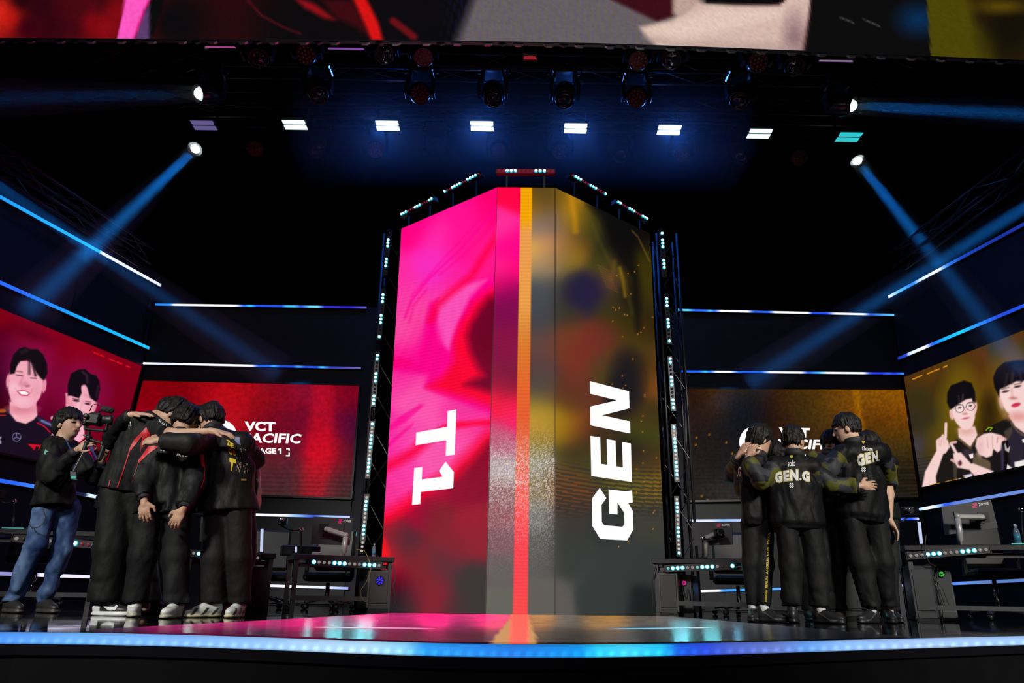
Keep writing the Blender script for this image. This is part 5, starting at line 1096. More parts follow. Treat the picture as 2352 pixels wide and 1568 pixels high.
def tube_lamp(D, px, y0, y1, back, label, r=0.016, lean=0):
    b, t = pos(D, px, y1, back), pos(D, px + lean, y0, back); b.z = D['z']
    e = empty('glow_tube', b, label, 'light tube')
    mb = MB(); mb.tube([b, b + Vector((0, 0, 0.02))], r * 1.5, 10); mb.build('socket', M_BLACKMETAL, e)
    mb = MB(); mb.tube([b + Vector((0, 0, 0.02)), t], r, 10); mb.build('tube', emat('glow_tube', (0.52, 0.6, 0.85), 1.0), e, smooth=True)
    mb = MB(); mb.tube([t, t + (t - b).normalized() * 0.015], r * 1.05, 10); mb.build('cap', M_CHROME, e)
def bottle(D, px, y0, y1, back, label):
    b, t = pos(D, px, y1, back), pos(D, px, y0, back); b.z = D['z']; h = t.z - b.z; r = h * 0.15
    e = empty('water_bottle', b, label, 'bottle')
    mb = MB(); mb.lathe([(r * .95, 0), (r, h * .05), (r, h * .58), (r * .85, h * .7), (r * .42, h * .84), (r * .4, h * .9)], b, seg=14); mb.build('bottle_body', mat('bottle_plastic', (0.25, 0.35, 0.45), 0.1, trans=0.6), e, smooth=True)
    mb = MB(); mb.lathe([(r * 1.02, h * .2), (r * 1.02, h * .5)], b, seg=14); mb.build('label_band', mat('bottle_label', (0.03, 0.16, 0.26), 0.4), e, smooth=True)
    mb = MB(); mb.lathe([(r * .45, h * .89), (r * .45, h * 1.0)], b, seg=10); mb.build('cap', mat('bottle_cap', (0.4, 0.45, 0.5), 0.4), e)
def cam_stand(D, px, ybase, yhead, back, label, hx=None, hy=None, kind='ball'):
    b, t = pos(D, px, ybase, back), pos(D, px, yhead, back); b.z = D['z']
    e = empty('webcam_stand', b, label, 'camera stand')
    mb = MB(); mb.lathe([(0.05, 0), (0.05, 0.012), (0.012, 0.02)], b, seg=12); mb.build('base', M_BLACKMETAL, e)
    mb = MB(); mb.tube([b, b.lerp(t, 0.45), b.lerp(t, 0.46), t], [0.011, 0.011, 0.008, 0.008], 8); mb.build('pole', M_BLACKMETAL, e, smooth=True)
    mb = MB(); mb.ball(t, 0.03); mb.build('ball_joint', M_CHROME, e, smooth=True)
    if hx:
        h = pos(D, hx, hy, back); mid = h.lerp(t, 0.5) - Vector((0, 0, 0.02))
        mb = MB(); mb.tube([t, mid, h], 0.01, 6); mb.build('side_arm', M_BLACKMETAL, e, smooth=True)
        mb = MB(); mb.box(h + Vector((0, 0, 0.06)), (0.1, 0.08, 0.09), bev=0.012); w_ = mb.build('camera_body', M_PCD, e)
        mb = MB(); mb.lathe([(0.035, 0), (0.038, 0.05), (0.03, 0.055)], h + Vector((0, -0.04, 0.06)), (0, -1, 0), 14); mb.build('camera_lens', mat('cam_glass', (0.03, 0.03, 0.04), 0.05, coat=1), w_, smooth=True)
        mb = MB(); mb.bar(h, h + Vector((0, 0, 0.02)), 0.03, 0.03); mb.build('camera_bracket', M_CHROME, w_)
def chair(px, Y, label, back_px=None, rot=0.0, logo=False, seat_z=0.46, hgt=1.08, z0=0.0, wid=0.5):
    x = flx(px, Y); e = empty('gaming_chair', (x, Y, z0), label, 'chair', rotz=rot)
    def L(v): return wmat(e) @ Vector(v)
    R = e.rotation_euler.to_matrix()
    for k in range(5):
        a = 2 * math.pi * k / 5 + 0.3; o = Vector((0.3 * math.cos(a), 0.3 * math.sin(a), 0))
        mb = MB(); mb.bar(L((0, 0, 0.13)), L(o + Vector((0, 0, 0.075))), 0.05, 0.03, bev=0.008); mb.build('base_leg', mat('base_alu', (0.22, 0.22, 0.23), 0.25, metal=0.9), e)
        mb = MB(); mb.lathe([(0.028, -0.025), (0.03, 0), (0.028, 0.025)], L(o + Vector((0, 0, 0.03))), R @ Vector((-math.sin(a), math.cos(a), 0)), 12); mb.build('caster', M_PCD, e, smooth=True)
    mb = MB(); mb.tube([L((0, 0, 0.1)), L((0, 0, seat_z - 0.06))], [0.03, 0.022], 10); mb.build('gas_lift', M_CHROME, e, smooth=True)
    mb = MB(); mb.box(L((0, 0, seat_z)), (wid, wid, 0.1), R, bev=0.03); mb.build('seat', M_CHAIR, e, smooth=False)
    mb = MB(); mb.box(L((0, 0.24, seat_z + 0.33)), (wid * 0.95, 0.09, 0.5), R @ Matrix.Rotation(-0.12, 3, 'X'), bev=0.03); mb.build('backrest', M_CHAIR, e)
    hz = hgt - 0.12
    mb = MB(); mb.box(L((0, 0.29, hz)), (wid * 0.66, 0.09, 0.22), R @ Matrix.Rotation(-0.12, 3, 'X'), bev=0.025); hd = mb.build('headrest', M_CHAIR, e)
    for sx in (-1, 1):
        mb = MB(); mb.bar(L((sx * wid * 0.55, 0.02, seat_z)), L((sx * wid * 0.55, 0.02, seat_z + 0.2)), 0.04, 0.05); mb.box(L((sx * wid * 0.55, -0.02, seat_z + 0.21)), (0.08, 0.26, 0.03), R, bev=0.008); mb.build('armrest', M_PCD, e)
    if logo:
        c = L((0.02, 0.235, hz)); nx = R @ Vector((0, -1, 0)); ux = R @ Vector((1, 0, 0))
        pts = []
        for k in range(14):
            a = -0.4 + k / 13 * 4.6; r = 0.07 * (1 - 0.03 * k); pts.append(c + ux * r * math.cos(a) + Vector((0, 0, r * math.sin(a))))
        for k in range(13, -1, -1):
            a = -0.4 + k / 13 * 4.6; r = 0.07 * (1 - 0.03 * k) - 0.028 + 0.0005 * k; pts.append(c + ux * r * math.cos(a) + Vector((0, 0, r * math.sin(a))))
        mb = MB(); mb.poly(pts, 0.006, nx); o = mb.build('emblem', M_TEAL, hd); o['label'] = 'teal swirl emblem'
    return e
def cable(pts, m, label, r=0.006):
    P = [Vector(p) for p in pts]
    # Catmull-Rom
    out = []
    Q = [P[0]] + P + [P[-1]]
    for i in range(1, len(Q) - 2):
        for k in range(6):
            t = k / 6; a, b, c, d = Q[i - 1], Q[i], Q[i + 1], Q[i + 2]
            out.append(0.5 * ((2 * b) + (c - a) * t + (2 * a - 5 * b + 4 * c - d) * t * t + (3 * b - a - 3 * c + d) * t ** 3))
    out.append(P[-1]); mb = MB(); mb.tube(out, r, 6); o = mb.build('cable', m, smooth=True); recenter(o); return tag(o, label, 'cable')

# ---- inner desk left of the tower
D3 = desk((676, 1270, 8.3), (907, 1281, 8.75), 0.6, 'black player desk just left of the tower with a light bar')
desk_bar(D3, (721, 1290), (871, 1298), 'CgggCCCgggCCCg', 'light bar under the desk just left of the tower')
pc(D3, 846, 898, 1307, '2020ff', 'grey computer case with a blue fan under the desk left of the tower', back=0.03, fx=0.02, fy=0.27)
monitor(D3, [(722, 1186), (812, 1190), (803, 1252), (714, 1249)], 0.22, 'monitor seen from behind on the desk just left of the tower', [(790, 1272), (794, 1229), (745, 1213)], armback=0.08)
tube_lamp(D3, 680, 1255, 1268, 0.1, 'short unlit tube stub at the left end of the desk by the tower', r=0.01)
cam_stand(D3, 692, 1269, 1217, 0.3, 'webcam on a bent stand on the desk left of the tower', hx=648, hy=1209)
bottle(D3, 858, 1248, 1276, 0.2, 'small water bottle on the desk just left of the tower')
mb = MB(); c = pos(D3, 690, 1260, 0.45); c.z = D3['z'] + 0.055; mb.box(c, (0.42, 0.2, 0.11), D3['M'], bev=0.01); o = mb.build('equipment_box', M_PCD); tag(o, 'black equipment box at the back of the desk left of the tower', 'box'); recenter(o)
mb = MB(); c = pos(D3, 728, 1265, 0.12); c.z = D3['z'] + 0.016; mb.box(c, (0.1, 0.07, 0.032), D3['M'], bev=0.006); o = mb.build('small_adapter', M_LOGOW); tag(o, 'small white adapter on the desk left of the tower', 'adapter'); recenter(o)
chair(748, 9.3, 'black gaming chair behind the desk just left of the tower', rot=0.0, hgt=0.78, seat_z=0.36)
cable([pos(D3, 818, 1262, -0.04), pos(D3, 836, 1264, -0.05), pos(D3, 846, 1282, -0.06), pos(D3, 852, 1305, -0.06), pos(D3, 842, 1335, -0.05), pos(D3, 828, 1358, -0.05), pos(D3, 836, 1380, -0.05), pos(D3, 846, 1378, -0.05)], M_CABLEY, 'thin yellow cable hanging from the desk left of the tower', 0.004)
cable([pos(D3, 903, 1296, -0.02), pos(D3, 908, 1330, -0.03), pos(D3, 903, 1345, -0.02), pos(D3, 908, 1375, -0.02), pos(D3, 902, 1400, -0.01)], M_CABLE, 'black cable loop at the right end of the desk left of the tower', 0.006)
# ---- outer desk behind the team in black and red
D2 = desk((430, 1262, 8.2), (634, 1272, 8.55), 0.6, 'black player desk behind the huddle in black and red')
desk_bar(D2, (445, 1270), (592, 1281), 'gWgkgWgkgkgWWg', 'light bar under the desk behind the huddle in black and red')
tube_lamp(D2, 601, 1214, 1262, 0.3, 'pale glowing tube on the desk behind the huddle in black and red', lean=1)
pc(D2, 566, 625, 1300, None, 'dark computer case under the desk behind the huddle in black and red', back=0.05, shell=M_PCD)
monitor(D2, [(462, 1187), (545, 1190), (540, 1246), (458, 1243)], 0.25, 'monitor seen from behind on the desk behind the huddle in black and red', [(528, 1262), (532, 1226), (490, 1215)], armback=0.1)
chair(606, 9.6, 'black gaming chair between the two desks left of the tower', rot=0.3, hgt=0.8, seat_z=0.36)
# ---- desk by the left wall
D1 = desk((-150, 1196, 7.6), (238, 1232, 8.0), 0.6, 'black player desk by the left wall behind the cameraman')
desk_bar(D1, (38, 1236), (232, 1252), 'gkkrrgkrWCrrWk', 'light bar under the desk behind the cameraman')
cam_stand(D1, 32, 1209, 1152, 0.2, 'tall webcam pole on the desk at the left edge', hx=-6, hy=1149)
mb = MB(); a, b = pos(D1, 4, 1212, -0.01), pos(D1, 55, 1211, -0.01); a.z = b.z = D1['z'] + 0.006; mb.bar(a - D1['n'] * 0.1, b - D1['n'] * 0.1, 0.2, 0.012); o = mb.build('glass_shelf', M_GLASSEDGE); tag(o, 'teal glass plate on the desk at the left edge', 'glass plate'); recenter(o)
chair(64, 8.6, 'dark gaming chair with a teal swirl emblem beside the cameraman', rot=0.25, logo=True, hgt=1.2, seat_z=0.5, wid=0.5)
# ---- inner desk right of the tower
D4 = desk((1497, 1287, 8.75), (1722, 1277, 8.35), 0.6, 'black player desk just right of the tower with a light bar')
desk_bar(D4, (1534.5, 1305), (1682.6, 1299), 'cCBCggcCCCgkkB', 'light bar under the desk just right of the tower')
pc(D4, 1510, 1556, 1314, None, 'grey computer case under the desk just right of the tower', back=0.03)
pc(D4, 1558, 1590, 1320, 'e0108c', 'dark computer with a magenta fan under the desk right of the tower', back=0.25, shell=M_PCD, fx=-0.1, fy=0.2)
monitor(D4, [(1590, 1200), (1681, 1199), (1683, 1250), (1595, 1253)], 0.25, 'monitor seen from behind on the desk just right of the tower', [(1622, 1279), (1622, 1235), (1645, 1224)], armback=0.12)
bottle(D4, 1711, 1252, 1276, 0.2, 'blue water bottle on the desk just right of the tower')
cam_stand(D4, 1614, 1280, 1236, 0.05, 'webcam on a stand before the monitor right of the tower', hx=1652, hy=1236)
chair(1700, 9.5, 'dark gaming chair behind the desk just right of the tower', rot=-0.2, hgt=1.0, seat_z=0.4, wid=0.55)
cable([pos(D4, 1505, 1300, -0.02), pos(D4, 1498, 1340, -0.03), pos(D4, 1500, 1380, -0.03), pos(D4, 1497, 1412, -0.02)], M_CABLE, 'black cable hanging at the left end of the desk right of the tower', 0.006)
cable([pos(D4, 1565, 1335, 0.2), pos(D4, 1572, 1370, 0.18), pos(D4, 1580, 1352, 0.2), pos(D4, 1586, 1380, 0.2)], M_CABLE, 'tangled black cable by the magenta fan computer', 0.005)
# ---- outer desk behind the team in black and olive
D5 = desk((1850, 1272, 8.4), (2064, 1258, 8.1), 0.6, 'black player desk behind the huddle in olive sleeved jackets')
desk_bar(D5, (1860, 1292), (2010, 1281), 'ggCgggBggkCggg', 'light bar under the desk behind the huddle in olive sleeves')
cam_stand(D5, 2058, 1260, 1202, 0.15, 'webcam cluster on a stand right of the olive sleeved huddle', hx=2085, hy=1186)
pc(D5, 1925, 1972, 1305, None, 'dark computer case under the desk behind the olive sleeved huddle', back=0.05, shell=M_PCD)
# ---- desk by the right wall
D6 = desk((2078, 1262, 8.1), (2480, 1238, 7.6), 0.6, 'black player desk by the right wall with a light bar')
desk_bar(D6, (2092, 1276), (2265, 1261.5), 'gggBBBgggBBBgg', 'light bar under the desk by the right wall')
pc(D6, 2086, 2140, 1298, None, 'dark panelled computer case under the desk by the right wall', back=0.03, shell=mat('pc_charcoal', (0.02, 0.02, 0.024), 0.35, var=0.2))
pc(D6, 2141, 2180, 1292, '10c020', 'pale computer tower with a green fan under the desk by the right wall', back=0.3, fx=-0.08, fy=0.2)
monitor(D6, [(2162, 1163), (2276, 1147), (2292, 1212), (2172, 1228)], 0.28, 'monitor seen from behind on the desk by the right wall', [(2206, 1241), (2199, 1186), (2262, 1187)], armback=0.1)
tube_lamp(D6, 2116, 1199, 1246, 0.1, 'pale glowing tube on the desk by the right wall', lean=-5)
bottle(D6, 2336, 1203, 1232, 0.12, 'water bottle with a blue label at the right edge')
cam_stand(D6, 2346, 1232, 1170, 0.2, 'webcam pole on the desk at the right edge', hx=2370, hy=1166)
mb = MB(); a, b = pos(D6, 2320, 1231, -0.01), pos(D6, 2400, 1231, -0.01); a.z = b.z = D6['z'] + 0.006; mb.bar(a - D6['n'] * 0.1, b - D6['n'] * 0.1, 0.2, 0.012); o = mb.build('glass_shelf', M_GLASSEDGE); tag(o, 'teal glass plate on the desk at the right edge', 'glass plate'); recenter(o)
chair(2300, 8.9, 'dark gaming chair with a teal swirl emblem behind the right wall desk', rot=-0.25, logo=True, hgt=1.28, seat_z=0.5)
for i, (x0, x1) in enumerate(((2140, 2150), (2148, 2162), (2156, 2152))):
    cable([pos(D6, x0, 1290, 0.2), pos(D6, x0 - 4, 1320 + i * 5, 0.22), pos(D6, x1, 1345, 0.2), pos(D6, x1 + 8, 1370 - i * 6, 0.2), pos(D6, x1 + 20, 1396, 0.2)], M_CABLE, ['leftmost', 'middle', 'rightmost'][i] + ' of three black cables hanging over the green fan computer', 0.005)['group'] = 'cables over the green fan computer'
cable([pos(D6, 2127, 1228, -0.03), pos(D6, 2125, 1262, -0.06), pos(D6, 2134, 1290, -0.05), pos(D6, 2150, 1300, 0.0)], M_CABLE, 'black cable looping over the light bar by the right wall', 0.005)
# ================================================================== people: smooth-blended body fields, meshed by surface nets
from mathutils.bvhtree import BVHTree
def V3(p): return np.array(p, 'f')
def n3(P, s, seed=0):
    """3D value noise in [-1,1]"""
    q = P * np.array(s, 'f') + 37.7 + seed * 11.3; i = np.floor(q).astype(np.int64); f = q - i; f = f * f * (3 - 2 * f)
    def h(a, b, c):
        x = (a * 374761393 + b * 668265263 + c * 2147483647 * 3 + seed * 974711) & 0x7fffffff
        x = ((x ^ (x >> 13)) * 1274126177) & 0x7fffffff; return (x % 65536) / 32768.0 - 1
    r = 0
    for dx in (0, 1):
        for dy in (0, 1):
            for dz in (0, 1):
                w_ = (f[..., 0] if dx else 1 - f[..., 0]) * (f[..., 1] if dy else 1 - f[..., 1]) * (f[..., 2] if dz else 1 - f[..., 2])
                r = r + w_ * h(i[..., 0] + dx, i[..., 1] + dy, i[..., 2] + dz)
    return r
def cone(a, b, ra, rb):
    a, b = V3(a), V3(b); d = b - a; L = float(d @ d) + 1e-9
    def f(P):
        q = P - a; h = np.clip(q @ d / L, 0, 1); return np.linalg.norm(q - h[..., None] * d, axis=-1) - (ra + (rb - ra) * h)
    return f
def chain(pts, rs): return [cone(pts[i], pts[i + 1], rs[i], rs[i + 1]) for i in range(len(pts) - 1)]
def ellip(c, r, R=None):
    c, r = V3(c), V3(r); R = np.eye(3, dtype='f') if R is None else np.array(R, 'f')
    def f(P):
        q = (P - c) @ R.T; k0 = np.linalg.norm(q / r, axis=-1); k1 = np.linalg.norm(q / (r * r), axis=-1) + 1e-6; return k0 * (k0 - 1) / k1
    return f
def sections(a, b, side, prof):
    """elliptical sections along a->b; prof = [(t, halfwidth, halfdepth)]"""
    a, b = V3(a), V3(b); d = b - a; L = np.linalg.norm(d); u = d / L; s = V3(side); s = s - u * (s @ u); s /= np.linalg.norm(s); w_ = np.cross(u, s)
    ts = [p[0] for p in prof]; wx = [p[1] for p in prof]; wy = [p[2] for p in prof]
    def f(P):
        q = P - a; z = q @ u; t = z / L; tc = np.clip(t, ts[0], ts[-1]); X = np.interp(tc, ts, wx); Y_ = np.interp(tc, ts, wy)
        x, y = q @ s, q @ w_; k = np.sqrt((x / X) ** 2 + (y / Y_) ** 2) + 1e-6; r = np.sqrt(x * x + y * y); dr = r * (1 - 1 / k)
        dz = np.maximum(np.maximum(t - ts[-1], ts[0] - t), 0) * L; return np.where(dz > 0, np.sqrt(np.maximum(dr, 0) ** 2 + dz * dz), np.maximum(dr, -0.06))
    return f
def smin(ds, k):
    r = ds[0]
    for d in ds[1:]:
        h = np.clip(0.5 + 0.5 * (r - d) / k, 0, 1); r = r * (1 - h) + d * h - k * h * (1 - h)
    return r
def surface(fn, lo, hi, res):
    lo, hi = np.array(lo, 'f'), np.array(hi, 'f'); n = np.maximum(((hi - lo) / res).astype(int) + 2, 4)
    ax = [lo[i] + np.arange(n[i], dtype='f') * res for i in range(3)]
    nb = (n + 3) // 4; cb_ = [lo[i] + (np.arange(nb[i], dtype='f') * 4 + 1.5) * res for i in range(3)]
    Cc = np.stack(np.meshgrid(*cb_, indexing='ij'), -1).reshape(-1, 3); vc = fn(Cc).reshape(nb); big = np.repeat(np.repeat(np.repeat(vc, 4, 0), 4, 1), 4, 2)[:n[0], :n[1], :n[2]]
    v = big.astype('f').copy(); need = np.abs(big) < 7.0 * res + 0.012
    ii = np.argwhere(need); v[need] = fn((lo + ii * res).astype('f'))
    v[0], v[-1], v[:, 0], v[:, -1], v[:, :, 0], v[:, :, -1] = [np.maximum(q, 1e-3) for q in (v[0], v[-1], v[:, 0], v[:, -1], v[:, :, 0], v[:, :, -1])]
    ins = v < 0; c = [(0, 0, 0), (1, 0, 0), (0, 1, 0), (1, 1, 0), (0, 0, 1), (1, 0, 1), (0, 1, 1), (1, 1, 1)]
    def sl(A, o): return A[o[0]:A.shape[0] - 1 + o[0], o[1]:A.shape[1] - 1 + o[1], o[2]:A.shape[2] - 1 + o[2]]
    cnt = sum(sl(ins, o).astype(int) for o in c); act = (cnt > 0) & (cnt < 8)
    if not act.any(): return np.zeros((0, 3)), np.zeros((0, 4), int)
    acc = np.zeros((act.sum(), 3), 'f'); num = np.zeros(act.sum(), 'f')
    for i in range(8):
        for j in range(i + 1, 8):
            df = np.array(c[j]) - np.array(c[i])
            if np.abs(df).sum() != 1: continue
            a, b = sl(v, c[i])[act], sl(v, c[j])[act]; x = (a < 0) != (b < 0); t = np.where(x, a / np.where(x, a - b, 1), 0)
            acc += (np.array(c[i], 'f') + t[:, None] * df) * x[:, None]; num += x
    ids = -np.ones(act.shape, int); ids[act] = np.arange(act.sum()); base = np.argwhere(act).astype('f'); Vv = lo + (base + acc / num[:, None]) * res
    Fs = []
    for axis in range(3):
        a = np.take(ins, range(0, n[axis] - 1), axis); b = np.take(ins, range(1, n[axis]), axis); x = a != b
        idx = np.argwhere(x); o1, o2 = [(axis + 1) % 3, (axis + 2) % 3]
        ok = (idx[:, o1] > 0) & (idx[:, o2] > 0) & (idx[:, o1] < n[o1] - 1) & (idx[:, o2] < n[o2] - 1); idx = idx[ok]
        def cell(d1, d2): q = idx.copy(); q[:, o1] -= d1; q[:, o2] -= d2; return ids[q[:, 0], q[:, 1], q[:, 2]]
        quad = np.stack([cell(1, 1), cell(0, 1), cell(0, 0), cell(1, 0)], -1); fl = a[idx[:, 0], idx[:, 1], idx[:, 2]]
        quad[~fl] = quad[~fl][:, ::-1]; Fs.append(quad)
    Fa = np.concatenate(Fs); Fa = Fa[(Fa >= 0).all(1)]
    return Vv, Fa
def bounds(pts, m): a = np.array([list(p) for p in pts]); return a.min(0) - m, a.max(0) + m
def lap(Vv, Fa, it=1, k=0.5):
    for _ in range(it):
        s = np.zeros_like(Vv); c = np.zeros(len(Vv))
        for i in range(4):
            np.add.at(s, Fa[:, i], Vv[Fa[:, (i + 1) % 4]] + Vv[Fa[:, (i + 3) % 4]]); np.add.at(c, Fa[:, i], 2)
        Vv = Vv * (1 - k) + k * s / np.maximum(c, 1)[:, None]
    return Vv
def join(meshes):
    Vs, Fs, Cs, o = [], [], [], 0
    for v, f, c in meshes:
        if len(v) == 0: continue
        Vs.append(v); Fs.append(f + o); Cs.append(np.broadcast_to(np.array(c, 'f'), (len(v), 3))); o += len(v)
    return np.concatenate(Vs), np.concatenate(Fs), np.concatenate(Cs)
M_SKIN = attr_mat('skin', 0.5, 0.4, 0.08, 90)
M_CLOTH = attr_mat('cloth', 0.7, 0.22, 0.7, 18, stretch=(1, 1, 0.6))
M_NYLON = attr_mat('nylon', 0.58, 0.16, 1.0, 13, stretch=(1, 1, 0.5))
M_HAIR = attr_mat('hair', 0.5, 0.22, 0.5, 140, stretch=(1, 1, 0.3))
M_SHOE = attr_mat('shoe_leather', 0.4, 0.4, 0.15, 60)
def hand_mesh(wr, dirv, normal, thumb_side, curl, col, size=1.0, spread=0.12):
    """five-fingered hand. dirv: wrist->knuckles, normal: back of the hand, thumb_side: +1/-1 along cross(dirv,normal)"""
    d = V3(dirv); d /= np.linalg.norm(d); n = V3(normal); n = n - d * (n @ d); n /= np.linalg.norm(n); s = np.cross(d, n) * thumb_side; wr = V3(wr); k = size
    fs = [cone(wr - d * 0.035 * k, wr + d * 0.02 * k, 0.028 * k, 0.027 * k), ellip(wr + d * 0.052 * k, (0.05 * k, 0.019 * k, 0.043 * k), np.stack([d, n, s]))]
    fing = []; tips = []
    for i, (off, L) in enumerate(((0.031, 0.072), (0.0105, 0.08), (-0.0105, 0.075), (-0.031, 0.058))):
        b = wr + d * (0.09 - 0.004 * abs(i - 1)) * k + s * off * k; a = (off / 0.031) * spread; dd = d * math.cos(a) + s * math.sin(a); cu = curl[i] if isinstance(curl, (list, tuple)) else curl
        d1 = dd * math.cos(cu * 0.6) - n * math.sin(cu * 0.6); d2 = dd * math.cos(cu * 1.5) - n * math.sin(cu * 1.5); d3 = dd * math.cos(cu * 2.2) - n * math.sin(cu * 2.2)
        p1 = b + d1 * L * 0.45 * k; p2 = p1 + d2 * L * 0.32 * k; p3 = p2 + d3 * L * 0.25 * k
        fing.append(smin_f(chain([b - d * 0.02 * k, b, p1, p2, p3], [0.0095 * k, 0.0098 * k, 0.009 * k, 0.0082 * k, 0.0068 * k]), 0.004)); tips.append(p3)
    cu = curl[4] if isinstance(curl, (list, tuple)) and len(curl) > 4 else 0.5
    tb = wr + d * 0.025 * k + s * 0.03 * k; t1 = tb + (d * 0.6 + s * 0.75 - n * 0.2 * cu) * 0.045 * k; t2 = t1 + (d * 0.85 + s * (0.5 - 0.7 * cu) - n * 0.6 * cu) * 0.035 * k
    fs2 = smin_f(fs + [cone(tb, t1, 0.016 * k, 0.012 * k)], 0.012); th = cone(t1, t2, 0.0115 * k, 0.009 * k)
    def fn(P): return smin([smin([fs2(P)] + [th(P)], 0.006)] + [f(P) for f in fing], 0.0035)
    lo, hi = bounds([wr - d * 0.07 * k, t2, tb] + tips + [wr + s * 0.06, wr - s * 0.06, wr + d * 0.1 * k], 0.03)
    v, f = surface(fn, lo, hi, 0.0052)
    return lap(v, f, 1, 0.4), f, col
def smin_f(fs, k): return lambda P: smin([f(P) for f in fs], k)
def basis(fw, up=(0, 0, 1)):
    fw = V3(fw); fw /= np.linalg.norm(fw); up = V3(up); up = up - fw * (up @ fw); up /= np.linalg.norm(up); rt = np.cross(fw, up); return rt, fw, up
def head_mesh(c, fw, up, neck, skin, s=1.0, face=True):
    """c: head centre; fw: facing; returns skin mesh. neck: point at the neck base"""
    rt, fw, up = basis(fw, up); c = V3(c); R = np.stack([rt, fw, up])
    def L(x, y, z): return c + (rt * x + fw * y + up * z) * s
    fs = [ellip(L(0, -0.01, 0.03), (0.076 * s, 0.096 * s, 0.088 * s), R), ellip(L(0, 0.022, -0.03), (0.064 * s, 0.075 * s, 0.085 * s), R), ellip(L(0, 0.045, -0.085), (0.036 * s, 0.042 * s, 0.032 * s), R)]
    nose = smin_f(chain([L(0, 0.09, 0.012), L(0, 0.112, -0.028)], [0.009 * s, 0.015 * s]), 0.01)
    brow = cone(L(-0.035, 0.082, 0.022), L(0.035, 0.082, 0.022), 0.013 * s, 0.013 * s)
    lips = cone(L(-0.02, 0.092, -0.058), L(0.02, 0.092, -0.058), 0.009 * s, 0.009 * s)
    ears = [ellip(L(sx * 0.078, -0.008, -0.015), (0.010 * s, 0.022 * s, 0.034 * s), R) for sx in (-1, 1)]
    nk = cone(L(0, -0.02, -0.06), V3(neck), 0.056 * s, 0.064 * s)
    def fn(P):
        d = smin([f(P) for f in fs], 0.03); d = smin([d, nk(P)], 0.03); d = smin([d, nose(P)], 0.012); d = smin([d, brow(P)], 0.02); d = smin([d, lips(P)], 0.012)
        for e in ears: d = smin([d, e(P)], 0.008)
        return d
    lo, hi = bounds([L(-.1, -.13, -.14), L(.1, .14, .14), neck, L(.1, -.13, .14), L(-.1, .14, -.14)], 0.075 * s)
    v, f = surface(fn, lo, hi, 0.0075)
    v = lap(v, f, 1, 0.4); q = (v - c) @ R.T / s; col = np.tile(np.array(skin, 'f'), (len(v), 1))
    red = np.exp(-((np.abs(q[:, 0]) - 0.04) ** 2 + (q[:, 2] + 0.03) ** 2) / 0.0008) * (q[:, 1] > 0.03); col = col * (1 - 0.12 * red[:, None] * np.array([0, 1, 1]))
    m = (np.abs(q[:, 0]) < 0.026) & (np.abs(q[:, 2] + 0.058) < 0.009) & (q[:, 1] > 0.08); col[m] = np.array(skin) * (0.85, 0.62, 0.60)
    if face:
        for sx in (-1, 1):
            e = np.hypot((q[:, 0] - sx * 0.032) / 0.016, (q[:, 2] - 0.0) / 0.007) < 1; e &= q[:, 1] > 0.05; col[e] = (0.012, 0.008, 0.007)
            b = np.hypot((q[:, 0] - sx * 0.033) / 0.024, (q[:, 2] - 0.026) / 0.006) < 1; b &= q[:, 1] > 0.05; col[b] = (0.015, 0.011, 0.01)
    return v, f, col
def hair_mesh(c, fw, up, s=1.0, fringe=0.03, nape=-0.055, vol=1.0, side=-0.03, seed=0, part=0.0, rough=1.0):
    rt, fw, up = basis(fw, up); c = V3(c); R = np.stack([rt, fw, up])
    def L(x, y, z): return c + (rt * x + fw * y + up * z) * s
    A = ellip(L(0, -0.010, 0.036), (0.090 * s * vol, 0.112 * s * vol, 0.104 * s * vol), R); B = ellip(L(0, -0.042, -0.02), (0.081 * s * vol, 0.072 * s * vol, 0.10 * s * vol), R)
    def fn(P):
        q = (P - c) @ R.T / s; d = smin([A(P), B(P)], 0.03)
        # locks fall from the crown: radial stripes around the whorl, broken up along their length
        ang = np.arctan2(q[:, 0], q[:, 1] + 0.05); rad = np.hypot(q[:, 0], q[:, 1] + 0.05)
        w_ = np.stack([ang * 0.06 + 0.02 * q[:, 2], rad * 0.4, q[:, 2]], -1)
        d = d + rough * (0.010 * n3(w_, (150, 40, 14), seed) + 0.007 * n3(q, (26, 26, 40), seed + 3) + 0.004 * n3(w_, (420, 60, 20), seed + 4))
        lim = np.interp(q[:, 1], [-0.09, -0.045, -0.012, 0.02, 0.055], [nape, nape + 0.004, side - 0.012, side + 0.012, fringe]) + 0.016 * n3(w_, (260, 4, 4), seed + 5) + part * q[:, 0]
        return np.maximum(d, (lim - q[:, 2]) * s)
    lo, hi = bounds([L(x, y, z) for x in (-.1, .1) for y in (-.13, .11) for z in (-.14, .15)], 0.03 * vol)
    v, f = surface(fn, lo, hi, 0.0062); return lap(v, f, 1, 0.25), f
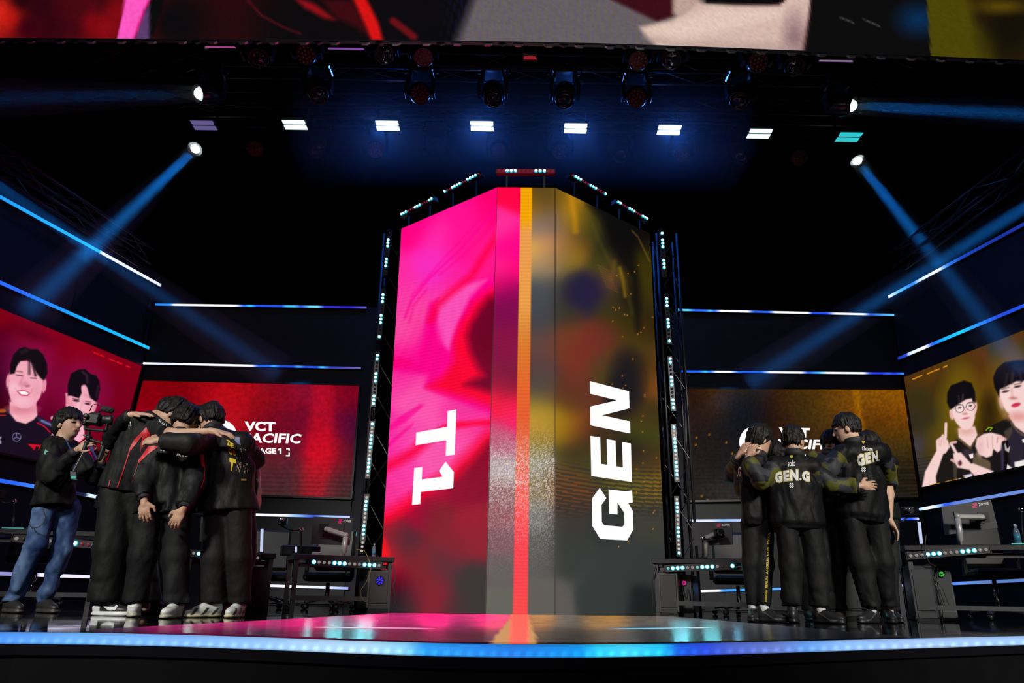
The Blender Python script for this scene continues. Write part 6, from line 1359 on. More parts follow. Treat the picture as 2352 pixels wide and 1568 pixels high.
def shoe_mesh(heel, toe, kind, s=1.0):
    """heel,toe: floor points"""
    h, t = V3(heel), V3(toe); d = t - h; L = np.linalg.norm(d); d /= L; up = np.array([0, 0, 1.0], 'f'); sd = np.cross(d, up); R = np.stack([d, sd, up])
    def P_(x, y, z): return h + d * x * L + sd * y + up * z
    body = [ellip(P_(0.20, 0, 0.062), (0.24 * L, 0.040 * s, 0.056 * s), R), ellip(P_(0.62, 0, 0.042), (0.38 * L, 0.047 * s, 0.040 * s), R), cone(P_(0.2, 0, 0.06), P_(0.2, 0, 0.115), 0.043 * s, 0.042 * s), ellip(P_(0.44, 0, 0.07), (0.2 * L, 0.036 * s, 0.036 * s), R)]
    sole = [ellip(P_(0.22, 0, 0.016), (0.25 * L, 0.046 * s, 0.026 * s), R), ellip(P_(0.66, 0, 0.014), (0.36 * L, 0.052 * s, 0.024 * s), R)]
    def fn(P): return np.maximum(np.minimum(smin([f(P) for f in body], 0.03), smin([f(P) for f in sole], 0.03)), -P[:, 2] + 0.001)
    lo, hi = bounds([P_(-.1, -.07, 0), P_(1.1, .07, 0), P_(0, .07, .18), P_(1, -.07, .18)], 0.02)
    v, f = surface(fn, lo, hi, 0.0075); v = lap(v, f, 1, 0.3); q = (v - h) @ R.T; x, y, z = q[:, 0] / L, q[:, 1], q[:, 2]
    if kind == 'black': c = np.where((z < 0.028)[:, None], (0.012, 0.012, 0.013), (0.016, 0.016, 0.018)); st = np.abs(z - (0.03 + 0.05 * (1 - x) + 0.02 * np.sin(x * 7))) < 0.004; c = np.where((st & (x > .25) & (x < .85) & (np.abs(y) > .02))[:, None], (0.10, 0.10, 0.105), c)
    elif kind == 'white': c = np.where((z < 0.03)[:, None], (0.48, 0.46, 0.36), (0.72, 0.74, 0.70)); w_ = np.abs(np.sin(z * 95 + x * 3)) < 0.16; c = np.where((w_ & (z > .035))[:, None], np.array(c) * 0.62, c)
    elif kind == 'cream': c = np.where((z < 0.032)[:, None], (0.62, 0.56, 0.36), (0.62, 0.66, 0.62)); w_ = (np.sin(x * 22 + z * 60) > 0.55) & (z > 0.02) & (z < 0.07); c = np.where(w_[:, None], (0.03, 0.03, 0.03), c)
    elif kind == 'dunk': c = np.where((z < 0.034)[:, None], (0.75, 0.77, 0.76), np.where(((x < 0.26) | ((x > 0.3) & (x < 0.52) & (z > .085)))[:, None], (0.72, 0.74, 0.74), (0.018, 0.018, 0.02)))
    elif kind == 'red': c = np.where((z < 0.03)[:, None], (0.4, 0.38, 0.38), (0.05, 0.012, 0.015))
    else: c = np.where((z < 0.03)[:, None], (0.045, 0.045, 0.045), (0.022, 0.022, 0.022))
    return v, f, np.array(c, 'f')
BODIES = {}
def person(key, label, Y, J, face_dir, head_up=(0, 0, 1), skin=(0.50, 0.30, 0.21), top='nylon', col=None, hem=None, torso=(0.20, 0.235, 0.225), depth=0.62, sleeve=(0.078, 0.07, 0.056), pant=(0.112, 0.092, 0.074), pantcol=(0.016, 0.017, 0.018), fold=1.0, hands=(), hair=None, shoes=(), headsize=1.1, bare=(), nape_collar=True, socks=None, skip_body=False, neckr=0.062, seed=0, sl_end=None, hide_face=False, pmat=None, cuffs=True, hemz=0.10, bomber=False):
    """J: joints in photo pixels plus depth offset; torso half widths at hip, waist, shoulder"""
    def j(n):
        q = J[n]
        return np.array(at(q[0], q[1], Y + q[2]), 'f')
    K = {n: j(n) for n in J}
    for a in ('akL', 'akR'):
        if a in K:
            q = J[a]; K[a] = np.array((flx(q[0], Y + q[2]), Y + q[2], 0.10), 'f')
    ctr = Vector(((K['hip'][0]), float(K['hip'][1]), 0))
    e = empty('person', ctr, label, 'person', key)
    side = K['shR'] - K['shL']
    # -- top garment
    hipc, ch, nk = K['hip'], K['chest'], K['neck']
    h0_ = -0.02 if hem is None else hem
    tw = sections(hipc, ch, side, ([(h0_, torso[0] * 0.88, torso[0] * 0.88 * depth), (h0_ + 0.07, torso[0] * 0.9, torso[0] * 0.9 * depth), (h0_ + 0.15, torso[0] * 1.02, torso[0] * 1.02 * depth)] if bomber else [(h0_, torso[0], torso[0] * depth)]) + [ (0.3, torso[1], torso[1] * depth), (0.75, torso[1] * 1.0, torso[1] * depth), (1.0, torso[2] * 0.94, torso[2] * depth * 0.9)])
    yoke = [cone(K['shL'], K['shR'], sleeve[0] * 1.12, sleeve[0] * 1.12), cone(ch, nk, 0.10, neckr + 0.012)]
    arms = {}
    for s in 'LR':
        if 'el' + s in K:
            arms[s] = chain([K['sh' + s], K['el' + s], K['wr' + s]], [sleeve[0], sleeve[1], sleeve[2]]) if s not in bare else [cone(K['sh' + s], K['sh' + s] + (K['el' + s] - K['sh' + s]) * 0.72, sleeve[0] * 1.08, sleeve[1] * 1.15)]
    armfs = [f for a in arms.values() for f in a]
    u = (ch - hipc) / np.linalg.norm(ch - hipc); hv = hipc + (ch - hipc) * (-0.02 if hem is None else hem)
    cutplanes = []
    for s in 'LR':
        if s in arms and s not in bare:
            d = K['wr' + s] - K['el' + s]; d /= np.linalg.norm(d); cutplanes.append((K['wr' + s], d))
        elif s in arms:
            d = K['el' + s] - K['sh' + s]; L = np.linalg.norm(d); d /= L; cutplanes.append((K['sh' + s] + d * L * 0.74, d))
    amp = 0.015 * fold
    def top_fn(P):
        dt = smin([tw(P)] + [f(P) for f in yoke], 0.06); da = [f(P) for f in armfs]
        d = smin([dt] + da, 0.035) if da else dt
        d = d + amp * n3(P, (9, 9, 3), seed) + amp * 0.7 * (1 - 2 * np.abs(n3(P + 0.03 * n3(P, (5, 5, 5), seed + 9)[:, None], (15, 15, 6), seed + 1))) + amp * 0.3 * n3(P, (34, 34, 22), seed + 2)
        near = smin(da, 0.02) if da else 1e3
        d = np.where(near > dt, np.maximum(d, -((P - hv) @ u)), d)
        for (p, w_) in cutplanes:
            q = P - p; k = q @ w_; dist = np.linalg.norm(q, axis=-1); d = np.where(dist < 0.17, np.maximum(d, k), d)
        # open collar
        return np.maximum(d, (P - nk) @ ((nk - ch) / np.linalg.norm(nk - ch)) - 0.012)
    pts = [hipc, ch, nk, K['shL'], K['shR']] + [K[n] for n in ('elL', 'elR', 'wrL', 'wrR') if n in K]
    lo, hi = bounds(pts, 0.27); lo[2] = max(lo[2], float(min(hv[2] - 0.12, min(p[2] for p in pts) - 0.15)))
    v, f = surface(top_fn, lo, hi, 0.0125); v = lap(v, f, 1, 0.35)
    dA = np.min([q(v) for q in armfs], 0) if armfs else np.full(len(v), 9.0); dT = np.minimum(tw(v), np.min([q(v) for q in yoke], 0))
    rel = (v - hipc) @ u / np.linalg.norm(ch - hipc)
    sx = side / np.linalg.norm(side); lat = (v - hipc) @ sx
    sl = dA < dT - 0.004
    c = col(v, sl, rel, lat, K) if callable(col) else np.tile(np.array(col, 'f'), (len(v), 1))
    c = np.where(sl[:, None], np.array(c) * 0.62, np.array(c) * 0.40)
    if bomber: c = np.where(((rel < h0_ + 0.1) & ~sl)[:, None], c * 0.6, c)
    garment = np_mesh('jacket' if top == 'nylon' else 'shirt', v, f, M_NYLON if top == 'nylon' else M_CLOTH, e, c)
    # collar ring and cuffs
    if nape_collar:
        ax = (nk - ch) / np.linalg.norm(nk - ch); mb = MB(); mb.lathe([(neckr + 0.022, -0.045), (neckr + 0.026, -0.01), (neckr + 0.022, 0.022), (neckr + 0.012, 0.024), (neckr + 0.010, -0.02)], Vector(nk), Vector(ax), 20)
        mb.build('collar', mat('rib_knit', (0.013, 0.013, 0.015), 0.7, bump=0.08, bscale=120), e, smooth=True)
    if cuffs:
        for s in 'LR':
            if s in arms and s not in bare:
                d = K['wr' + s] - K['el' + s]; d /= np.linalg.norm(d); mb = MB(); r = sleeve[2]
                mb.lathe([(r * 0.92, -0.03), (r * 0.8, -0.005), (r * 0.62, 0.02), (r * 0.55, 0.02), (r * 0.5, -0.02)], Vector(K['wr' + s]), Vector(d), 16); mb.build('cuff', mat('rib_knit', (0.013, 0.013, 0.015), 0.7), e, smooth=True)
    # -- trousers
    legs = []; lp = []
    for s in 'LR':
        if 'ak' + s in K:
            a = K['ak' + s].copy(); hp = K['hp' + s]; kn = K['kn' + s]; legs += chain([hp, kn, a], (pant[0] * 0.9, pant[1], pant[2])); lp += [hp, kn, a]
    if legs:
        pel = cone(K['hpL'] + (0, 0.01, 0.03), K['hpR'] + (0, 0.01, 0.03), pant[0] * 0.88, pant[0] * 0.88)
        def leg_fn(P):
            d = smin([q(P) for q in legs] + [pel(P)], 0.03)
            low = np.clip((0.45 - P[:, 2]) / 0.4, 0, 1)
            d = d + 0.011 * fold * n3(P, (11, 11, 3), seed + 7) + 0.012 * fold * (1 - 2 * np.abs(n3(P + 0.04 * n3(P, (6, 6, 6), seed + 9)[:, None], (8, 8, 11), seed + 8))) * (0.25 + low) + 0.004 * fold * n3(P, (30, 30, 20), seed + 10)
            return np.maximum(d, hemz - P[:, 2] + 0.012 * n3(P, (12, 12, 1), seed))
        lo, hi = bounds(lp, 0.2); lo[2] = 0.0; v, f = surface(leg_fn, lo, hi, 0.014); v = lap(v, f, 1, 0.35)
        pc_ = pantcol(v) if callable(pantcol) else np.tile(np.array(pantcol, 'f'), (len(v), 1))
        np_mesh('trousers', v, f, pmat or M_CLOTH, e, np.array(pc_) * (0.40 if not callable(pantcol) else 0.62))
    # -- body: one mesh (torso, limbs, neck, head, hands)
    inner = [sections(hipc, ch, side, [(0, 0.09, 0.07), (0.5, 0.11, 0.08), (1, 0.14, 0.085)]), cone(ch, nk, 0.08, 0.055), cone(K['shL'], K['shR'], 0.05, 0.05)]
    bp = list(pts)
    for s in 'LR':
        if 'el' + s in K: inner += chain([K['sh' + s], K['el' + s], K['wr' + s]], [0.05, 0.041, 0.027])
        if 'ak' + s in K: inner += chain([K['hp' + s], K['kn' + s], K['ak' + s] + (0, 0, -0.04)], [0.062, 0.046, 0.034]); bp += [K['hp' + s], K['kn' + s], K['ak' + s]]
    lo, hi = bounds(bp, 0.13); lo[2] = max(lo[2], 0.005)
    inn = smin_f(inner, 0.03); v, f = surface(inn, lo, hi, 0.0145); v = lap(v, f, 1, 0.3); bm_ = [(v, f, skin)]
    if 'head' in K: bm_.append(head_mesh(K['head'], face_dir, head_up, nk - (nk - ch) * 0.05, skin, headsize, not hide_face))
    for (hs, dv, nv, ts, curl) in hands:
        w_ = K['wr' + hs]; a = K['el' + hs]; dd = np.array(dv, 'f'); bm_.append(hand_mesh(w_ + dd / np.linalg.norm(dd) * 0.03, dv, nv, ts, curl, skin))
    v, f, c = join(bm_); np_mesh('body', v, f, M_SKIN, e, c)
    if hair and 'head' in K:
        kw = dict(hair); hc = kw.pop('col', (0.010, 0.009, 0.009)); v, f = hair_mesh(K['head'], face_dir, head_up, headsize, seed=seed, **kw); np_mesh('hair', v, f, M_HAIR, e, np.tile(np.array(hc, 'f'), (len(v), 1)))
    for (s, toe_px, toe_dy, kind) in shoes:
        a = K['ak' + s]; q = J['ak' + s]; t = np.array((flx(toe_px, Y + q[2] + toe_dy), Y + q[2] + toe_dy, 0)); h0 = np.array((a[0], a[1], 0)); d = t - h0; d /= np.linalg.norm(d); L = 0.29
        heel = h0 - d * 0.075; v, f, c = shoe_mesh(heel, heel + d * L, kind); o = np_mesh('shoe', v, f, M_SHOE, e, c)
        if socks:
            mb = MB(); mb.lathe([(0.045, -0.03), (0.044, 0.06), (0.046, 0.09)], (float(a[0]), float(a[1]), 0.08), (0, 0, 1), 14); mb.build('sock', mat('white_sock', (0.68, 0.68, 0.68), 0.8, bump=0.3, bscale=90), e, smooth=True)
    BODIES[label] = (e, K)
    return e, K, garment
def wbvh(o):
    M = wmat(o); me = o.data; return BVHTree.FromPolygons([M @ v.co for v in me.vertices], [list(p.vertices) for p in me.polygons])
def decal(name, o, polys, m, parent, off=0.0045, maxlen=4.0, label=None):
    """flat print laid on the cloth: photo-pixel polygons pressed on the surface of o"""
    bv = wbvh(o); bm = bmesh.new()
    for pts, tris in polys:
        vs = [bm.verts.new((p[0], p[1], 0)) for p in pts]
        for t in tris:
            try: bm.faces.new([vs[i] for i in t])
            except ValueError: pass
    for _ in range(3):
        es = [e for e in bm.edges if e.calc_length() > maxlen]
        if not es: break
        bmesh.ops.subdivide_edges(bm, edges=es, cuts=1); bmesh.ops.triangulate(bm, faces=bm.faces)
    last = None; dead = []
    for v in bm.verts:
        d = ray(v.co.x, v.co.y).normalized(); h = bv.ray_cast(CAMP, d)
        if h[0] is None: dead.append(v)
        else: v.co = h[0] - d * off
    if dead: bmesh.ops.delete(bm, geom=dead, context='VERTS')
    if parent is not None: bm.transform(wmat(parent).inverted())
    me = bpy.data.meshes.new(name); bm.to_mesh(me); bm.free(); me.materials.append(m); me.polygons.foreach_set('use_smooth', [True] * len(me.polygons)); ob = bpy.data.objects.new(name, me); COL.objects.link(ob); ob.parent = parent
    if label: ob['label'] = label
    return ob
def dpoly(pts):
    return (pts, tessellate_polygon([[Vector((p[0], p[1], 0)) for p in pts]]))
def dtext(body, tl, tr, br, bl, bold=0.02, arc=0.0):
    V, Fc = text_mesh(body, bold); tl, tr, br, bl = [np.array(q, float) for q in (tl, tr, br, bl)]
    pts = []
    for u, v in V:
        q = (bl * (1 - u) + br * u) * (1 - v) + (tl * (1 - u) + tr * u) * v; q[1] -= arc * (1 - (2 * u - 1) ** 2); pts.append((q[0], q[1]))
    return (pts, Fc)
def dline(P, w_):
    out = []
    for a, b in zip(P, P[1:]):
        d = np.array(b, float) - np.array(a, float); n = np.array((-d[1], d[0])) / (np.linalg.norm(d) + 1e-9) * w_ / 2
        out.append(dpoly([tuple(np.array(a) + n), tuple(np.array(b) + n), tuple(np.array(b) - n), tuple(np.array(a) - n)]))
    return out
# ================================================================== the people
BLK = (0.014, 0.0145, 0.016)
def plain(c): return lambda v, sl, rel, lat, K: np.tile(np.array(c, 'f'), (len(v), 1))
def camo(v, sl, rel, lat, K, body=(0.012, 0.0125, 0.014), amt=1.0):
    c = np.tile(np.array(body, 'f'), (len(v), 1)); w_ = v + 0.03 * np.stack([n3(v, (12, 12, 12), 31), n3(v, (12, 12, 12), 32), n3(v, (12, 12, 12), 33)], -1)
    a = n3(w_, (9, 9, 14), 21); b = n3(w_, (11, 11, 16), 22)
    s = np.where((a > -0.08)[:, None], (0.13, 0.13, 0.022), np.where((b > 0.1)[:, None], (0.02, 0.022, 0.028), (0.06, 0.063, 0.072)))
    c[sl] = s[sl]; return c
M_RED = mat('print_red', (0.55, 0.012, 0.02), 0.5)
M_PRINTW = mat('print_white', (0.62, 0.62, 0.60), 0.55)
M_PRINTGOLD = mat('print_gold', (0.45, 0.36, 0.05), 0.5)
M_PRINTY = mat('print_yellow', (0.62, 0.46, 0.02), 0.5)
SK1, SK2, SK3 = (0.56, 0.34, 0.23), (0.50, 0.30, 0.20), (0.60, 0.38, 0.27)
HR = dict(fringe=0.045, nape=-0.06, side=-0.02, vol=1.0)
TEAM_L, TEAM_R = 'huddle in black and red', 'huddle in olive sleeved jackets'
YL, YR = 6.05, 7.0
# ---- left huddle -----------------------------------------------------------
# player at the far left behind, arm over the tall player's shoulder
person(TEAM_L, 'person in a dark jacket mostly hidden behind the tall bowed player', YL + 0.45, dict(
    hip=(290, 1145, 0), chest=(318, 1010, 0), neck=(360, 968, 0), head=(392, 950, 0.05), shL=(285, 985, -0.05), shR=(350, 985, 0.1), elL=(256, 1010, -0.3), wrL=(298, 953, -0.56),
    hpL=(275, 1150, 0), hpR=(320, 1150, 0.05), knL=(268, 1270, 0), knR=(330, 1270, 0.1), akL=(262, 1390, 0), akR=(345, 1390, 0.1)),
    (0.9, 0.3, -0.3), (0.5, 0.2, 0.8), SK3, col=plain((0.012, 0.013, 0.015)), hands=[('L', (1, 0.0, 0.08), (0, -0.3, 1), 1, 0.25)], hair=HR, shoes=[('R', 380, -0.05, 'red')], torso=(0.25, 0.2, 0.18), seed=1, hem=-0.2)
# tall player bowed to the right, red-panelled shirt
e1, K1, g1 = person(TEAM_L, 'tall person in a black short sleeved shirt with red panels bowing over the huddle', YL, dict(
    hip=(283, 1112, 0), chest=(322, 1000, 0.0), neck=(362, 958, 0.02), head=(398, 951, 0.06), shL=(316, 968, -0.04), shR=(368, 986, 0.02), elR=(396, 996, -0.28), wrR=(484, 990, -0.30),
    hpL=(262, 1140, 0), hpR=(306, 1140, 0.06), knL=(252, 1262, -0.02), knR=(318, 1265, 0.15), akL=(234, 1385, 0), akR=(332, 1390, 0.22)),
    (0.75, 0.35, -0.62), (0.62, 0.25, 0.72), SK1, top='cloth', col=plain((0.020, 0.021, 0.023)), bare='R', hands=[('R', (1, 0.05, -0.12), (0.1, -0.35, 0.9), 1, 0.28)],
    hair=dict(fringe=0.05, nape=-0.045, side=-0.01, vol=0.98), shoes=[('L', 290, -0.02, 'dunk')], torso=(0.175, 0.17, 0.165), sleeve=(0.085, 0.085, 0.06), pant=(0.125, 0.125, 0.118), pantcol=(0.017, 0.018, 0.018), depth=0.72, seed=2, hem=-0.13, nape_collar=False)
sh1 = [c for c in e1.children if c.name.startswith('shoe')][0]
decal('side_mark', sh1, [dpoly([(232, 1383), (240, 1391), (252, 1394), (262, 1393), (268, 1388), (270, 1391), (266, 1399), (256, 1402), (245, 1399), (237, 1392)])], mat('shoe_mark', (0.7, 0.72, 0.72), 0.4), sh1, off=0.003)
decal('red_panel', g1, [dpoly([(336, 980), (333, 993), (318, 1012), (302, 1032), (297, 1030), (308, 1009), (322, 995)]), dpoly([(336, 980), (346, 1000), (344, 1010), (330, 1035), (322, 1050), (323, 1020), (328, 1000)])], M_RED, g1)
decal('red_piping', g1, dline([(299, 1030), (288, 1065), (278, 1095), (269, 1119)], 2.6), M_RED, g1)
decal('red_piping', g1, dline([(253, 1102), (248, 1120)], 2.2), M_RED, g1)
decal('number_print', g1, [dtext('SI', (289, 972), (300, 967), (302, 978), (291, 983))], M_PRINTW, g1)
decal('sleeve_print', g1, [dtext('Ro1', (366, 962), (384, 972), (382, 979), (364, 969), 0.01)], M_PRINTW, g1)
# person in the long jacket with yellow print
e3, K3, g3 = person(TEAM_L, 'person in a long dark jacket with a yellow back print and cream shoes', YL, dict(
    hip=(520, 1165, 0), chest=(522, 1040, 0), neck=(487, 984, 0.02), head=(483, 963, 0.05), shL=(484, 1012, -0.02), shR=(556, 1018, 0.05), elL=(430, 1019, -0.46), wrL=(373, 1012, -0.50), elR=(584, 1055, 0.22), wrR=(552, 1062, 0.45),
    hpL=(498, 1170, 0), hpR=(546, 1170, 0), knL=(492, 1280, -0.03), knR=(548, 1280, 0.02), akL=(484, 1385, 0), akR=(545, 1383, 0.1)),
    (-0.7, 0.6, -0.45), (-0.3, 0.3, 0.9), SK2, top='nylon', col=plain((0.022, 0.021, 0.021)), hands=[('L', (-1, 0, 0.0), (-0.1, -0.7, 0.6), 1, 0.9)], hair=dict(fringe=0.045, nape=-0.06, side=-0.015, vol=1.0),
    shoes=[('L', 440, -0.12, 'cream'), ('R', 532, -0.12, 'cream')], torso=(0.265, 0.215, 0.165), sleeve=(0.088, 0.085, 0.07), pant=(0.118, 0.10, 0.092), pantcol=(0.022, 0.021, 0.021), fold=0.55, seed=3, hem=-0.08)
for i, (ch, q) in enumerate((('Z', [(519, 1008), (529, 1012), (531, 1026), (521, 1022)]), ('E', [(528, 1015), (536, 1018), (538, 1030), (530, 1027)]), ('O', [(523, 1026), (532, 1029), (535, 1046), (526, 1043)]), ('8', [(533, 1030), (540, 1033), (543, 1048), (536, 1046)]), ('7', [(527, 1050), (539, 1054), (538, 1062), (528, 1060)]))):
    decal('yellow_letter', g3, [dtext(ch, *q, bold=0.06)], M_PRINTY, g3)
decal('yellow_bolt', g3, [dpoly([(527, 1050), (543, 1056), (541, 1064), (536, 1062), (533, 1080), (530, 1082), (531, 1062), (527, 1060)])], M_PRINTY, g3)
decal('figure_print', g3, [dpoly([(532, 1001), (550, 1003), (553, 1022), (545, 1018)])], mat('print_blue', (0.12, 0.14, 0.26), 0.5), g3)
rs = random.Random(5); ps = []
for i in range(34):
    x, y = rs.uniform(541, 569), rs.uniform(1020, 1083); ps.append(dpoly([(x, y), (x + rs.uniform(1, 4), y + rs.uniform(-2, 2)), (x + rs.uniform(0, 3), y + rs.uniform(3, 8))]))
o = decal('figure_print', g3, ps, mat('print_sand', (0.30, 0.26, 0.17), 0.6), g3); o['kind'] = 'stuff'
decal('hem_tag', g3, [dpoly([(554, 1099), (566, 1099.5), (566, 1104), (554, 1103.5)])], mat('print_tan', (0.28, 0.19, 0.06), 0.5), g3)
decal('pocket_print', g3, dline([(484, 1186), (489, 1186), (493, 1192)], 1.5), M_PRINTW, g3)
# person behind on the right of the left huddle, forearm hanging
person(TEAM_L, 'person behind the yellow printed jacket with one bare forearm hanging down', YL + 0.5, dict(
    hip=(535, 1160, 0), chest=(530, 1035, 0), neck=(500, 990, 0), head=(462, 968, 0.1), shL=(490, 1015, 0.05), shR=(560, 1020, 0), elR=(587, 1088, -0.1), wrR=(593, 1126, -0.22),
    hpL=(515, 1165, 0), hpR=(560, 1165, 0), knL=(515, 1275, 0), knR=(562, 1275, 0), akL=(512, 1388, 0.1), akR=(530, 1388, 0)),
    (-0.8, -0.1, -0.4), (-0.3, 0, 0.9), SK3, top='cloth', col=plain((0.02, 0.014, 0.018)), bare='R', hands=[('R', (0.1, -0.1, -1), (0.9, -0.4, 0), 1, 0.85)], hair=HR, shoes=[('R', 510, -0.12, 'red')], seed=4, torso=(0.18, 0.18, 0.16), pantcol=(0.03, 0.014, 0.018), nape_collar=False)
# shorter player in the middle, hands behind the back
e2, K2, g2 = person(TEAM_L, 'shorter person in a black track jacket with both hands behind the back', YL - 0.22, dict(
    hip=(374, 1160, 0), chest=(395, 1045, 0.06), neck=(420, 998, 0.14), head=(428, 968, 0.20), shL=(358, 1028, 0.0), shR=(452, 1030, 0.1), elL=(325, 1092, -0.10), wrL=(331, 1143, -0.22), elR=(448, 1108, -0.06), wrR=(425, 1162, -0.2),
    hpL=(340, 1172, 0.0), hpR=(408, 1172, 0.02), knL=(326, 1275, 0), knR=(404, 1278, 0.02), akL=(305, 1388, 0.04), akR=(400, 1386, 0)),
    (0.25, 0.85, -0.55), (0.1, 0.5, 0.85), SK2, top='nylon', col=plain((0.020, 0.021, 0.022)), hands=[('L', (0.25, -0.1, -1), (0.1, -1, 0.1), -1, 0.55), ('R', (-0.35, -0.1, -0.8), (0, -1, 0.1), 1, 0.6)],
    hair=dict(fringe=0.045, nape=-0.07, side=-0.03, vol=1.03), shoes=[('L', 309, 0.3, 'white'), ('R', 380, -0.16, 'white')], torso=(0.205, 0.185, 0.165), sleeve=(0.085, 0.088, 0.06), pant=(0.118, 0.105, 0.095), fold=1.1, seed=6, hem=-0.2, depth=0.74)
decal('red_panel', g2, [dpoly([(341, 1024), (356, 1023), (364, 1026), (340, 1042), (326, 1056), (316, 1066), (318, 1056), (330, 1040)])], M_RED, g2)
decal('red_panel', g2, [dpoly([(458, 1042), (468, 1044), (471, 1075), (463, 1068)])], M_RED, g2)
decal('red_piping', g2, dline([(318, 1062), (308, 1090), (302, 1112)], 1.6), mat('print_darkred', (0.16, 0.006, 0.012), 0.5), g2)
decal('red_piping', g2, dline([(471, 1075), (469, 1100), (462, 1120)], 1.6), M_RED, g2)
decal('back_lettering', g2, [dtext('X', (367, 1026), (377, 1027), (378, 1036), (368, 1035), 0.03)], M_PRINTW, g2)
decal('back_lettering', g2, [dtext('ATE', (404, 1038), (433, 1040), (433, 1049), (404, 1047), 0.03)], M_PRINTW, g2)
# ---- right huddle ------------------------------------------------------------
person(TEAM_R, 'person hidden behind the long haired player with an arm round his back', YR + 0.5, dict(
    hip=(1770, 1190, 0), chest=(1772, 1090, 0), neck=(1776, 1062, 0), head=(1779, 1048, -0.05), shL=(1735, 1080, 0), shR=(1805, 1080, 0), elL=(1684, 1090, -0.25), wrL=(1694, 1052, -0.5), 
    hpL=(1755, 1200, 0), hpR=(1795, 1200, 0), knL=(1755, 1290, 0), knR=(1850, 1290, 0), akL=(1750, 1390, 0), akR=(1862, 1390, 0)),
    (0.3, -0.8, -0.5), (0, 0, 1), SK2, col=camo, hands=[('L', (0.55, -0.2, 0.9), (-0.5, -0.5, 0.6), 1, 0.3)], hair=dict(fringe=0.03, nape=-0.08, side=-0.04, vol=1.05), shoes=[('R', 1872, -0.1, 'black')], seed=11, sleeve=(0.085, 0.08, 0.06), torso=(0.2, 0.2, 0.18), nape_collar=False)
person(TEAM_R, 'person in all black standing in the middle behind the olive sleeved huddle', YR + 0.35, dict(
    hip=(1905, 1180, 0), chest=(1905, 1075, 0), neck=(1908, 1040, 0), head=(1912, 1022, 0), shL=(1872, 1062, 0), shR=(1938, 1062, 0), hpL=(1893, 1200, 0), hpR=(1920, 1200, 0), knL=(1893, 1290, 0), knR=(1922, 1290, 0.05), akL=(1900, 1390, 0), akR=(1930, 1390, 0.1)),
    (-0.3, -0.9, -0.3), (0, 0, 1), SK2, top='cloth', col=plain((0.006, 0.006, 0.007)), hair=dict(fringe=0.03, nape=-0.08, side=-0.04, vol=1.05), seed=12, pantcol=(0.006, 0.006, 0.007), torso=(0.17, 0.17, 0.16), shoes=[('L', 1905, -0.2, 'black')])
person(TEAM_R, 'person behind the tallest player with a bare arm hanging on the right', YR + 0.5, dict(
    hip=(2022, 1190, 0), chest=(2012, 1075, 0), neck=(2004, 1038, 0), head=(1996, 1022, 0.05), shL=(1978, 1058, 0), shR=(2036, 1062, 0), elR=(2043, 1135, -0.05), wrR=(2044, 1194, -0.16),
    hpL=(2010, 1205, 0), hpR=(2040, 1205, 0), knL=(2015, 1290, 0), knR=(2045, 1290, 0), akL=(2020, 1390, 0.1), akR=(2050, 1390, 0)),
    (-0.8, -0.3, -0.3), (0, 0, 1), SK1, top='cloth', col=camo, bare='R', hands=[('R', (0.35, -0.1, -0.9), (0.9, -0.2, 0.3), -1, 0.35)], hair=dict(fringe=0.03, nape=-0.07, side=-0.03, vol=1.03), seed=13, pantcol=(0.026, 0.028, 0.03), torso=(0.2, 0.19, 0.17), shoes=[('R', 2066, -0.15, 'black')], nape_collar=False, sleeve=(0.085, 0.085, 0.06))
eR1, KR1, gR1 = person(TEAM_R, 'long haired person in a black jacket with side-striped trousers at the left of the huddle', YR + 0.05, dict(
    hip=(1738, 1196, 0), chest=(1733, 1085, 0), neck=(1739, 1042, 0.02), head=(1746, 1010, 0.03), shL=(1705, 1066, 0), shR=(1768, 1068, 0.12), elR=(1790, 1100, 0.2), wrR=(1810, 1070, 0.4), elL=(1702, 1120, 0.14), wrL=(1716, 1150, 0.35),
    hpL=(1723, 1208, 0.04), hpR=(1755, 1208, 0), knL=(1726, 1295, 0.04), knR=(1757, 1295, 0), akL=(1733, 1388, 0.06), akR=(1757, 1386, -0.02)),
    (0.93, 0.25, -0.28), (0.2, 0, 0.98), SK1, col=lambda v, sl, rel, lat, K: camo(v, sl, rel, lat, K, (0.014, 0.012, 0.014)), hair=dict(fringe=0.02, nape=-0.10, side=-0.038, vol=1.07), shoes=[('L', 1727, -0.2, 'black'), ('R', 1795, -0.1, 'black')], socks=True, hemz=0.135, torso=(0.165, 0.165, 0.155), pant=(0.092, 0.082, 0.06), seed=14, bomber=True, fold=0.9, hem=-0.10)
decal('back_lettering', gR1, [dtext('.G', (1692, 1072), (1702, 1071), (1702, 1094), (1693, 1095), 0.05)], M_PRINTW, gR1)
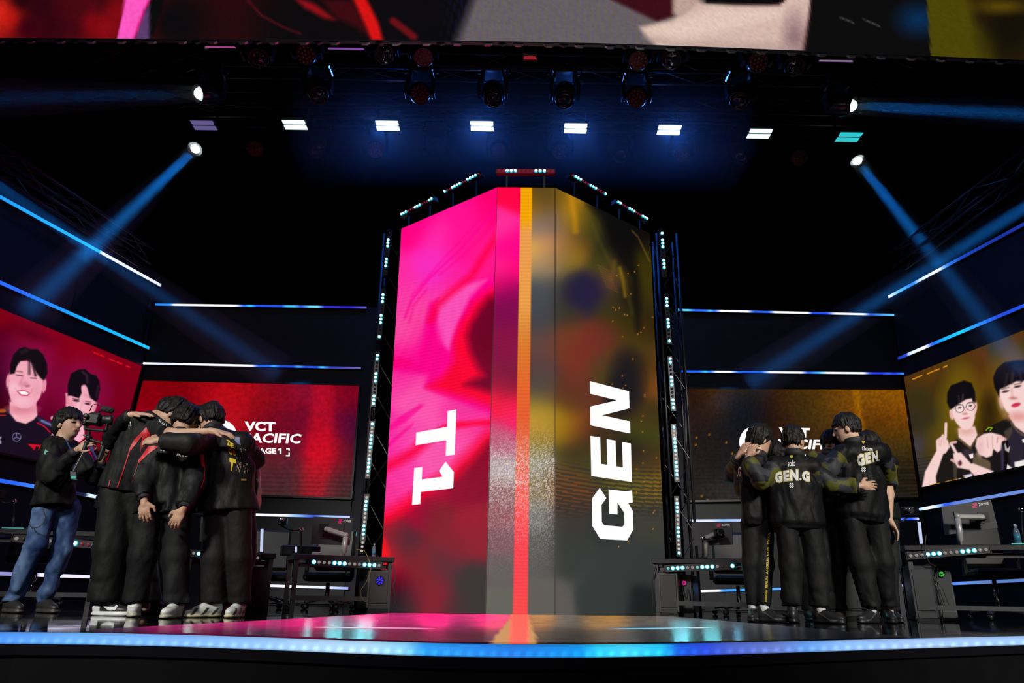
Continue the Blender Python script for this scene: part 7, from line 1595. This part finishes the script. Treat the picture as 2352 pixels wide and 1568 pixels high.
eR3, KR3, gR3 = person(TEAM_R, 'tallest person in a black jacket with white lettering at the right of the huddle', YR + 0.05, dict(
    hip=(1982, 1180, 0), chest=(1977, 1070, 0), neck=(1960, 1012, 0.02), head=(1944, 984, 0.05), shL=(1932, 1044, -0.02), shR=(2018, 1040, 0.03), elL=(1902, 1078, -0.08), wrL=(1862, 1046, 0.05), elR=(2034, 1085, 0.22), wrR=(1990, 1090, 0.5),
    hpL=(1958, 1200, 0), hpR=(2012, 1200, 0.03), knL=(1978, 1290, 0.0), knR=(2026, 1290, 0.03), akL=(2006, 1386, 0), akR=(2044, 1384, 0.14)),
    (-0.88, 0.42, -0.2), (-0.1, 0, 1), SK3, col=camo, hair=dict(fringe=0.04, nape=-0.045, side=-0.0, vol=1.0), shoes=[('L', 1970, -0.12, 'black'), ('R', 2052, -0.2, 'black')], socks=True, hemz=0.135, torso=(0.235, 0.235, 0.195), sleeve=(0.092, 0.09, 0.066), pant=(0.112, 0.108, 0.085), seed=15, bomber=True, fold=0.9, hem=-0.17, headsize=1.14)
eR2, KR2, gR2 = person(TEAM_R, 'person in a black jacket with white back lettering in the middle of the huddle', YR - 0.15, dict(
    hip=(1832, 1196, 0), chest=(1824, 1090, 0), neck=(1825, 1040, 0.03), head=(1824, 1014, 0.05), shL=(1785, 1072, 0), shR=(1862, 1072, 0), elL=(1748, 1104, -0.08), wrL=(1717, 1054, -0.08), elR=(1915, 1116, -0.02), wrR=(1968, 1116, -0.1),
    hpL=(1806, 1212, 0), hpR=(1862, 1212, 0), knL=(1814, 1300, 0), knR=(1876, 1300, 0), akL=(1823, 1388, 0), akR=(1888, 1386, -0.02)),
    (0.75, 0.6, -0.25), (0.1, 0.1, 1), SK2, col=camo, hands=[('L', (0.45, -0.1, 0.95), (-0.6, -0.75, 0.3), 1, 0.7), ('R', (1, -0.05, 0.06), (0.1, -1, 0.1), -1, 0.3)], hair=dict(fringe=0.045, nape=-0.055, side=-0.015, vol=1.0), shoes=[('L', 1826, 0.3, 'black'), ('R', 1925, -0.12, 'black')], socks=True, hemz=0.135, torso=(0.245, 0.24, 0.19), sleeve=(0.085, 0.08, 0.062), pant=(0.108, 0.098, 0.082), seed=16, bomber=True, fold=0.9, hem=-0.19)
def letters(g, word, quads):
    for ch, q in zip(word, quads):
        def grow(q, k):
            c = np.mean(np.array(q), 0); return [tuple(c + (np.array(p) - c) * k) for p in q]
        decal('gold_outline', g, [dtext(ch, *grow(q, 1.14), bold=0.085)], M_PRINTGOLD, g, off=0.004)
        decal('white_letter', g, [dtext(ch, *q, bold=0.06)], M_PRINTW, g, off=0.008)
letters(gR2, 'GEN.G', [[(1779, 1086), (1796, 1082), (1797, 1106), (1781, 1110)], [(1799, 1082), (1812, 1080), (1813, 1103), (1800, 1105)], [(1815, 1079), (1833, 1079), (1833, 1102), (1815, 1103)], [(1836, 1098), (1841, 1098), (1841, 1103), (1836, 1103)], [(1842, 1081), (1859, 1083), (1860, 1106), (1843, 1104)]])
decal('name_print', gR2, [dtext('solo', (1809, 1057), (1827, 1056), (1827, 1070), (1809, 1071), 0.02)], M_PRINTW, gR2)
letters(gR3, 'GEN.', [[(1967, 1045), (1984, 1041), (1986, 1067), (1970, 1071)], [(1986, 1041), (1999, 1038), (2001, 1062), (1989, 1065)], [(2002, 1038), (2015, 1036), (2017, 1058), (2005, 1061)], [(2017, 1056), (2021, 1055), (2021, 1060), (2018, 1060)]])
decal('name_print', gR3, [dtext('t3xture', (1979, 1023), (2004, 1026), (2005, 1036), (1980, 1034), 0.02)], M_PRINTW, gR3)
def shield(g, x, y, s):
    decal('shield_mark', g, [dpoly([(x - 4 * s, y - 3 * s), (x + 4 * s, y - 3 * s), (x + 3 * s, y + 1 * s), (x, y + 4 * s), (x - 3 * s, y + 1 * s)])], M_PRINTGOLD, g)
    ps = []
    for k in range(4):
        a = math.pi / 4 + k * math.pi / 2; cx, cy = x + (0 if s < .9 else 0), y + 66 * s
        p = lambda r, t: (cx + r * math.cos(a + t), cy + r * math.sin(a + t))
        ps += [dpoly([p(1.5, 0.3), p(6, 0.12), p(6.2, 0.42), p(2.6, 0.9)]), dpoly([p(1.5, -0.3), p(6, -0.12), p(6.2, -0.42), p(2.6, -0.9)])]
    o = decal('star_mark', g, ps, M_PRINTW, g); o['kind'] = 'stuff'
shield(gR2, 1818, 1048, 1.0); shield(gR3, 1983, 1015, 0.95)
decal('side_stripe', [c for c in eR1.children if c.name.startswith('trousers')][0], [dtext('SEOUL', (1762, 1250), (1764.5, 1222), (1769.5, 1222), (1767, 1250), 0.02)], M_PRINTY, eR1)
for wd, y1, y0 in (('LOS', 1275, 1256), ('ANGELES', 1318, 1279), ('BERLIN', 1350, 1324), ('SHANGHAI', 1382, 1354)):
    decal('side_stripe', [c for c in eR1.children if c.name.startswith('trousers')][0], [dtext(wd, (1768 - (y1 - 1210) * 0.045 - 4, y1), (1768 - (y0 - 1210) * 0.045 - 4, y0), (1768 - (y0 - 1210) * 0.045 + 1, y0), (1768 - (y1 - 1210) * 0.045 + 1, y1), 0.02)], M_PRINTY, eR1)
# ---- cameraman ---------------------------------------------------------------
def jeans(v):
    c = np.tile(np.array((0.022, 0.06, 0.19), 'f'), (len(v), 1)); w_ = n3(v, (9, 9, 3), 41) * 0.5 + 0.5 + 0.25 * n3(v, (40, 40, 25), 42); front = np.clip(w_ * 1.6 - 0.35, 0, 1)[:, None]
    return c * (1 - front * 0.7) + np.array((0.22, 0.36, 0.60)) * front * 0.75
YC = 6.5
eC, KC, gC = person('camera crew', 'cameraman in a black jacket and blue jeans holding a gimbal camera', YC, dict(
    hip=(129, 1150, 0), chest=(140, 1040, 0), neck=(146, 1008, 0.0), head=(157, 974, 0), shL=(118, 1028, -0.12), shR=(164, 1030, 0.14), elL=(126, 1092, -0.22), wrL=(173, 1036, -0.32), elR=(222, 1094, -0.02), wrR=(231, 1062, -0.16),
    hpL=(104, 1172, -0.05), hpR=(153, 1172, 0.08), knL=(84, 1252, -0.1), knR=(140, 1262, 0.05), akL=(20, 1372, -0.05), akR=(98, 1372, 0.05)),
    (0.93, -0.25, 0.05), (0, 0, 1), (0.50, 0.31, 0.21), top='cloth', col=plain((0.012, 0.0125, 0.013)), hands=[('L', (0.7, -0.1, 0.5), (-0.2, -0.95, 0.2), 1, 0.9), ('R', (0.25, -0.25, 0.95), (0.3, -0.9, 0), -1, 0.95)],
    hair=dict(fringe=0.034, nape=-0.085, side=-0.025, vol=1.05), nape_collar=False, shoes=[('L', 46, -0.12, 'dark'), ('R', 128, -0.12, 'dark')], torso=(0.205, 0.195, 0.165), sleeve=(0.078, 0.075, 0.056), pant=(0.105, 0.084, 0.066), pantcol=jeans, seed=20, fold=1.5, hemz=0.08, hem=-0.12, depth=0.7)
decal('sleeve_emblem', gC, [dpoly([(101, 1040), (105, 1030), (107, 1034), (112, 1036), (107, 1038), (104, 1044)])], mat('print_teal', (0.02, 0.30, 0.26), 0.5), gC)
def cp(px, py, dy=-0.2): return at(px, py, YC + dy)
lan = empty('lanyard', cp(170, 1090), 'dark lanyard with a pass hanging on the cameraman', 'lanyard')
mb = MB(); mb.tube([cp(152, 1010, -0.14), cp(166, 1040, -0.24), cp(172, 1070, -0.27), cp(169, 1080, -0.27)], 0.006, 6); mb.build('strap', mat('lanyard_blue', (0.02, 0.05, 0.12), 0.5), lan)
mb = MB(); mb.poly([cp(162, 1082, -0.27), cp(176, 1084, -0.27), cp(177, 1102, -0.27), cp(163, 1100, -0.27)], 0.006, (0, -1, 0)); ps_ = mb.build('pass_card', mat('pass_grey', (0.08, 0.1, 0.11), 0.3), lan)
mb = MB(); mb.poly([cp(163, 1093, -0.28), cp(174, 1094, -0.28), cp(174, 1099, -0.28), cp(163, 1098, -0.28)]); mb.build('pass_print', M_TEAL, ps_, recalc=False)
rig = empty('camera_rig', cp(204, 1030, -0.35), 'black cinema camera on a two-handled gimbal held by the cameraman', 'camera')
RD = -0.34
def cb(name, a, b, wx, wz, m=M_PCD, parent=None, bev=0.006):
    mb = MB(); mb.bar(cp(*a, RD), cp(*b, RD), wx, wz, up=(0, -1, 0), bev=bev); return mb.build(name, m, parent or rig)
M_CAMB = mat('camera_black', (0.010, 0.010, 0.012), 0.45, var=0.3)
body_ = cb('camera_body', (206, 962), (233, 965), 0.085, 0.11, M_CAMB, bev=0.008)
for i, (a_, b_, w1, w2) in enumerate((((207, 953), (214, 953), 0.03, 0.05), ((219, 954), (226, 955), 0.025, 0.06), ((203, 970), (209, 971), 0.03, 0.09), ((214, 974), (230, 976), 0.02, 0.08))): cb('side_module', a_, b_, w1, w2, M_CAMB, body_)
mb = MB(); mb.lathe([(0.036, 0), (0.04, 0.015), (0.038, 0.05), (0.046, 0.055), (0.045, 0.085), (0.038, 0.085)], cp(233, 963, RD), (0.8, 0.5, 0.05), 18); lens_ = mb.build('camera_lens', M_CAMB, rig, smooth=True)
mb = MB(); mb.lathe([(0.038, 0.08), (0.02, 0.086), (0.001, 0.088)], cp(233, 963, RD), (0.8, 0.5, 0.05), 18); mb.build('front_glass', M_GLASS_D, lens_, smooth=True)
mb = MB(); mb.lathe([(0.005, -0.05), (0.022, -0.04), (0.028, 0), (0.024, 0.045), (0.005, 0.058)], cp(246, 940, RD), (0.95, 0.2, -0.2), 14); mb.build('fluffy_microphone', mat('mic_fur', (0.02, 0.02, 0.021), 0.9, bump=0.8, bscale=80), rig, smooth=True)
cb('mic_mount', (228, 944), (240, 942), 0.014, 0.014); cb('mic_post', (229, 958), (228, 943), 0.014, 0.014); cb('top_handle', (208, 948), (232, 950), 0.018, 0.018); cb('handle_post', (214, 957), (213, 947), 0.014, 0.014)
cb('gimbal_arm', (197, 966), (197, 986), 0.024, 0.04); cb('gimbal_cradle', (195, 985), (242, 989), 0.022, 0.045); cb('gimbal_side', (247, 972), (244, 990), 0.02, 0.03); mb = MB(); mb.ball(cp(196, 968, RD), 0.026); mb.build('roll_motor', M_CAMB, rig, smooth=True)
mb = MB(); mb.lathe([(0.02, 0), (0.022, 0.03), (0.014, 0.035)], cp(200, 956, RD - 0.05), (0.1, -1, 0), 12); mb.build('focus_motor', M_CAMB, rig, smooth=True)
cb('viewfinder_screen', (192, 976), (203, 972), 0.02, 0.08, M_PCD)
cb('neck_post', (204, 990), (203, 1006), 0.026, 0.026); mb = MB(); mb.ball(cp(204, 1005, RD), 0.028, 12); mb.build('pan_motor', M_CAMB, rig, smooth=True)
cb('crossbar', (206, 1008), (240, 1019), 0.02, 0.022, M_CAMB); cb('grip_mount', (232, 1018), (248, 1016), 0.03, 0.035, M_CAMB); cb('side_grip', (240, 1022), (227, 1058), 0.036, 0.036, M_CAMB, bev=0.012); cb('rear_bar', (190, 998), (204, 1004), 0.014, 0.014, M_STEEL)
cb('main_grip', (202, 1010), (193, 1036), 0.04, 0.04, M_CAMB, bev=0.012); cb('support_pole', (193, 1036), (168, 1084), 0.016, 0.016, M_STEEL)
mb = MB(); mb.tube([cp(206, 944, RD), cp(212, 930, RD), cp(226, 926, RD), cp(236, 934, RD)], 0.004, 5); mb.build('loop_cable', M_CABLE, rig, smooth=True)
cable([cp(99, 1168, -0.2), cp(103, 1190, -0.22), cp(92, 1208, -0.24), cp(74, 1212, -0.24), cp(68, 1204, -0.22)], M_CABLE, 'thin black cable looping at the cameraman\'s hip', 0.004)
